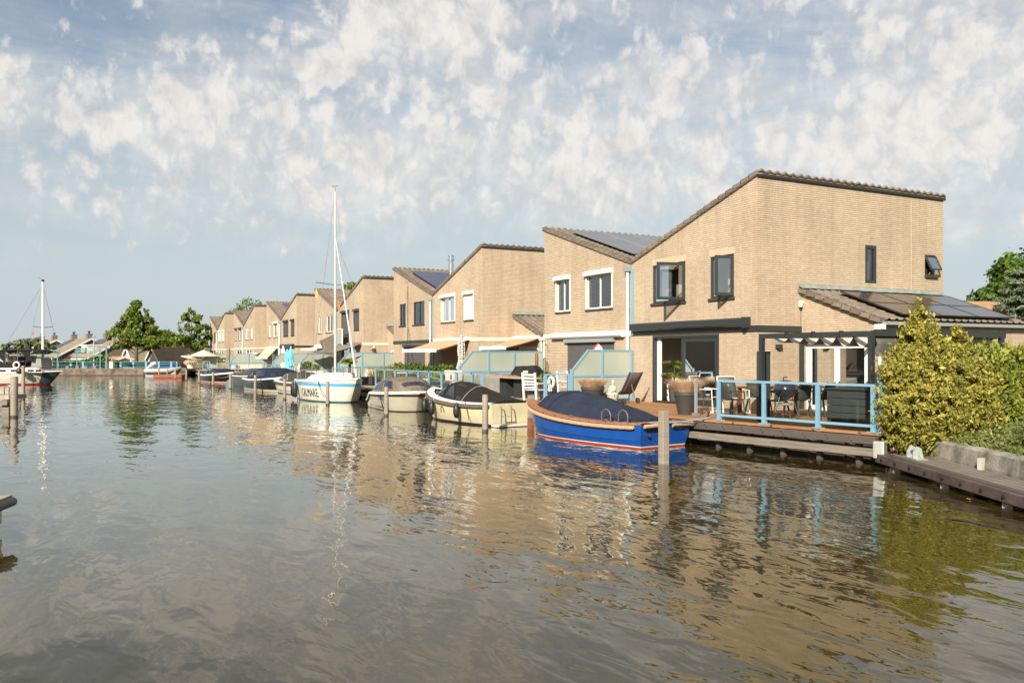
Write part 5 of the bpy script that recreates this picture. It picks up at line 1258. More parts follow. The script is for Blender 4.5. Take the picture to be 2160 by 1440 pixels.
LF1 = leaf_mat('maple_leaves', (.22, .28, .04), (.07, .11, .018), (.32, .36, .08)); LF2 = leaf_mat('ash_leaves', (.19, .25, .05), (.06, .095, .02)); LF3 = leaf_mat('deep_green_leaves', (.14, .22, .03), (.035, .07, .012))
GOLD = leaf_mat('golden_conifer_sprays', (.50, .43, .085), (.13, .14, .025), (.66, .58, .18), .3); GOLDG = leaf_mat('yellow_green_sprays', (.42, .42, .07), (.10, .14, .02), (.58, .55, .14), .3)
JUN = leaf_mat('juniper_sprays', (.25, .27, .075), (.07, .10, .03), (.38, .36, .15), .25); SPR = leaf_mat('blue_spruce_needles', (.20, .23, .13), (.045, .07, .045), (.40, .40, .26), .1)
REED = leaf_mat('reed_leaves', (.36, .33, .08), (.12, .14, .03)); DRY = leaf_mat('dry_grass_blades', (.86, .68, .48), (.68, .50, .33), (.88, .78, .60), .5); PALM = leaf_mat('palm_leaves', (.30, .32, .05), (.06, .10, .015), (.5, .45, .12))

# golden conifers and hedge at the right edge of the nearest terrace
def conifer(label, c, r, h, n, seed, m=GOLD, spikes=3, size=.036):
    t = thing('golden_conifer', label, 'conifer', c, None); b = Vector(c); rs = random.Random(seed); bl = []
    bl.append((b.x, b.y, b.z+h*.26, r, r, h*.34)); bl.append((b.x, b.y, b.z+h*.50, r*.90, r*.88, h*.26)); bl.append((b.x, b.y, b.z+h*.72, r*.45, r*.45, h*.22)); bl.append((b.x, b.y, b.z+h*.88, r*.17, r*.17, h*.14))
    for k in range(spikes*4):
        a = rs.uniform(0, 6.28); q = rs.uniform(.5, .95)*r; z = rs.uniform(.15, .72)*h; sc = 1-z/h*.75
        bl.append((b.x+math.cos(a)*q*sc, b.y+math.sin(a)*q*sc, b.z+z, r*.26, r*.26, h*.12))
    MB().tube([b+Vector((0, 0, -.2)), b+Vector((0, 0, h*.8))], [.09, .02], 7).build('trunk', BARK, t)
    foliage('crown', bl, n, size, m, t, b, shell=.45, asp=2.3, clump=.2, thr=-.07, up=.7, seed=seed, out=.35); return t
conifer('golden conifer beside the blue end post of the nearest terrace, with the tallest tip', (-11.02, 14.86, .5), .80, 2.72, 52000, 3)
conifer('golden conifer with a lower double tip, second from the nearest terrace', (-10.86, 15.75, .5), .82, 2.28, 36000, 4)
hd = thing('conifer_hedge', 'yellow-green clipped conifer hedge running off the right edge', 'hedge', (-10.8, 17.5, .5)); bl = []
for i in range(24):
    y = 16.4+i*.33; bl.append((-10.85+.13*rnd.uniform(-1, 1), y, 1.25, .62, .5, .95)); bl.append((-10.8+.2*rnd.uniform(-1, 1), y, 2.02, .45, .35, .40+.08*rnd.random()))
foliage('foliage', bl, 70000, .042, GOLDG, hd, (-10.8, 17.5, .5), shell=.5, asp=2.3, clump=.17, thr=-.02, up=.8, seed=9, out=.35)
mb = MB()
for i in range(6): mb.tube([(-10.85, 16.6+i*1.3, .3), (-10.85, 16.6+i*1.3, 1.9)], [.06, .02], 6)
mb.build('stems', BARK, hd)
# earth mound and juniper cover behind the low wall
mn = MB(); rows = []
for i in range(25):
    p = w0.lerp(w1, i/24); row = []
    for j in range(9):
        q = p-n*(.36+j*.42); k = j/8; row.append(Vector((q.x, q.y, .5+.80*math.sin(min(1, k*1.25)*math.pi/2)*(.40+.60*min(1, i/8))+.03*mnoise.noise(q*1.7))))
    rows.append(row)
moundrows = rows
tag(mn.grid(rows).build('earth_bank', SOIL, smooth=True), kind='structure')
bl = []; rj = random.Random(5)
for i in range(1, 25):
    for j in range(0, 9):
        p = moundrows[i][j]; bl.append((p.x+rj.uniform(-.1, .1), p.y+rj.uniform(-.1, .1), p.z+.05, (.30 if j else .26), (.30 if j else .26), .13+.07*rj.random()))
jo = foliage('juniper_cover', bl, 75000, .030, JUN, None, (-8, 13.5, .6), shell=.5, asp=2.8, clump=.35, thr=-.3, up=.25, seed=12, out=.5)
tag(jo, 'low grey-green juniper cover spilling over the concrete wall', 'ground cover', kind='stuff')
# weeds by the wall end
w_ = foliage('weeds', [(-11.2, 14.8, .5, .28, .2, .16), (-10.9, 14.75, .55, .2, .15, .12)], 1500, .05, LF3, None, (-10.8, 14.6, .5), clump=.2, seed=3)
tag(w_, 'green weeds at the corner between deck and wall', 'weeds', kind='stuff')

# trees
p = C(2165, 52, .5); tree('dark green broadleaf tree behind the tall side wall, far right', p, 7.6, [(0, 0, 6.2, 2.2, 2.2), (-1.0, -1.6, 5.3, 1.5, 1.2), (-1.5, -2.9, 4.3, 1.1, .9), (.4, 1.5, 6.8, 1.6, 1.9), (-.8, -2.2, 3.6, 1.4, 1.1), (.5, 2.2, 4.6, 2.0, 1.8), (-.4, -.8, 7.2, 1.1, 1.0), (-1.6, -3.9, 3.6, .7, .5)], 17000, .21, LF3, 21, clump=.9, thr=-.05)
p = C(2150, 40, .5); t = thing('blue_spruce', 'pale blue-green spruce with layered branches at the right edge', 'tree', p); b = Vector(p); bl = []; mb = MB().tube([b, b+Vector((0, 0, 5.8))], [.14, .02], 8); rs_ = random.Random(4)
for k in range(13):
    z = .6+k*.41; r_ = (1-k/13.5)*2.0+.12
    for j in range(max(4, 9-k//2)):
        a = j*2*math.pi/max(4, 9-k//2)+k*.7; e = b+Vector((math.cos(a)*r_, math.sin(a)*r_, z+.1-.05*r_)); mb.tube([b+Vector((0, 0, z-.05)), e], [.03, .01], 4)
        for f in (.35, .6, .85, 1.0): bl.append((b.x+math.cos(a)*r_*f, b.y+math.sin(a)*r_*f, b.z+z-.02*r_+.12*f-.05, .26, .26, .10))
    bl.append((b.x, b.y, b.z+z+.2, .12, .12, .2))
mb.build('trunk', BARK, t); foliage('crown', bl, 20000, .075, SPR, t, b, shell=.3, asp=3.0, clump=.5, thr=-.5, up=.1, seed=31)
GT = 'trees on the far bank'
p = C(287, 103, .5); tree('large round-topped green tree on the far bank, the biggest there', p, 7.4, [(0, .1, 8.2, .65, .7), (0, -.4, 7.5, .7, .6), (.1, .5, 7.2, .9, .7), (-.2, -.8, 6.5, .9, .7), (.1, .9, 6.2, 1.1, .8), (-.6, -1.5, 5.5, 1.1, .8), (0, 0, 6.0, 1.3, 1.0), (.6, 1.7, 5.1, 1.1, .8), (-1.0, -2.2, 4.6, 1.0, .8), (0, 0, 4.7, 1.7, 1.2), (-.8, -1.5, 3.8, 1.3, .8), (.6, 1.4, 3.8, 1.5, .9), (.9, 2.5, 3.9, 1.0, .8)], 15000, .21, LF1, 41, GT, tr=.26, clump=.9, thr=.0)
p = C(352, 118, .5); tree('darker rounded tree showing right of the biggest tree', p, 4, [(0, 0, 4.4, 1.5, 1.3), (.8, 1.8, 3.4, 1.4, .9), (-.4, -1.2, 4.6, 1.4, 1.1)], 7000, .22, LF1, 42, GT, clump=1.3)
p = C(404, 112, .5); tree('open airy tree between the far houses and the end of the row', p, 6.6, [(0, 0, 8.0, .5, .6), (-.3, -.5, 7.2, .7, .6), (.3, .7, 7.0, .8, .6), (-.5, -1.0, 6.0, .8, .6), (.4, 1.2, 5.8, 1.0, .6), (0, 0, 5.2, 1.2, .8), (.6, 1.6, 4.6, 1.1, .7), (-.6, -1.2, 4.3, 1.1, .7), (.2, .6, 3.4, 1.5, .8)], 8500, .19, LF1, 43, GT, tr=.2, clump=.8, thr=.08)
p = C(55, 128, .5); tree('low spreading grey-green tree behind the motor sailer', p, 3.2, [(0, 0, 3.8, 1.9, .9), (-.9, -1.7, 3.4, 1.6, .7), (.8, 1.7, 3.9, 1.6, .9), (1.1, 2.6, 3.3, 1.4, .8)], 5000, .25, leaf_mat('grey_green_leaves', (.30, .30, .16), (.07, .10, .04)), 44, GT, clump=1.0)
for k, (px_, Z_, zt, r_, lab) in enumerate(((527, 120, 10.4, 1.7, 'tree top showing above the roofs near the flue, left of the gridded solar roof'), (485, 135, 9.2, 1.2, 'small tree top above the roofs near the far end of the row'), (742, 75, 8.6, .8, 'small tree top showing beside the mast above the roof'), (2010, 60, 4.9, .7, 'small bush top behind the orange-tiled roof'))):
    p = C(px_, Z_, .5); tree(lab, p, zt*.8, [(0, 0, zt-r_*.8, r_, r_*.8), (r_*.4, r_*.8, zt-r_*1.3, r_, r_*.8), (-r_*.3, -r_*.8, zt-r_*1.5, r_*.9, r_*.7), (0, 0, zt-r_*2.4, r_*1.2, r_)], 2600, .2, LF1, 50+k, 'tree tops above the roofs', clump=.8)
p = C(222, 100.5, .5); sb = foliage('shrubs', [(*C(100+i*16, 101.5+rnd.random(), .9+.25*rnd.random()), 1.0, 1.0, .55) for i in range(10)]+[(*C(200+i*5, 100.8, 1.6), .8, .8, .6) for i in range(4)], 6000, .2, LF1, None, p, clump=.7, seed=61)
tag(sb, 'green shrubs behind the blue glass fence on the far bank', 'shrubs', kind='stuff')

def blades(n_, c, r, h, m, parent, name='grass', seed=1, spread=1.0, wid=.008, droop=.42, seg=4):
    rs = np.random.RandomState(seed); vs = []
    for _ in range(n_):
        a = rs.rand()*6.283; q = r*math.sqrt(rs.rand()); b0 = Vector((c[0]+math.cos(a)*q, c[1]+math.sin(a)*q, c[2])); a2 = a+rs.normal()*.5; hh = h*(.6+.5*rs.rand()); sp = spread*(.3+q/r)*hh*(.5+.7*rs.rand())
        d = Vector((math.cos(a2), math.sin(a2), 0)); sd = Vector((-d.y, d.x, 0))*wid; pr = b0; 
        for k in range(seg):
            u = (k+1)/seg; nx = b0+d*sp*u+Vector((0, 0, hh*(u-droop*u*u))); w0_, w1_ = 1-k/seg, 1-(k+1)/seg*.9; vs += [pr-sd*w0_, pr+sd*w0_, nx+sd*w1_, nx-sd*w1_]; pr = nx
    v = np.array([tuple(q) for q in vs]); o = Vector(parent['_o']) if parent else Vector(c); v -= np.array(o)
    return raw(name, v, len(v)//4, m, parent)
def frond_plant(t, c, h, nf, L_, m, seed, trunk_r=.03, name='fronds', stem=True, w=.02):
    rs = random.Random(seed); vs = []; cc = Vector(c)
    for k in range(nf):
        a = k*2.4+rs.uniform(-.3, .3); e = rs.uniform(.25, .9); d = Vector((math.cos(a), math.sin(a), 0)); p0 = cc+Vector((0, 0, h)); ll = L_*rs.uniform(.8, 1.1)
        pts = [p0+d*(ll*u*(1-.15*u))+Vector((0, 0, ll*(e*u*1.3-u*u*(.6+e*.4)))) for u in [i/9 for i in range(10)]]
        for i in range(1, 10):
            ax = (pts[i]-pts[i-1]).normalized(); sd = ax.cross(Vector((0, 0, 1))).normalized()
            lw = ll*.38*math.sin(math.pi*(i/9*.85+.1))
            for s_ in (1, -1):
                for f in (0, .5):
                    q = pts[i-1].lerp(pts[i], f); tip = q+sd*s_*lw+ax*lw*.5-Vector((0, 0, lw*.35)); vs += [q-ax*w*.5, q+ax*w*.5, tip+ax*w*.2, tip-ax*w*.2]
            vs += [pts[i-1]-sd*.008, pts[i-1]+sd*.008, pts[i]+sd*.006, pts[i]-sd*.006]
    v = np.array([tuple(q) for q in vs])-np.array(Vector(t['_o'])); raw(name, v, len(v)//4, m, t)
    if stem: MB().tube([cc, cc+Vector((.01, .02, h))], [trunk_r*1.3, trunk_r], 8).build('stem', BARK, t)

# ================================================================ the nearest terrace
def planter(label, c, r0, r1, h, m, cat='planter', rim=.06, n_=0, gh=.3, gm=None, gspread=.9, seed=1, name='plant_pot'):
    t = thing(name, label, cat, c); z = c[2]
    MB().lathe([(r0*.98, 0), (r0, .01), (r1*.94, h-rim*1.6), (r1*.95, h-rim*1.5), (r1, h-rim*1.5), (r1, h), (r1-.03, h), (r1-.04, h-.08), (0, h-.08)], c, 28).build('pot', m, t, smooth=True)
    MB().lathe([(0, h-.07), (r1-.045, h-.07), (r1-.045, h-.05), (0, h-.045)], c, 16).build('soil', SOIL, t)
    if n_: blades(n_, (c[0], c[1], z+h-.05), r1*.75, gh, gm, t, 'grass', seed, gspread)
    return t
POTD = M('dark_grey_pot', (.045, .043, .042), .65, bump=.1, bs=40)
p = H(1447, 874, z=.65); planter('big dark grey pot of dry grass at the edge of the nearest terrace', (p.x, p.y, DZ), .21, .325, .60, POTD, n_=1500, gh=.66, gm=DRY, seed=2, gspread=.66)
p = H(1250, 0, y=14.9); planter('dark grey bowl planter of straw-coloured grass behind the blue launch', (p.x, p.y, DZ), .27, .38, .56, POTD, n_=1300, gh=.55, gm=DRY, seed=5, gspread=.66)
p = H(1468, 878, z=.65); t = thing('upright_post', 'slim grey upright post on a wooden block beside the big dark pot', 'post', (p.x, p.y, DZ)); MB().box(p.x-.09, p.x+.09, p.y-.07, p.y+.07, DZ, DZ+.09).build('block', BEAML, t, bevel=.01); MB().box(p.x-.03, p.x+.03, p.y-.03, p.y+.03, DZ+.09, DZ+.86).build('upright', GREYP, t)
p = H(1494, 879, z=.65); tag(MB().lathe([(.05, 0), (.05, .02), (.025, .03), (.02, .10), (.05, .11), (.045, .14), (0, .15)], p, 10).build('deck_bollard', BLACK, origin=tuple(p)), 'tiny black mooring bollard on the terrace edge by the big pot', 'bollard')
# stone statue: a seated figure on a plinth
p = H(1293, 0, y=15.2); c = (p.x, p.y, DZ); t = thing('stone_statue', 'pale stone seated figure on a plinth by the frosted screen', 'statue', c)
STONE = M('pale_stone', (.50, .46, .38), .85, var=.15, vs=12)
MB().lathe([(.19, 0), (.20, .05), (.15, .10), (.13, .20), (.18, .26), (.19, .30), (0, .30)], c, 18).build('plinth', STONE, t, smooth=True)
mb = MB().lathe([(.17, .30), (.19, .34), (.17, .39), (.11, .42), (.105, .50), (.12, .56), (.085, .61), (.035, .63), (.035, .65), (.06, .67), (.068, .71), (.06, .755), (.035, .78), (.025, .80), (0, .81)], c, 20, 1, .85)
for s_ in (-1, 1):
    mb.tube([(c[0]+.115*s_, c[1], c[2]+.57), (c[0]+.155*s_, c[1]-.04, c[2]+.48), (c[0]+.03*s_, c[1]-.13, c[2]+.43)], [.04, .035, .028], 8)
    mb.tube([(c[0]+.04*s_, c[1]-.02, c[2]+.36), (c[0]+.18*s_, c[1]-.08, c[2]+.36), (c[0]-.02*s_, c[1]-.17, c[2]+.36)], [.06, .06, .04], 8)
mb.build('seated_figure', STONE, t, smooth=True)
# sun lounger with raised back
GREYFAB = M('grey_mesh_fabric', (.13, .12, .11), .8); FRAMEG = M('grey_frame', (.10, .10, .10), .5, .3)
def lounger(label, c, rot):
    t = local('sun_lounger', label, 'sun lounger', c, rotz=rot)
    pts = [(-1.05, .33), (-.6, .29), (-.1, .30), (.12, .30), (.30, .42), (.52, .78), (.66, 1.02)]
    mb = MB().grid([[(x, y, z-(.015 if abs(y) < .2 else 0)) for y in (-.3, -.15, 0, .15, .3)] for x, z in pts]); mb.build('fabric_bed', GREYFAB, t, smooth=True, solid=.015)
    for s_ in (-.31, .31): MB().tube([(x, s_, z) for x, z in pts], .022, 7).build('side_rail', FRAMEG, t, smooth=True)
    for x in (-.75, .1):
        for s_ in (-.28, .28): MB().tube([(x, s_, .29), (x-.05, s_, .0)], .02, 6).build('leg', FRAMEG, t)
    for s_ in (-.33, .33): MB().tube([(.42, s_-.02, .09), (.42, s_+.02, .09)], .09, 12).build('wheel', POTD, t)
    MB().tube([(.45, 0, .62), (.62, 0, .1)], .015, 6).build('back_strut', FRAMEG, t)
    return t
lounger('grey sun lounger with its back raised beside the open sliding door', (-23.1, 16.25, DZ), R(12))
# garden chairs
def armchair(label, c, rot, m, fab, grp='white armchairs by the sliding door'):
    t = local('garden_chair', label, 'chair', c, grp, rot)
    MB().grid([[(x, y, z) for y in (-.26, 0, .26)] for x, z in ((-.26, .42), (0, .39), (.2, .40), (.26, .50), (.36, .80), (.42, .96))]).build('seat_and_back', fab, t, smooth=True, solid=.012)
    for s_ in (-.29, .29):
        MB().tube([(-.30, s_, 0), (-.26, s_, .62), (.28, s_, .64)], .018, 7).build('arm_frame', m, t); MB().tube([(-.30, s_, .015), (.34, s_, .015), (.30, s_, .4), (.44, s_*.93, .98)], .018, 7).build('leg_frame', m, t)
    MB().tube([(-.26, -.29, .42), (-.26, .29, .42)], .015, 6).tube([(.44, -.27, .98), (.44, .27, .98)], .015, 6).build('cross_rail', m, t)
    return t
a1 = armchair('white-framed armchair with grey fabric, nearest the big dark pot', (-18.25, 15.75, DZ), R(200), WHITE, GREYFAB)
a2 = copy_tree(a1); a2.location = (-17.55, 16.05, DZ); a2.rotation_euler.z = R(170); a2['label'] = 'white-framed armchair with grey fabric, nearest the end of the wooden table'
def shellchair(label, c, rot):
    t = local('plastic_chair', label, 'chair', c, 'dark green-grey plastic chairs round the wooden table', rot)
    pm = M('green_grey_plastic', (.060, .070, .062), .32)
    rows = [[(x+.05*(abs(y)/.24)**2*(1 if z > .5 else 0)*-1, y*wf, z+.02*(abs(y)/.24)**2) for y in (-.24, -.16, -.06, .06, .16, .24)] for x, z, wf in ((-.22, .44, .95), (-.1, .43, 1), (.1, .43, 1), (.2, .47, 1), (.26, .6, .98), (.30, .75, .92), (.33, .87, .75))]
    MB().grid(rows).build('shell', pm, t, smooth=True, solid=.015)
    for x0, x1 in ((-.2, -.25), (.18, .28)):
        for s_ in (-1, 1): MB().bar((x0, .19*s_, .44), (x1, .24*s_, 0), .04, .035).build('leg', pm, t)
    for s_ in (-1, 1): MB().tube([(-.2, .25*s_, .46), (-.17, .27*s_, .64), (.12, .27*s_, .67), (.27, .23*s_, .66)], .018, 6).build('armrest', pm, t, smooth=True)
    return t
TW = M('reddish_hardwood', (.17, .065, .035), .5, var=.25, vs=5)
tb = thing('garden_table', 'reddish hardwood dining table under the pergola', 'table', (-16.35, 16.5, DZ))
mb = MB()
for k in range(6): mb.box(-16.82+k*.16, -16.82+k*.16+.15, 15.4, 17.6, DZ+.72, DZ+.75)
mb.build('table_top', TW, tb)
for x in (-16.75, -15.95):
    for y in (15.5, 17.5): MB().box(x-.04, x+.04, y-.04, y+.04, DZ, DZ+.72).build('leg', TW, tb)
CH = []
for k, (x, y, a, lab) in enumerate(((-16.5, 15.0, 90+180, 'dark plastic chair with its back to the water, at the near end of the table'), (-15.55, 15.55, 0, 'dark plastic chair just left of the first pergola post'), (-15.5, 16.25, 0, 'dark plastic chair right of the pergola post, left of the kettle barbecue'), (-15.5, 17.1, 5, 'dark plastic chair behind the kettle barbecue'), (-17.2, 16.6, 180, 'dark plastic chair on the far side of the table'))):
    if k == 0: s0 = shellchair(lab, (x, y, DZ), R(a))
    else: s1 = copy_tree(s0); s1.location = (x, y, DZ); s1.rotation_euler.z = R(a); s1['label'] = lab
# kettle barbecue
p = H(1657, 884, z=.65); c = (p.x, p.y, DZ); t = thing('kettle_barbecue', 'dark blue-grey kettle barbecue with chrome legs behind the glass railing', 'barbecue', c)
KM = M('enamel_blue_grey', (.035, .038, .055), .12, coat=.8)
prof = [(.0, .50), (.10, .505), (.20, .56), (.27, .66), (.285, .72)]
MB().lathe(prof+[(.29, .73), (.27, .735), (0, .735)], c, 26).build('bowl', KM, t, smooth=True); MB().lathe([(.292, .735), (.29, .76), (.25, .86), (.16, .93), (.05, .96), (0, .965)], c, 26).build('lid', KM, t, smooth=True)
MB().tube([(c[0]-.02, c[1]-.05, c[2]+.96), (c[0]-.02, c[1]-.05, c[2]+1.02), (c[0]-.02, c[1]+.08, c[2]+1.02)], .015, 6).build('lid_handle', BLACK, t)
MB().tube([(c[0]-.12, c[1]-.27, c[2]+.70), (c[0]-.12, c[1]-.36, c[2]+.70), (c[0]+.12, c[1]-.36, c[2]+.70), (c[0]+.12, c[1]-.27, c[2]+.70)], .015, 6).build('side_handle', BLACK, t)
for a in (0.4, 2.5, 4.6): MB().tube([(c[0]+.17*math.cos(a), c[1]+.17*math.sin(a), c[2]+.55), (c[0]+.34*math.cos(a), c[1]+.34*math.sin(a), c[2]+(.03 if a < 4 else .08))], .014, 6).build('leg', STEEL, t)
a = 4.6; MB().tube([(c[0]+.34*math.cos(a)+.12, c[1]+.34*math.sin(a), c[2]+.09), (c[0]+.34*math.cos(a)+.16, c[1]+.34*math.sin(a), c[2]+.09)], .09, 14).build('wheel', M('pale_wheel', (.45, .44, .40), .5), t); MB().lathe([(.0, 0), (.16, .02), (.17, .07), (.16, .075), (0, .03)], (c[0], c[1], c[2]+.33), 16).build('ash_pan', GALV, t)
# storage box
t = local('storage_box', 'anthracite cushion box with slatted front, right end of the terrace', 'storage box', (-13.25, 15.95, DZ), rotz=R(4))
for k in range(4): MB().box(-.72, .72, -.36, .36, .1+k*.165, .1+k*.165+.155).build('side_board', DARKF, t, bevel=.008)
MB().prism([(-.38, .765), (.38, .765), (.40, .84), (-.40, .80)], 'x', -.76, .76).build('lid', DARKF, t, bevel=.01); MB().box(-.65, .65, -.3, .3, 0, .1).build('base', BLACK, t)
# tall dark box beside the pergola post
p = H(1611, 0, y=14.75); t = thing('upright_cabinet', 'tall narrow dark grey cabinet behind the first pergola post', 'cabinet', (p.x, p.y, DZ)); MB().box(p.x-.15, p.x+.13, p.y-.09, p.y+.09, DZ, DZ+1.62).build('body', DARKF, t, bevel=.01); MB().box(p.x-.125, p.x+.125, p.y-.10, p.y+.10, DZ+1.62, DZ+1.65).build('cap', DARK, t)
for s_ in (-1, 1): MB().tube([(p.x+.11*s_, p.y-.03, DZ+.62), (p.x+.15*s_, p.y-.03, DZ+.63), (p.x+.15*s_, p.y-.03, DZ+.70)], .012, 5).build('side_handle', BLACK, t)
# pergola
pg = thing('pergola', 'anthracite pergola with a scalloped cream shade cloth over the dining table', 'pergola', (-14, 16.5, DZ))
pa, pb_ = H(1607, 0, y=14.32), H(1838, 0, y=14.62)
x0, x1, ya_, yb_ = pa.x, pb_.x, 14.32, 14.62
for (x, y) in ((x0, ya_), (x1, yb_), (x1+.02, 18.9), (-17.95, 18.98)): MB().box(x-.05, x+.05, y-.05, y+.05, DZ, 2.6).build('post', DARK, pg)
MB().bar((x0-.05, ya_, 2.65), (x1+.05, yb_, 2.65), .10, .11).build('beam', DARK, pg); MB().bar((x1, yb_+.05, 2.66), (x1+.02, 19.0, 2.66), .10, .11).build('beam', DARK, pg); MB().bar((x0, ya_+.05, 2.655), (-15.5, 19.0, 2.655), .08, .10).build('beam', DARK, pg); MB().bar((-18.0, 19.05, 2.65), (x1, 19.05, 2.65), .09, .10).build('beam', DARK, pg)
for k in range(1, 4): u = k/4; MB().box(x0+(x1-x0)*u-.012, x0+(x1-x0)*u+.012, ya_+(yb_-ya_)*u-.055, ya_+(yb_-ya_)*u+.055, 2.585, 2.73).build('beam_bracket', BLACK, pg)
CLO = canvas('cream_shade_cloth', (.58, .53, .43)); rows = []
for i in range(61):
    u = i/60; x = x0+.25+(x1-x0-.35)*u; y = ya_+.12+(yb_-ya_)*u; s_ = abs(math.sin(math.pi*u*6)); amp = .09+.15*u
    rows.append([(x, y+k*4.2/6, 2.60-amp*s_+.0*k) for k in range(7)])
MB().grid(rows).build('shade_cloth', CLO, pg, smooth=2)
mb = MB()
for k in range(7): u = k/6; x = x0+.25+(x1-x0-.35)*u; mb.tube([(x, ya_+.1+(yb_-ya_)*u, 2.60), (x, 18.6, 2.60)], .012, 5)
mb.build('cloth_batten', DARK, pg)
MB().grid([[(x1+.03+.05*math.sin(j*2.2), yb_+.1+i*.2, 2.55-.36*j/3) for j in range(4)] for i in range(8)]).build('side_blind', M('rolled_grey_blind', (.09, .085, .075), .8), pg, smooth=2, solid=.02)
# things on the walls of the nearest house
h0 = HS[0][0]
MB().prism([(17.2, 3.26), (17.24, 3.29), (17.41, 3.29), (17.41, 3.05), (17.3, 3.03), (17.2, 3.08)], 'x', -23.98, -18.5).build('awning_box', DARK, h0)
MB().box(-18.5, -18.4, 17.18, 17.447, 3.0, 3.31).build('awning_end_cap', DARK, h0)
def wl(label, pxp, z, m): 
    p = H(pxp, 0, x=-18.14); o = MB().box(-18.135, -18.02, p.y-.09, p.y+.09, z-.05, z+.08).build('wall_lamp', m, origin=(-18.14, p.y, z), bevel=.01); return tag(o, label, 'wall lamp')
wl('small dark wall lamp on the brick wall under the pergola', 1640, 2.45, DARK)
t = thing('security_camera', 'small white camera on the corner where the annex meets the tall wall', 'camera', (-18.05, 19.1, 3.75))
MB().box(-18.12, -18.02, 19.05, 19.15, 3.72, 3.80).build('bracket', WHITE, t); MB().lathe([(.05, 0), (.06, .04), (.06, .09), (0, .1)], (-18.03, 19.02, 3.62), 10).build('dome', WHITE, t); MB().tube([(-18.12, 19.13, 3.72), (-18.12, 19.13, 3.06)], .009, 4).build('cable', BLACK, t)
o = MB().prism([(-.10, 0), (.10, 0), (.07, .3), (-.04, .3)], 'y', -.07, .07).build('vent_cowl', GREYP, origin=(0, 0, 0)); p = H(2050, 722, x=-15.44); o.location = (-15.40, p.y, p.z-.15); tag(o, 'small grey vent cowl on the low annex wall above the hedge', 'vent')
# windows in its tall side wall
Qs = lambda u, z, t=0: (-18.14-t, YF+u, z)
f = frame_mb(Qs, 4.43, 4.96, 4.44, 5.61, mull=[], w=.10, t0=.02, t1=.1).build('window', DARK, h0); rect(Qs, 4.5, 4.9, 4.5, 5.55, .07).build('pane', GLASS, f, fixn=False); MB().add([Qs(4.63, 4.5, .14), Qs(4.8, 4.5, .14), Qs(4.8, 5.5, .14), Qs(4.76, 5.2, .14), Qs(4.63, 5.0, .14)], [(0,1,2,3,4)]).build('curtain', BLIND, f); rect(Qs, 4.3, 5.1, 4.3, 5.7, .5).build('room_shade_sheet', BOARD, f)
f = frame_mb(Qs, 7.23, 7.77, 4.80, 5.47, mull=[], w=.05, t0=.04, t1=.1).build('window', DARK, h0); rect(Qs, 7.1, 7.9, 4.7, 5.6, .4).build('room_shade_sheet', BOARD, f); MB().box(-18.20, -18.05, YF+7.2, YF+7.8, 4.73, 4.795).build('sill', SILL, f)
sv = [(-18.14, YF+7.26, 5.42), (-18.14, YF+7.74, 5.42), (-17.92, YF+7.74, 4.98), (-17.92, YF+7.26, 4.98)]
s_ = MB(); 
for a, b in zip(sv, sv[1:]+sv[:1]): s_.bar(a, b, .05, .05)
s_ = s_.build('open_sash', DARK, f); MB().add(sv, [(0,1,2,3)]).build('pane', GLASS, s_, fixn=False)
f = frame_mb(lambda u, z, t=0: (-15.46-t, 19.16+u, z), 2.9, 4.6, 2.0, 2.75, mull=[3.75], w=.07).build('window', DARK, h0); MB().add([(-15.54, 22.1, 2.05), (-15.54, 23.7, 2.05), (-15.54, 23.7, 2.7), (-15.54, 22.1, 2.7)], [(0,1,2,3)]).build('pane', WIN, f)
# sliding door and the room behind it
P0 = HS[0][1]
df = frame_mb(P0, 1.6, 4.87, DZ-.02, 2.86, t0=.0, t1=.16, w=.09, mull=[]).build('sliding_door', DARK, h0)
lf = frame_mb(P0, 1.69, 3.40, DZ+.05, 2.77, t0=.03, t1=.09, w=.13, mull=[]).build('door_leaf', DARK, df); rect(P0, 1.8, 3.3, DZ+.15, 2.68, .06).build('pane', glass_mat('door_glass', (.42, .46, .46), 1.4, .16), lf, fixn=False)
RW = M('warm_white_wall', (.60, .55, .46), .9)
rm = MB(); X0, X1, Y0, Y1, Z0, Z1 = -24.0, -18.3, 17.62, 22.4, DZ, 2.95
rm.add([(X0,Y1,Z0),(X1,Y1,Z0),(X1,Y1,Z1),(X0,Y1,Z1)], [(0,1,2,3)]).add([(X0,Y0,Z0),(X0,Y1,Z0),(X0,Y1,Z1),(X0,Y0,Z1)], [(0,1,2,3)]).add([(X1,Y0,Z0),(X1,Y1,Z0),(X1,Y1,Z1),(X1,Y0,Z1)], [(0,1,2,3)]).add([(X0,Y0,Z1),(X1,Y0,Z1),(X1,Y1,Z1),(X0,Y1,Z1)], [(0,1,2,3)])
rm.build('room_wall', RW, h0); MB().box(X0, X1, 17.45, Y1, DZ-.05, DZ-.002).build('room_floor', M('pale_floor', (.40, .36, .30), .5), h0)
pbox(P0, 4.58, 4.77, DZ, 2.78, .12, .17).build('white_panel', WHITE, df)
p = P0(4.33, 0, .45); c = (p[0], p[1], DZ); t = thing('house_plant', 'green palm in a tall dark pot inside the open sliding door', 'plant', c); MB().lathe([(.13, 0), (.18, .55), (.16, .55), (.15, .5), (0, .5)], c, 18).build('pot', POTD, t, smooth=True)
frond_plant(t, (c[0], c[1], DZ+.5), .35, 11, .55, PALM, 3, .02); frond_plant(t, (c[0], c[1]+.03, DZ+.5), .75, 9, .5, PALM, 4, .02)
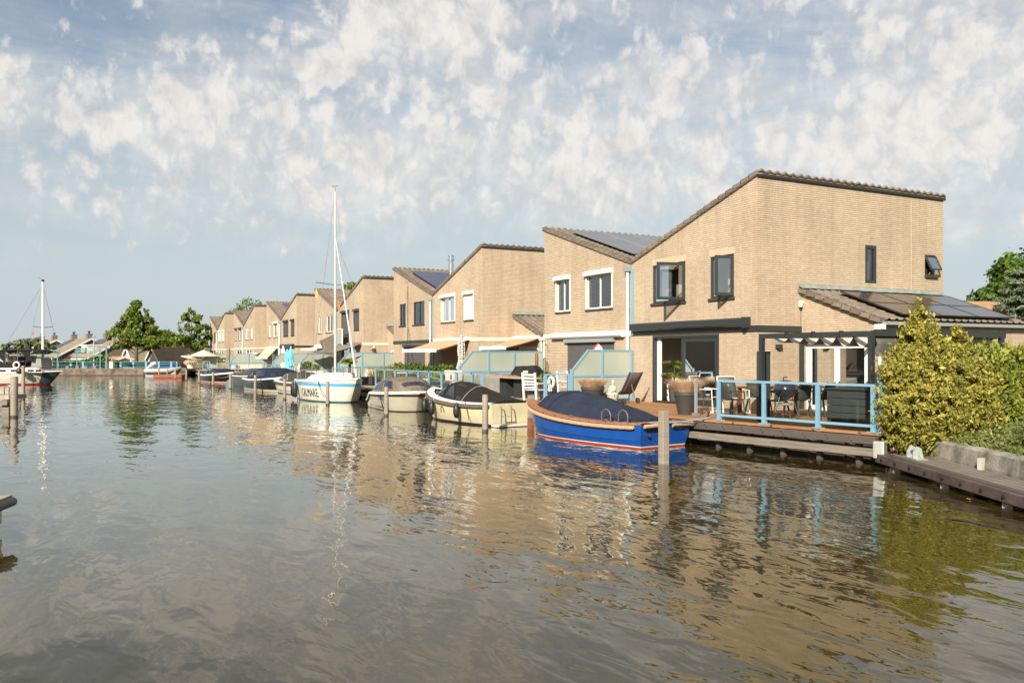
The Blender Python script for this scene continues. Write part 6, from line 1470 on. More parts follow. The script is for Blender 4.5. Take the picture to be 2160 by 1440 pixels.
p = P0(4.5, 0, .38); bl_ = MB().tube([(p[0]+.03*math.sin(k*1.1), p[1], DZ+.0+k*.035) for k in range(18)], [.03+.018*(k % 2) for k in range(18)], 6).build('decorative_stem', M('white_ceramic', (.7, .68, .62), .4), None, origin=(p[0], p[1], DZ)); tag(bl_, 'white twisted ornament beside the palm pot in the doorway', 'ornament')
t = thing('arc_lamp', 'thin black arc lamp inside the room behind the palm', 'lamp', (-20.6, 19.5, DZ)); MB().tube([(-20.6+(-1.6)*(1-math.cos(a)), 19.6, DZ+1.8*math.sin(a)*.95) for a in [i*math.pi/2/12 for i in range(13)]], .012, 6).build('stem', BLACK, t); MB().lathe([(.15, 0), (.15, .03), (0, .03)], (-20.6, 19.6, DZ), 16).build('foot', BLACK, t)
# ================================================================ awnings
def awning(name_hs, x0, x1, yw, zw, yf, zf, m, box=WHITE, bar=WHITE, valance=0):
    """opened awning: sloping cloth, front bar, box on the wall, two folding arms"""
    n = 12
    c = MB().grid([[(x0+(x1-x0)*i/n, yw-.1+(yf-yw+.1)*j/6, zw+(zf-zw)*j/6-.03*math.sin(j/6*math.pi)) for j in range(7)] for i in range(n+1)]).build('awning_cloth', m, name_hs, smooth=2, solid=.012)
    MB().prism([(yf-.05, zf-.09), (yf+.05, zf-.09), (yf+.06, zf+.05), (yf-.05, zf+.07)], 'x', x0-.03, x1+.03).build('front_bar', bar, c)
    MB().box(x0-.05, x1+.05, yw-.15, yw-.003, zw-.02, zw+.12).build('awning_box', box, c)
    for x in (x0+.25, x1-.25):
        s_ = 1 if x < (x0+x1)/2 else -1
        MB().tube([(x, yw-.1, zw-.06), (x+.35*s_, (yw+yf)/2, (zw+zf)/2-.12), (x, yf+.05, zf-.03)], .03, 7).build('folding_arm', bar, c)
    return c
PEACH = M('peach_awning_cloth', (.60, .34, .20), .85); GRNA = M('pale_green_awning_cloth', (.45, .55, .32), .85); GREYA = M('grey_awning_cloth', (.20, .18, .16), .85)
h = [q[0] for q in HS]
awning(h[2], -41.7, -37.4, YF, 2.98, 15.6, 2.46, PEACH)
awning(h[2], -36.0, -33.5, 19.16, 3.0, 17.3, 2.56, PEACH)
awning(h[4], -59.5, -54.3, YF, 2.97, 15.2, 2.35, GREYA, GREYA, GREYA)
awning(h[5], -65.8, -61.5, YF, 2.92, 16.3, 2.7, CREAM)
awning(h[7], -84.0, -79.2, YF, 2.9, 16.45, 2.0, GRNA)
awning(h[6], -70.4, -69.2, 19.16, 2.98, 17.8, 2.72, PEACH)
awning(h[8], -88.0, -85.9, 19.16, 2.98, 16.9, 2.42, PEACH)
for hs, x0, x1, m, z0, z1 in ((h[1], -29.45, -24.55, WHITE, 2.86, 3.10), (h[6], -77.6, -72.8, DARK, 2.86, 3.22)):
    MB().prism([(YF-.24, z0+.16), (YF-.2, z1-.02), (YF-.04, z1), (YF-.036, z0), (YF-.16, z0), (YF-.23, z0+.06)], 'x', x0, x1).build('awning_box', m, hs)
for hs, x0, x1, z in ((h[1], -28.55, -25.15, 2.76), (h[3], -46.5, -43.2, 2.76)): MB().box(x0, x1, YF-.13, YF-.003, z-.06, z+.08).build('screen_box', GREYP if hs is h[1] else DARK, hs)
# balcony of the house behind the mast
mb = MB(); bx0, bx1 = -59.0, -57.0
bp_ = MB().box(bx0, bx1, YF-.55, YF-.002, 2.86, 2.94).build('balcony', GREYP, h[4]); MB().box(bx0+.02, bx1-.02, YF-.54, YF-.52, 3.0, 3.9).build('balcony_panel', M('grey_perforated_panel', (.33, .34, .33), .6), bp_)
for x in (bx0, bx1): MB().box(x-.03, x+.03, YF-.56, YF-.50, 2.94, 4.05).build('post', WHITE, bp_)
MB().tube([(bx0, YF-.53, 4.03), (bx1, YF-.53, 4.03)], .025, 6).build('handrail', WHITE, bp_)

# ================================================================ second terrace
TARP = canvas('grey_tarpaulin', (.22, .205, .185)); BBQC = canvas('black_barbecue_cover', (.018, .017, .016))
def lump(name, label, cat, c, rot, prof, m, wr=.03, seed=1, parts=()):
    """draped cover: prof = stations (x, half width, height)"""
    t = local(name, label, cat, c, rotz=rot); rows = []
    xs = [p[0] for p in prof]
    for i in range(25):
        x = xs[0]+(xs[-1]-xs[0])*i/24; w_ = float(np.interp(x, xs, [p[1] for p in prof])); z = float(np.interp(x, xs, [p[2] for p in prof])); row = []
        for j in range(17):
            a = -1+2*j/16; s_ = math.copysign(min(1, abs(a)*1.7), a); zz = z*(1 if abs(a) < .55 else 1-((abs(a)-.55)/.45)**1.2)
            nzv = wr*mnoise.noise(Vector((x*3+seed, a*2.5, zz*2)))*2; row.append((x+nzv*.4, w_*s_*(1+.16*(1-zz/max(z, .01)))+nzv, max(.0, zz+nzv*.6)))
        rows.append(row)
    mb = MB().grid(rows); mb.add(rows[0], [tuple(range(17))]); mb.add(rows[-1], [tuple(range(17))]); mb.build('cover', m, t, smooth=True); return t
b = H(1050, 0, y=15.7); lump('covered_sofa', 'garden sofa set under a wrinkled grey tarpaulin on the second terrace', 'covered furniture', (b.x-.1, 15.9, DZ), R(8), [(-1.3, .5, .05), (-1.15, .5, .82), (-.4, .45, .80), (.5, .45, .78), (.9, .42, .62), (1.35, .4, .08)], TARP, .05)
b = H(1120, 0, y=16.9); t = lump('covered_barbecue', 'barbecue under a black cover against the frosted screen', 'barbecue', (b.x, 16.75, DZ), R(20), [(-.78, .22, .70), (-.72, .30, .80), (-.45, .32, 1.12), (.45, .32, 1.14), (.68, .30, .92), (.72, .25, .70)], BBQC, .03, 4)
for v in t.children[0].data.vertices: v.co.z = max(v.co.z, .66+.06*math.sin(v.co.x*7))
MB().box(-.5, .5, -.22, .22, .02, .70).build('trolley', BLACK, t)
MB().box(.05, .30, -.345, -.325, .86, .94).build('white_badge', WHITE, t)
b = H(1085, 0, y=15.0); t = thing('garden_table', 'long thin wooden table on dark pedestals on the second terrace', 'table', (b.x, 15.0, DZ))
MB().box(b.x-1.35, b.x+1.2, 14.6, 15.5, DZ+.71, DZ+.745).build('table_top', M('pale_wood_top', (.45, .33, .20), .5, var=.15), t)
for x in (b.x-.65, b.x+.5): MB().box(x-.28, x+.28, 14.85, 15.25, DZ, DZ+.71).build('pedestal', BOARD, t)
b = H(1091, 834, z=.65); t = local('storage_crate', 'low grey storage crate in front of the wooden table', 'crate', (b.x, b.y, DZ), rotz=.1); MB().prism([(-.30, 0), (.26, 0), (.26, .36), (-.22, .36)], 'y', -.2, .2).build('body', M('mid_grey_plastic', (.16, .16, .155), .6), t, bevel=.01); MB().box(-.2, .26, -.215, -.203, .3, .33).build('handle_slot', BLACK, t)
def slatchair(label, c, rot, m=WHITE, w_=.6, h_=.85, grp='white slatted garden seats on the second terrace', n_=5, hs=.38):
    t = local('garden_chair', label, 'chair', c, grp, rot); W2 = w_/2
    for s_ in (-1, 1):
        MB().bar((-.32, s_*W2, 0), (-.30, s_*W2, .60), .05, .05).build('leg', m, t); MB().bar((.30, s_*W2, 0), (.38, s_*W2, h_), .05, .06).build('leg', m, t); MB().box(-.34, .33, s_*W2-.035, s_*W2+.035, .60, .63).build('armrest', m, t)
    mb = MB()
    for k in range(6): mb.box(-.30+k*.1, -.22+k*.1, -W2+.03, W2-.03, hs, hs+.025)
    mb.build('seat_slats', m, t); mb = MB()
    for k in range(n_): z = hs+.06+k*(h_-hs-.06)/n_; mb.bar((.30+.08*z/h_, -W2+.03, z+.03), (.30+.08*z/h_, W2-.03, z+.03), .025, .06)
    mb.build('back_slats', m, t); return t
b = H(1132, 846, z=.65); s1 = slatchair('white slatted chair with a high back, left of the short blue railing', (b.x, b.y, DZ), R(-75), h_=.98)
b = H(1178, 838, z=.65); s2 = copy_tree(s1); s2.location = (b.x, b.y+.5, DZ); s2.rotation_euler.z = R(200); s2['label'] = 'white slatted chair behind the short blue railing, right of the round white lamp'
b = H(1163, 0, y=15.2); t = thing('globe_lamp', 'round white ring-shaped lamp between the white slatted chairs', 'lamp', (b.x, 15.2, DZ)); MB().tube([(b.x+.17*math.cos(a), 15.2, DZ+.62+.17*math.sin(a)) for a in [i*math.pi/10 for i in range(21)]], .055, 8, False).build('ring', WHITE, t, smooth=True); MB().lathe([(.12, 0), (.12, .03), (.03, .05), (.03, .4), (0, .4)], (b.x, 15.2, DZ), 12).build('stand', WHITE, t)
b = H(1168, 0, y=14.7); t = thing('crate', 'small dark crate with two pale marks beside the short blue railing', 'crate', (b.x-.2, 14.6, DZ)); MB().box(b.x-.42, b.x+.0, 14.4, 14.8, DZ, DZ+.34).build('body', POTD, t, bevel=.015); MB().box(b.x+.001, b.x+.008, 14.5, 14.6, DZ+.1, DZ+.2).box(b.x+.001, b.x+.008, 14.64, 14.74, DZ+.1, DZ+.24).build('marks', WHITE, t)
b = H(1152, 0, y=17.0); t = thing('shrub', 'small green shrub in a box behind the white slatted chair', 'shrub', (b.x, 17, DZ)); foliage('foliage', [(b.x, 17, 1.25, .45, .3, .3)], 900, .06, LF2, t, (b.x, 17, DZ), seed=71, clump=.2); MB().box(b.x-.4, b.x+.4, 16.8, 17.2, DZ, DZ+.45).build('box', POTD, t)
b = H(1146, 0, y=17.2); t = thing('wind_chime', 'copper and white wind chime hanging at the corner of the second house', 'wind chime', (-30.5, 17.1, 2.4)); MB().lathe([(.0, .32), (.06, .28), (.07, .1), (.07, -.25), (0, -.25)], (-30.35, 17.15, 2.0), 12).build('copper_shell', M('copper', (.30, .12, .06), .4, .6), t, smooth=True); MB().tube([(-30.35, 17.15, 1.75), (-30.35, 17.15, 1.2)], .055, 8).build('white_tube', WHITE, t)
t = thing('wall_ornament', 'dark wire oval ornament on a bracket left of the second house window', 'ornament', (-30.0, 17.3, 2.2)); MB().tube([(-30.0, 17.43, 2.62), (-29.75, 17.2, 2.66), (-29.6, 17.1, 2.6)], .014, 5).build('bracket', BLACK, t); MB().tube([(-29.8+.11*math.cos(a), 17.2, 1.85+.26*math.sin(a)) for a in [i*math.pi/10 for i in range(21)]], .018, 6, False).tube([(-29.8, 17.2, 2.11), (-29.75, 17.2, 2.66)], .006, 4).build('wire_oval', M('dark_wire', (.06, .05, .045), .6), t)
mb = MB()
for k in range(6): mb.tube([(-29.8-.1+.033*k, 17.2, 1.85-.2), (-29.8-.1+.033*k, 17.2, 1.85+.2)], .006, 4)
mb.build('wire_mesh', M('dark_wire', (.06, .05, .045), .6), t)
t = local('paddle_board', 'white paddle board with a red rim standing behind the nearest frosted screen', 'paddle board', (-25.0, 16.6, DZ), rotz=R(90)); out_ = [(-.40*math.sin(math.pi*i/20)**.7*1, 1.95*(i/20)) for i in range(21)]; poly = out_+[(-x, z) for x, z in out_[::-1]]
poly = [( -(1.0-.9*((z-1.0)/1.0)**2)*0+x, z) for x, z in poly]
MB().prism(poly, 'y', -.05, .05).build('board', WHITE, t); MB().tube([(x, 0, z) for x, z in poly], .04, 6).build('red_rim', M('red_rim', (.55, .07, .03), .5), t)

# ================================================================ third and farther terraces
def parasol(label, c, h_, r_, m, base=True, tip=0, top=None, grp='closed parasols on the terraces', z_low=.95, wave=.25, stripes=None):
    t = thing('closed_parasol', label, 'parasol', c, grp); top = h_
    prof = [(.02, top), (.05, top-.03), (.08, top-.12), (.065, top-.16), (r_*.75, top-.35), (r_*.85, (top+z_low)/2), (r_*.62, z_low+(top-z_low)*.28), (r_, z_low+.12), (r_*1.1, z_low), (.03, z_low+.05)]
    vs = []; fs = []; n = 28
    for i, (r, z) in enumerate(prof):
        for k in range(n):
            a = 2*math.pi*k/n; q = r*(1+(wave*math.cos(a*7) if 3 < i < 9 else 0)); vs.append((c[0]+q*math.cos(a), c[1]+q*math.sin(a), c[2]+z+(.05*math.cos(a*7) if i == 8 else 0)))
    for i in range(len(prof)-1):
        for k in range(n): a = i*n+k; b_ = i*n+(k+1) % n; fs.append((a, b_, b_+n, a+n))
    MB().add(vs, fs).build('canopy', m, t, smooth=True); MB().tube([(c[0], c[1], c[2]), (c[0], c[1], c[2]+h_)], .025, 8).build('pole', GREYP, t)
    MB().lathe([(.26, 0), (.26, .06), (.05, .09), (0, .09)], c, 16).build('base', POTD, t); return t
m, tt_, bb_ = nodes('striped_black_white_cloth'); g = nn(tt_, 'ShaderNodeNewGeometry'); s_ = nn(tt_, 'ShaderNodeSeparateXYZ', {0: g.outputs['Position']})
wv = nn(tt_, 'ShaderNodeTexNoise', {'Vector': g.outputs['Position'], 'Scale': 4.0}); f_ = mm(tt_, 'GREATER_THAN', mm(tt_, 'FRACT', mm(tt_, 'MULTIPLY', mm(tt_, 'ADD', s_.outputs[2], mm(tt_, 'MULTIPLY', wv.outputs[0], .25)), 11.0)), .6)
mx2 = nn(tt_, 'ShaderNodeMixRGB', {0: f_, 1: (.66, .63, .56, 1), 2: (.06, .055, .05, 1)}); tt_.links.new(mx2.outputs[0], bb_.inputs['Base Color']); STRIPE = m
p = H(973, 0, y=15.8); parasol('black and white striped closed parasol at the front post of the frosted screen', (p.x, 15.8, DZ), 2.5, .17, STRIPE, z_low=.95)
TQ = M('turquoise_cloth', (.16, .55, .62), .8, var=.1, vs=3)
p = C(613.5, 66, DZ); parasol('right, taller one of the two closed turquoise parasols', tuple(p), 2.28, .20, TQ, z_low=.75, grp='closed turquoise parasols')
p = C(606, 66.5, DZ); parasol('left, shorter one of the two closed turquoise parasols', tuple(p), 2.08, .19, TQ, z_low=.72, grp='closed turquoise parasols')
p = C(597.5, 73, DZ); parasol('closed white parasol standing close to the brick wall, left of the turquoise ones', tuple(p), 2.4, .16, WHITE, z_low=.9)
p = C(482, 90, DZ); parasol('closed brown and beige parasol left of the green awning', tuple(p), 2.6, .24, M('brown_beige_cloth', (.30, .24, .20), .85, var=.5, vs=1.2), z_low=.8)
# open pink cantilever parasol
p = C(430, 100, DZ); t = thing('open_parasol', 'open pale pink parasol beside the end of the row', 'parasol', tuple(p)); rr = 1.75; vs = [(p.x, p.y, 2.9)]+[(p.x+rr*math.cos(a), p.y+rr*math.sin(a), 2.12) for a in [i*math.pi/4 for i in range(8)]]
PINK = M('pale_pink_cloth', (.66, .52, .47), .85); MB().add(vs, [(0, i+1, (i+1) % 8+1) for i in range(8)]).build('canopy', PINK, t, solid=.02)
q = C(451, 100.5, DZ); MB().tube([q, q+Vector((0, 0, 2.4)), (p.x, p.y, 3.0)], .045, 7).build('pole', GREYP, t); MB().box(q.x-.4, q.x+.4, q.y-.4, q.y+.4, DZ, DZ+.08).build('base', POTD, t)
p = C(402, 99, DZ); t = thing('open_parasol', 'tilted grey open parasol left of the pink one', 'parasol', tuple(p)); vs = [(p.x, p.y, 2.25)]+[(p.x+1.2*math.cos(a), p.y+1.2*math.sin(a), 1.95-.25*math.sin(a+.6)) for a in [i*math.pi/3 for i in range(6)]]; MB().add(vs, [(0, i+1, (i+1) % 6+1) for i in range(6)]).build('canopy', M('grey_white_cloth', (.5, .47, .43), .85), t, solid=.02); MB().tube([p, p+Vector((0, 0, 1.6))], .03, 6).build('pole', GREYP, t)
# cream fan-back chairs
def fanchair(label, c, rot):
    t = local('fan_back_chair', label, 'chair', c, 'cream fan-back chairs under the turquoise parasols', rot); m = M('cream_wood', (.60, .53, .42), .6)
    mb = MB()
    for k in range(7): y = -.27+.09*k; mb.bar((.25, y*.8, .30), (.52, y, 1.0-.22*(y/.27)**2*.5), .075, .02, up=(1, 0, 0))
    mb.build('back_slats', m, t); MB().prism([(-.45, .36), (.28, .24), (.28, .28), (-.45, .40)], 'y', -.28, .28).build('seat', m, t)
    for s_ in (-1, 1): MB().bar((-.42, .32*s_, 0), (-.42, .32*s_, .55), .04, .08).build('leg', m, t); MB().bar((.35, .32*s_, 0), (.40, .32*s_, .55), .04, .08).build('leg', m, t); MB().box(-.5, .45, .32*s_-.07, .32*s_+.07, .55, .58).build('armrest', m, t)
    return t
p = C(625, 64.5, DZ); f1 = fanchair('cream fan-back chair right of the turquoise parasols', tuple(p), R(120)); p = C(592, 67, DZ); f2 = copy_tree(f1); f2.location = p; f2.rotation_euler.z = R(140); f2['label'] = 'cream fan-back chair left of the turquoise parasols'
p = C(600, 66, DZ); t = thing('towel', 'turquoise towel hanging over the blue railing by the parasols', 'towel', tuple(p)); MB().grid([[(p.x+.5*math.cos(1.1)*u, p.y+.5*u, DZ+.95-v*.75+.02*math.sin(u*9)) for v in (0, .5, 1)] for u in (0, .25, .5, .75, 1)]).build('cloth', TQ, t, solid=.02)
# potted palm and lounge things on the terrace right of the sailing boat
p = C(737, 46.3, DZ); t = thing('potted_palm', 'small palm in a white pot behind the bow of the white sailing boat', 'plant', tuple(p)); MB().lathe([(.22, 0), (.34, .62), (.31, .62), (.29, .55), (0, .55)], tuple(p), 18).build('pot', WHITE, t, smooth=True); frond_plant(t, (p.x, p.y, DZ+.5), .75, 15, .62, PALM, 8, .07, w=.05)
OTT = M('dark_brown_rattan', (.035, .026, .022), .7, bump=.5, bs=60)
p = H(783, 812, z=.65); t = local('ottoman', 'dark brown square ottoman by the frosted screen', 'ottoman', tuple(p), rotz=.5); MB().box(-.42, .42, -.4, .4, .04, .44).build('body', OTT, t, bevel=.03); 
for x in (-.36, .36):
    for y in (-.34, .34): MB().box(x-.03, x+.03, y-.03, y+.03, 0, .04).build('foot', BLACK, t)
def tub(label, c, rot, m, name='lounge_chair'):
    t = local(name, label, 'chair', c, 'white lounge seats on the third terrace', rot)
    MB().box(-.35, .3, -.38, .38, .16, .42).build('seat', m, t, bevel=.04); MB().box(.24, .4, -.42, .42, .14, .80).build('backrest', m, t, bevel=.05)
    for s_ in (-1, 1): MB().box(-.36, .3, s_*.36-.06, s_*.36+.06, .14, .60).build('armrest', m, t, bevel=.04)
    for x in (-.28, .3):
        for s_ in (-1, 1): MB().box(x-.02, x+.02, .32*s_-.02, .32*s_+.02, 0, .15).build('leg', STEEL, t)
    return t
p = C(792, 47.0, DZ); t1 = tub('white lounge chair behind the dark ottoman', tuple(p), R(-60), CREAM)
p = C(818, 46.0, DZ); t2 = copy_tree(t1); t2.location = p; t2.rotation_euler.z = R(120); t2['label'] = 'white lounge chair seen through the long blue railing, right of the ottoman'
p = C(845, 41.5, DZ); t = thing('round_table', 'round white glass-topped table behind the long blue railing', 'table', tuple(p)); MB().lathe([(.62, .70), (.64, .72), (.62, .74), (0, .74)], tuple(p), 26).build('table_top', WHITE, t); MB().lathe([(.3, 0), (.3, .03), (.04, .06), (.04, .70), (0, .70)], tuple(p), 14).build('pedestal', WHITE, t)
p = H(902, 826, y=14.7); t = local('planter_box', 'pale angular planter box behind the long blue railing', 'planter', (p.x, 14.8, DZ), rotz=.2); MB().prism([(-.75, 0), (.45, 0), (.2, .5), (-.75, .5)], 'y', -.25, .25).build('box', CREAM, t, bevel=.01); MB().box(.46, .95, -.25, .25, 0, .5).build('grey_end', GREYP, t)
p = H(930, 0, y=14.9); t = thing('potted_plant', 'leafy green plant in a low pot behind the long blue railing', 'plant', (p.x, 14.7, DZ)); foliage('foliage', [(p.x, 14.7, 1.12, .36, .3, .28), (p.x+.45, 14.8, 1.0, .25, .25, .2)], 1100, .09, LF1, t, (p.x, 14.7, DZ), asp=2.6, seed=81, clump=.2, up=.8); MB().lathe([(.18, 0), (.24, .3), (0, .3)], (p.x, 14.7, DZ), 14).build('pot', WHITE, t)
p = H(952, 0, y=14.7); t = local('storage_cabinet', 'stacked cream plastic cabinet left of the striped parasol', 'cabinet', (p.x, 14.8, DZ), rotz=.15)
MB().box(-.4, .4, -.28, .28, 0, .46).build('lower_box', CREAM, t, bevel=.04); MB().box(-.36, .36, -.26, .26, .47, .92).build('upper_box', CREAM, t, bevel=.05); MB().box(-.3, -.24, -.30, -.27, .56, .76).build('latch', BLACK, t); MB().box(.22, .28, -.30, -.27, .56, .76).build('latch', BLACK, t)
hd = thing('reed_hedge', 'yellowish reeds and dark climber hedge in front of the house with the steel flue', 'hedge', (-43, 15.6, DZ)); bl = []
foliage('climber', [(-44.4+i*.55, 16.2, 1.15+.12*rnd.random(), .5, .35, .55) for i in range(14)], 5200, .10, LF3, hd, (-43, 15.6, DZ), seed=91, clump=.5)
blades(700, (-44.4, 15.6, DZ), .9, 1.65, REED, hd, 'reeds', 92, .22, .02); blades(600, (-42.6, 15.7, DZ), .8, 1.75, REED, hd, 'reeds', 93, .22, .02); blades(300, (-46.4, 16.0, DZ), .5, 1.5, REED, hd, 'reeds', 94, .2, .02)
p = C(1003, 36, DZ)
foliage('climber', [(-38.6+i*.5, 16.6, 1.2, .4, .3, .5) for i in range(3)], 1300, .09, LF3, hd, (-43, 15.6, DZ), seed=95, clump=.4)
t = thing('owl_figure', 'small brown and white owl figure above the frosted screen', 'figurine', (-51.05, 17.0, 2.42)); p = H(789, 0, x=-51.05)
MB().lathe([(0, 0), (.14, .02), (.15, .14), (.10, .24), (0, .26)], (-51.05, p.y, 2.41), 12).build('body', M('owl_brown', (.05, .035, .025), .8), t, smooth=True); MB().lathe([(0, 0), (.09, .03), (.10, .10), (.05, .18), (0, .19)], (-51.05, p.y, 2.64), 12).build('head', M('owl_white', (.55, .52, .48), .8, var=.3, vs=20), t, smooth=True)
MB().add([(-51.03, 15.8, 1.98), (-51.03, 16.15, 2.05), (-51.03, 16.45, 2.25), (-51.03, 16.1, 2.13)], [(0,1,2,3)]).build('bird_silhouette', BLACK, [o for o in COL.objects if o.get('label', '').startswith('frosted blue-framed screen behind the potted palm')][0])
# planters of the far terraces
def box_plant(label, px_, Z_, w_, h_, m, lf=None, lh=.4, cat='planter'):
    p = C(px_, Z_, DZ); t = thing('planter_box', label, cat, tuple(p)); MB().box(p.x-w_/2, p.x+w_/2, p.y-w_/2, p.y+w_/2, DZ, DZ+h_).build('box', m, t, bevel=.02)
    MB().box(p.x-w_/2-.02, p.x+w_/2+.02, p.y-w_/2-.02, p.y+w_/2+.02, DZ+h_*.85, DZ+h_).build('rim', m, t)
    if lf: foliage('foliage', [(p.x, p.y, DZ+h_+lh*.4, w_*.5, w_*.5, lh*.6)], 500, .09, lf, t, tuple(p), seed=int(px_), clump=.3)
box_plant('dark square planter with a rounded shrub between the frosted screen and the mast', 648, 58, .8, .75, POTD, LF2); box_plant('pale trough with green plants behind the sailing boat boom', 664, 57, .9, .55, CREAM, LF1)
box_plant('grey concrete planter under the closed brown parasol', 470, 95, 1.2, .8, CONC, LF1, .5); box_plant('weathered timber crate planter left of the pink parasol pole', 420, 103, 1.3, .8, BEAML)
p = C(411, 112, DZ)
t = thing('bamboo_clump', 'yellow-green bamboo clump under the pink parasol at the end of the row', 'bamboo', tuple(C(421, 106, DZ))); q = C(421, 106, DZ); foliage('foliage', [(q.x, q.y, 1.75, 1.0, 1.3, .85), (q.x+.5, q.y+1.5, 1.9, .9, .9, .6), (q.x-.3, q.y-.6, 1.3, .6, .6, .6)], 2600, .17, REED, t, tuple(q), asp=2.8, seed=97, clump=.5)
MB().tube([q, q+Vector((.1, .1, 1.6))], .05, 6).tube([q+Vector((.3, .5, 0)), q+Vector((.4, .8, 1.6))], .04, 6).build('canes', REED, t)
p = C(403, 98, DZ); t = thing('bowl_planter', 'white bowl planter heaped with brown plants at the far end of the row', 'planter', tuple(p)); MB().lathe([(.35, 0), (.55, .55), (.6, .62), (0, .6)], tuple(p), 16).build('bowl', WHITE, t, smooth=True); foliage('foliage', [(p.x, p.y, DZ+.75, .75, .75, .3)], 900, .12, DRY, t, tuple(p), seed=98, clump=.4)
tgl = thing('white_garden_bench', 'pale slatted panel bench behind the grey-green boat canopy', 'bench', tuple(C(520, 76, DZ))); q = C(520, 76, DZ)
for k in range(9): MB().box(q.x-.02, q.x+.02, q.y-1.3+k*.3, q.y-1.3+k*.3+.24, DZ+.15, DZ+.75).build('back_board', M('cream_wood', (.60, .53, .42), .6), tgl)
MB().box(q.x+.02, q.x+.5, q.y-1.3, q.y+1.4, DZ+.38, DZ+.42).build('seat', M('cream_wood', (.60, .53, .42), .6), tgl)

# ================================================================ the far bank
rt = Vector((.4665, .8845, 0)); fw = Vector((-.8845, .4665, 0))
qa, qb = C(-260, 94.2, 0), C(392, 94.2, 0)
t = thing('far_quay_wall', 'long stained concrete quay wall across the far end of the canal', 'wall', tuple(qa))
MB().prism([(qa.x, qa.y), (qb.x, qb.y), (qb+fw*6).xy, (qa+fw*6).xy], 'z', .10, .74).build('wall_face', M('brown_stained_concrete', (.20, .16, .12), .95, var=.4, vs=1.5, col2=(.10, .08, .06)), t); MB().prism([(qa.x, qa.y), (qb.x, qb.y), (qb+fw*.5).xy, (qa+fw*.5).xy], 'z', -1, .098).build('wet_foot', QDARK, t); MB().prism([(qa-fw*.04).xy, (qb-fw*.04).xy, (qb+fw*.5).xy, (qa+fw*.5).xy], 'z', .742, .80).build('coping', CONC, t)
for k, px_ in enumerate((110, 143, 164, 182, 201)):
    p = C(px_, 95, .8); tag(MB().box(-.17, .17, -.17, .17, 0, .26).build('quay_bollard', BEAML, origin=(0, 0, 0)), ['squat brown bollard on the far quay behind the motor sailer stern', 'squat brown bollard on the far quay, leftmost under the left turquoise frame', 'squat brown bollard on the far quay at the left post of the right turquoise frame', 'squat brown bollard on the far quay between the turquoise posts', 'squat brown bollard on the far quay beside the grey lamp pole'][k], 'bollard', 'bollards on the far quay'); COL.objects[-1].location = p; COL.objects[-1].rotation_euler.z = R(62)
# blue glass fence
BGL = M('blue_tinted_glass', (.010, .055, .12), .2, spec=.4); TGL = M('greenery_reflection_glass', (.02, .075, .075), .2, var=.5, vs=2, spec=.4)  # teal panels carry a painted reflection of the greenery
t = thing('glass_fence', 'long fence of blue glass panels, some coloured as reflected greenery, along the far quay', 'fence', tuple(C(110, 99, .8)))
for k, px_ in enumerate([110, 122, 149, 175, 203, 231, 254, 281, 308, 335, 361]):
    nx = [110, 122, 149, 175, 203, 231, 254, 281, 308, 335, 361, 374][k+1]; a, b_ = C(px_+1, 99, 0), C(nx-1, 99, 0); zc = .85
    MB().bar((a.x, a.y, (zc+1.5)/2), (b_.x, b_.y, (zc+1.5)/2), .03, .62).build('glass_panel', BGL if k > 7 else TGL, t)
    mb = MB().bar((a.x, a.y, zc-.0), (b_.x, b_.y, zc-.0), .04, .03).bar((a.x, a.y, 1.5), (b_.x, b_.y, 1.5), .04, .03); mb.bar((a.x, a.y, .75), (a.x, a.y, 1.53), .06, .10, up=rt); mb.bar((b_.x, b_.y, .75), (b_.x, b_.y, 1.53), .06, .10, up=rt); mb.build('panel_frame', BLUE, t)
def gate(label, pxs, bars, zs, name='gate_frame'):
    t = thing(name, label, 'gate frame', tuple(C(pxs[0], 96.5, .8)), 'turquoise frames on the far quay')
    for p_ in pxs: q = C(p_, 96.5, .75); MB().bar(q, (q.x, q.y, max(zs)+.02), .14, .14).build('post', TURQ, t)
    for z in zs: a, b_ = C(bars[0], 96.5, z), C(bars[1], 96.5, z); MB().bar(a, b_, .10, .12).build('crossbar', TURQ, t)
gate('turquoise steel frame on the far quay, right of the grey lamp pole side', [162, 211], (158, 216), [3.0, 2.72, 2.25]); gate('turquoise steel frame on the far quay partly behind the motor sailer', [60, 121], (40, 125), [2.78, 2.28])
t = [o for o in COL.objects if o.get('label', '').startswith('turquoise steel frame on the far quay, right')][0]; t['label'] = 'turquoise steel frame on the far quay left of the pale cabinet'
q = C(224, 95.5, .8); t = thing('sign_post', 'single turquoise pole on the far quay beside the pale cabinet', 'pole', tuple(q)); MB().bar(q, (q.x, q.y, 3.2), .16, .16).build('pole', TURQ, t); MB().bar(C(216, 95.5, 3.05), C(232, 95.5, 3.05), .08, .1).build('arm', TURQ, t)
q = C(198, 98, .8); t = thing('lamp_post', 'slim grey lamp pole in front of the far houses', 'lamp post', tuple(q)); MB().tube([q, (q.x, q.y, 4.4)], [.10, .06], 8).build('pole', GREYP, t); MB().lathe([(0, 0), (.22, .03), (.2, .1), (0, .14)], (q.x, q.y, 4.35), 10).build('lamp_head', GREYP, t)
q = C(232, 96, .8); t = thing('utility_cabinet', 'pale grey utility cabinet in front of the glass fence', 'cabinet', tuple(q)); MB().bar(q, (q.x, q.y, 1.5), .85, .5, up=fw).build('body', CREAM, t, bevel=.02); MB().bar((q.x, q.y, 1.5), (q.x, q.y, 1.56), .92, .56, up=fw).build('cap', GREYP, t)

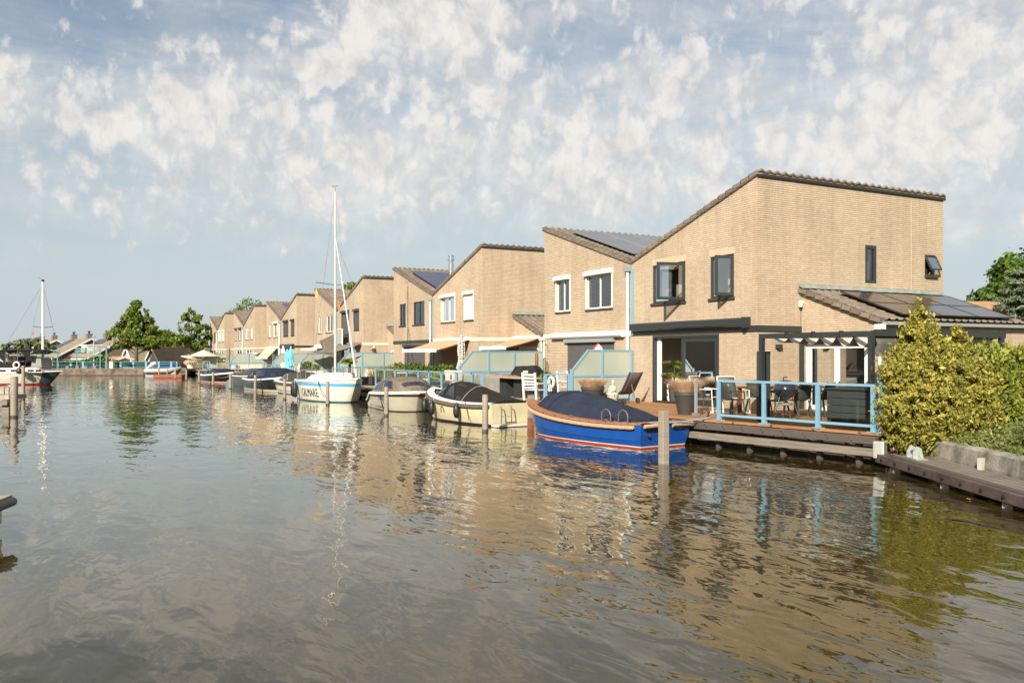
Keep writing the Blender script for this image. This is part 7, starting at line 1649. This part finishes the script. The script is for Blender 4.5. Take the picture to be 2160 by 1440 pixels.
ROOFB = tile_mat('brown_far_tile', (.30, .235, .17), (.20, .155, .115)); GABLE = M('gable_shade_brown', (.16, .125, .095), .85, var=.1); PLAS = M('pale_far_plaster', (.55, .50, .42), .85, var=.08, vs=.7); PLAP = M('pinkish_plaster', (.60, .47, .38), .85)  # gable brown is darkened to hold the gables' shade in its colour
def farhouse(label, px_, Z_, rot, Lh, dh, ze, zr, wm=PLAS, gm=GABLE, chim=(), solar_=None, dormer=None, grp='tile-roofed houses on the far bank', zb=.5, rm=ROOFB, winpos=(), pos=None):
    """gabled house; px_, Z_ locate the near gable's apex; local +x points out of that gable"""
    p = pos or C(px_, Z_, 0); t = local('gabled_house', label, 'house', (p.x, p.y, 0), grp, rot)
    MB().box(-Lh, -.05, -dh+.15, dh-.15, zb, ze+.02).build('wall', wm, t)
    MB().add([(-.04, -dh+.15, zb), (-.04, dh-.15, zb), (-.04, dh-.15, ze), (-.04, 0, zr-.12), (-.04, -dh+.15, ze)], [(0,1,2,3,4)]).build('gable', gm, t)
    sl = (zr-ze)/dh; th = .14; o_ = .35
    rf = MB()
    for s_ in (-1, 1): rf.prism([(0, zr), (s_*(dh+o_), ze-o_*sl), (s_*(dh+o_), ze-o_*sl-th), (0, zr-th)], 'x', -Lh-.2, .25)
    r = rf.build('roof', rm, t)
    tl_ = MB()
    for s_ in (-1, 1):
        n = 14; rows = []
        for k in range(n):
            for u, l in ((k/n, .01), ((k+1)/n, .06)): rows.append([(x, s_*(dh+o_)*u, zr-(zr-ze+o_*sl)*u+l+.02) for x in (-Lh-.2, .22)])
        tl_.grid(rows)
    tl_.build('tile_courses', rm, r)
    vb = MB()
    for s_ in (-1, 1): vb.bar((.27, 0, zr-.06), (.27, s_*(dh+o_), ze-o_*sl-.06), .05, .26, up=(0, 0, 1))
    vb.build('white_verge', WHITE, r)
    MB().box(-Lh-.2, .2, -dh-o_-.06, -dh-o_+.02, ze-o_*sl-.22, ze-o_*sl-.02).build('gutter_board', WHITE, r)
    for cx in chim: c_ = MB().box(cx-.45, cx+.45, -.4, .4, zr-.5, zr+.7).build('chimney', M('brown_chimney_brick', (.20, .155, .12), .9, var=.2, vs=8), r); MB().box(cx-.5, cx+.5, -.45, .45, zr+.7, zr+.78).build('chimney_cap', CONC, c_); MB().lathe([(.14, 0), (.14, .25), (.24, .3), (.2, .45), (0, .45)], (cx, 0, zr+.78), 8).build('chimney_pot', BLACK, c_)
    if solar_:
        x0, x1, u0, u1 = solar_; f = lambda u, l=.12: (-(dh+o_)*u, zr-(zr-ze+o_*sl)*u+l)
        for i in range(3):
            a = x0+(x1-x0)*i/3; b_ = x0+(x1-x0)*(i+1)/3-.04; (ya, za), (yb, zb_) = f(u0), f(u1); MB().add([(a, ya, za), (b_, ya, za), (b_, yb, zb_), (a, yb, zb_)], [(0,1,2,3)]).build('solar_panel', PVC, r, solid=.04)
    if dormer: x0, x1, z0, z1, yf = dormer; d_ = MB().box(x0, x1, yf, -1, z0, z1).build('dormer', WHITE, r); MB().box(x0-.15, x1+.15, yf-.2, -.8, z1, z1+.18).build('dormer_roof', WHITE, d_); MB().box(x0+.25, (x0+x1)/2-.1, yf-.03, yf-.005, z0+.3, z1-.25).build('window', M('greenish_window', (.25, .36, .30), .3), d_); MB().box((x0+x1)/2+.1, x1-.25, yf-.03, yf-.005, z0+.3, z1-.25).build('window', M('dark_window', (.03, .035, .04), .2), d_)
    for (x0, x1, z0, z1) in winpos: w__ = MB().box(x0, x1, -dh+.11, -dh+.145, z0, z1).build('window', M('dark_window', (.03, .035, .04), .2), t); MB().box(x0-.08, x1+.08, -dh+.10, -dh+.148, z0-.08, z0).build('sill', WHITE, w__)
    return t
A_ = R(17)
farhouse('far house with white verge just right of the short mast', 118, 150, A_, 9, 4.6, 2.6, 5.0, chim=(-.9, -8), solar_=(-5.5, -3.2, .12, .5), dormer=(-6, -.8, 2.4, 4.0, -3.9))
farhouse('far house with a plain brown roof and skylight behind the left turquoise frame', 192, 138, A_, 9.5, 5.4, 2.0, 5.0, chim=(-.9, -8.2), wm=PLAP, solar_=(-9.3, -6.4, .08, .48), winpos=((-7, -6, .9, 1.8), (-5, -4, .9, 1.8)))
farhouse('far house with a blue solar roof and white dormer, left of the biggest tree', 263, 130, A_, 9.5, 5.2, 2.0, 5.0, chim=(-.9, -7.5), solar_=(-9.2, -4.6, .10, .78), dormer=(-6.2, -3.4, 2.2, 3.7, -4.2), winpos=((-8, -7, .9, 1.8),))
farhouse('low outbuilding with a pale tiled roof behind the pale cabinet', 262, 108, R(17), 3.4, 2.3, 1.35, 2.1, gm=PLAP, rm=TILER)
farhouse('low house with a pale gable under the biggest tree', 269, 110, R(-76), 5.2, 2.3, 1.4, 3.3, gm=PLAS, wm=PLAS, solar_=None)
farhouse('low house with a wide brown tiled roof and white gable, right of the biggest tree', 323, 108, R(-76), 6.5, 2.6, 1.4, 3.3, gm=PLAS, wm=PLAS)
farhouse('low far house behind the open airy tree', 398, 122, R(-76), 9, 3.5, 1.6, 3.4)
farhouse('orange-tiled house roof behind the annex of the nearest house', 0, 0, R(62), 5.5, 3.0, 3.1, 4.85, rm=TILER, gm=BRICK, wm=BRICK, grp=None, solar_=(-3.6, -1.4, .4, .85), pos=C(2094, 42, 0))
# houses behind the camera, across the water: they show only in panes and reflections
for k, x in enumerate((-108, -94, -80, -68, -54, -40)):
    farhouse('brown house on the bank across the water, ' + ('farthest west', 'second from the west', 'opposite the sailing boat', 'opposite the beige tender', 'opposite the cream launch', 'nearest the camera')[k], 0, 0, R(90), 9, 4.8, 3.2+(k % 2)*1.6, 6.2+(k % 2)*2, grp='houses across the water', pos=Vector((x, -29-(k % 3)*2, 0)), wm=M('dark_brown_brick', (.12, .08, .06), .9))
o_ = foliage('added_tree_row', [(-125+i*6.5+2*math.sin(i*2.3), -44+3*math.sin(i*1.7), 4.2, 4.2, 3.2, 3.6+1.2*math.sin(i*2.9)) for i in range(26)], 9000, .8, LF3, None, (-60, -44, 0), seed=120, clump=3, thr=-.35); tag(o_, 'added row of unseen trees across the water, darkening reflections', 'trees', kind='stuff')  # unseen trees added behind the camera to darken reflections and fill light
# distant tree belt along the horizon
bl = [(*C(-500+i*45, 330+30*math.sin(i*1.3), 1.5)[:], 9, 9, 2.4+1.2*math.sin(i*2.1)) for i in range(70)]
tb_ = foliage('tree_belt', bl, 12000, 1.1, LF3, None, C(300, 330, 0), seed=111, clump=5, thr=-.3); tag(tb_, 'distant belt of trees along the horizon', 'woodland', kind='stuff')

# small things afloat
for (px_, py_, r_, lab, m) in ((2043, 1053, .05, 'small orange leaf floating near the right quay', M('orange_leaf', (.45, .18, .05), .6)),):
    p = H(px_, py_, z=0); o = MB().add([(p.x+r_*math.cos(a)*(1-.25*math.cos(2*a)), p.y+r_*.8*math.sin(a), .012+.006*math.sin(3*a)) for a in [i*math.pi/7 for i in range(14)]], [tuple(range(14))]).build('floating_leaf', m, origin=tuple(p)); tag(o, lab, 'leaf')
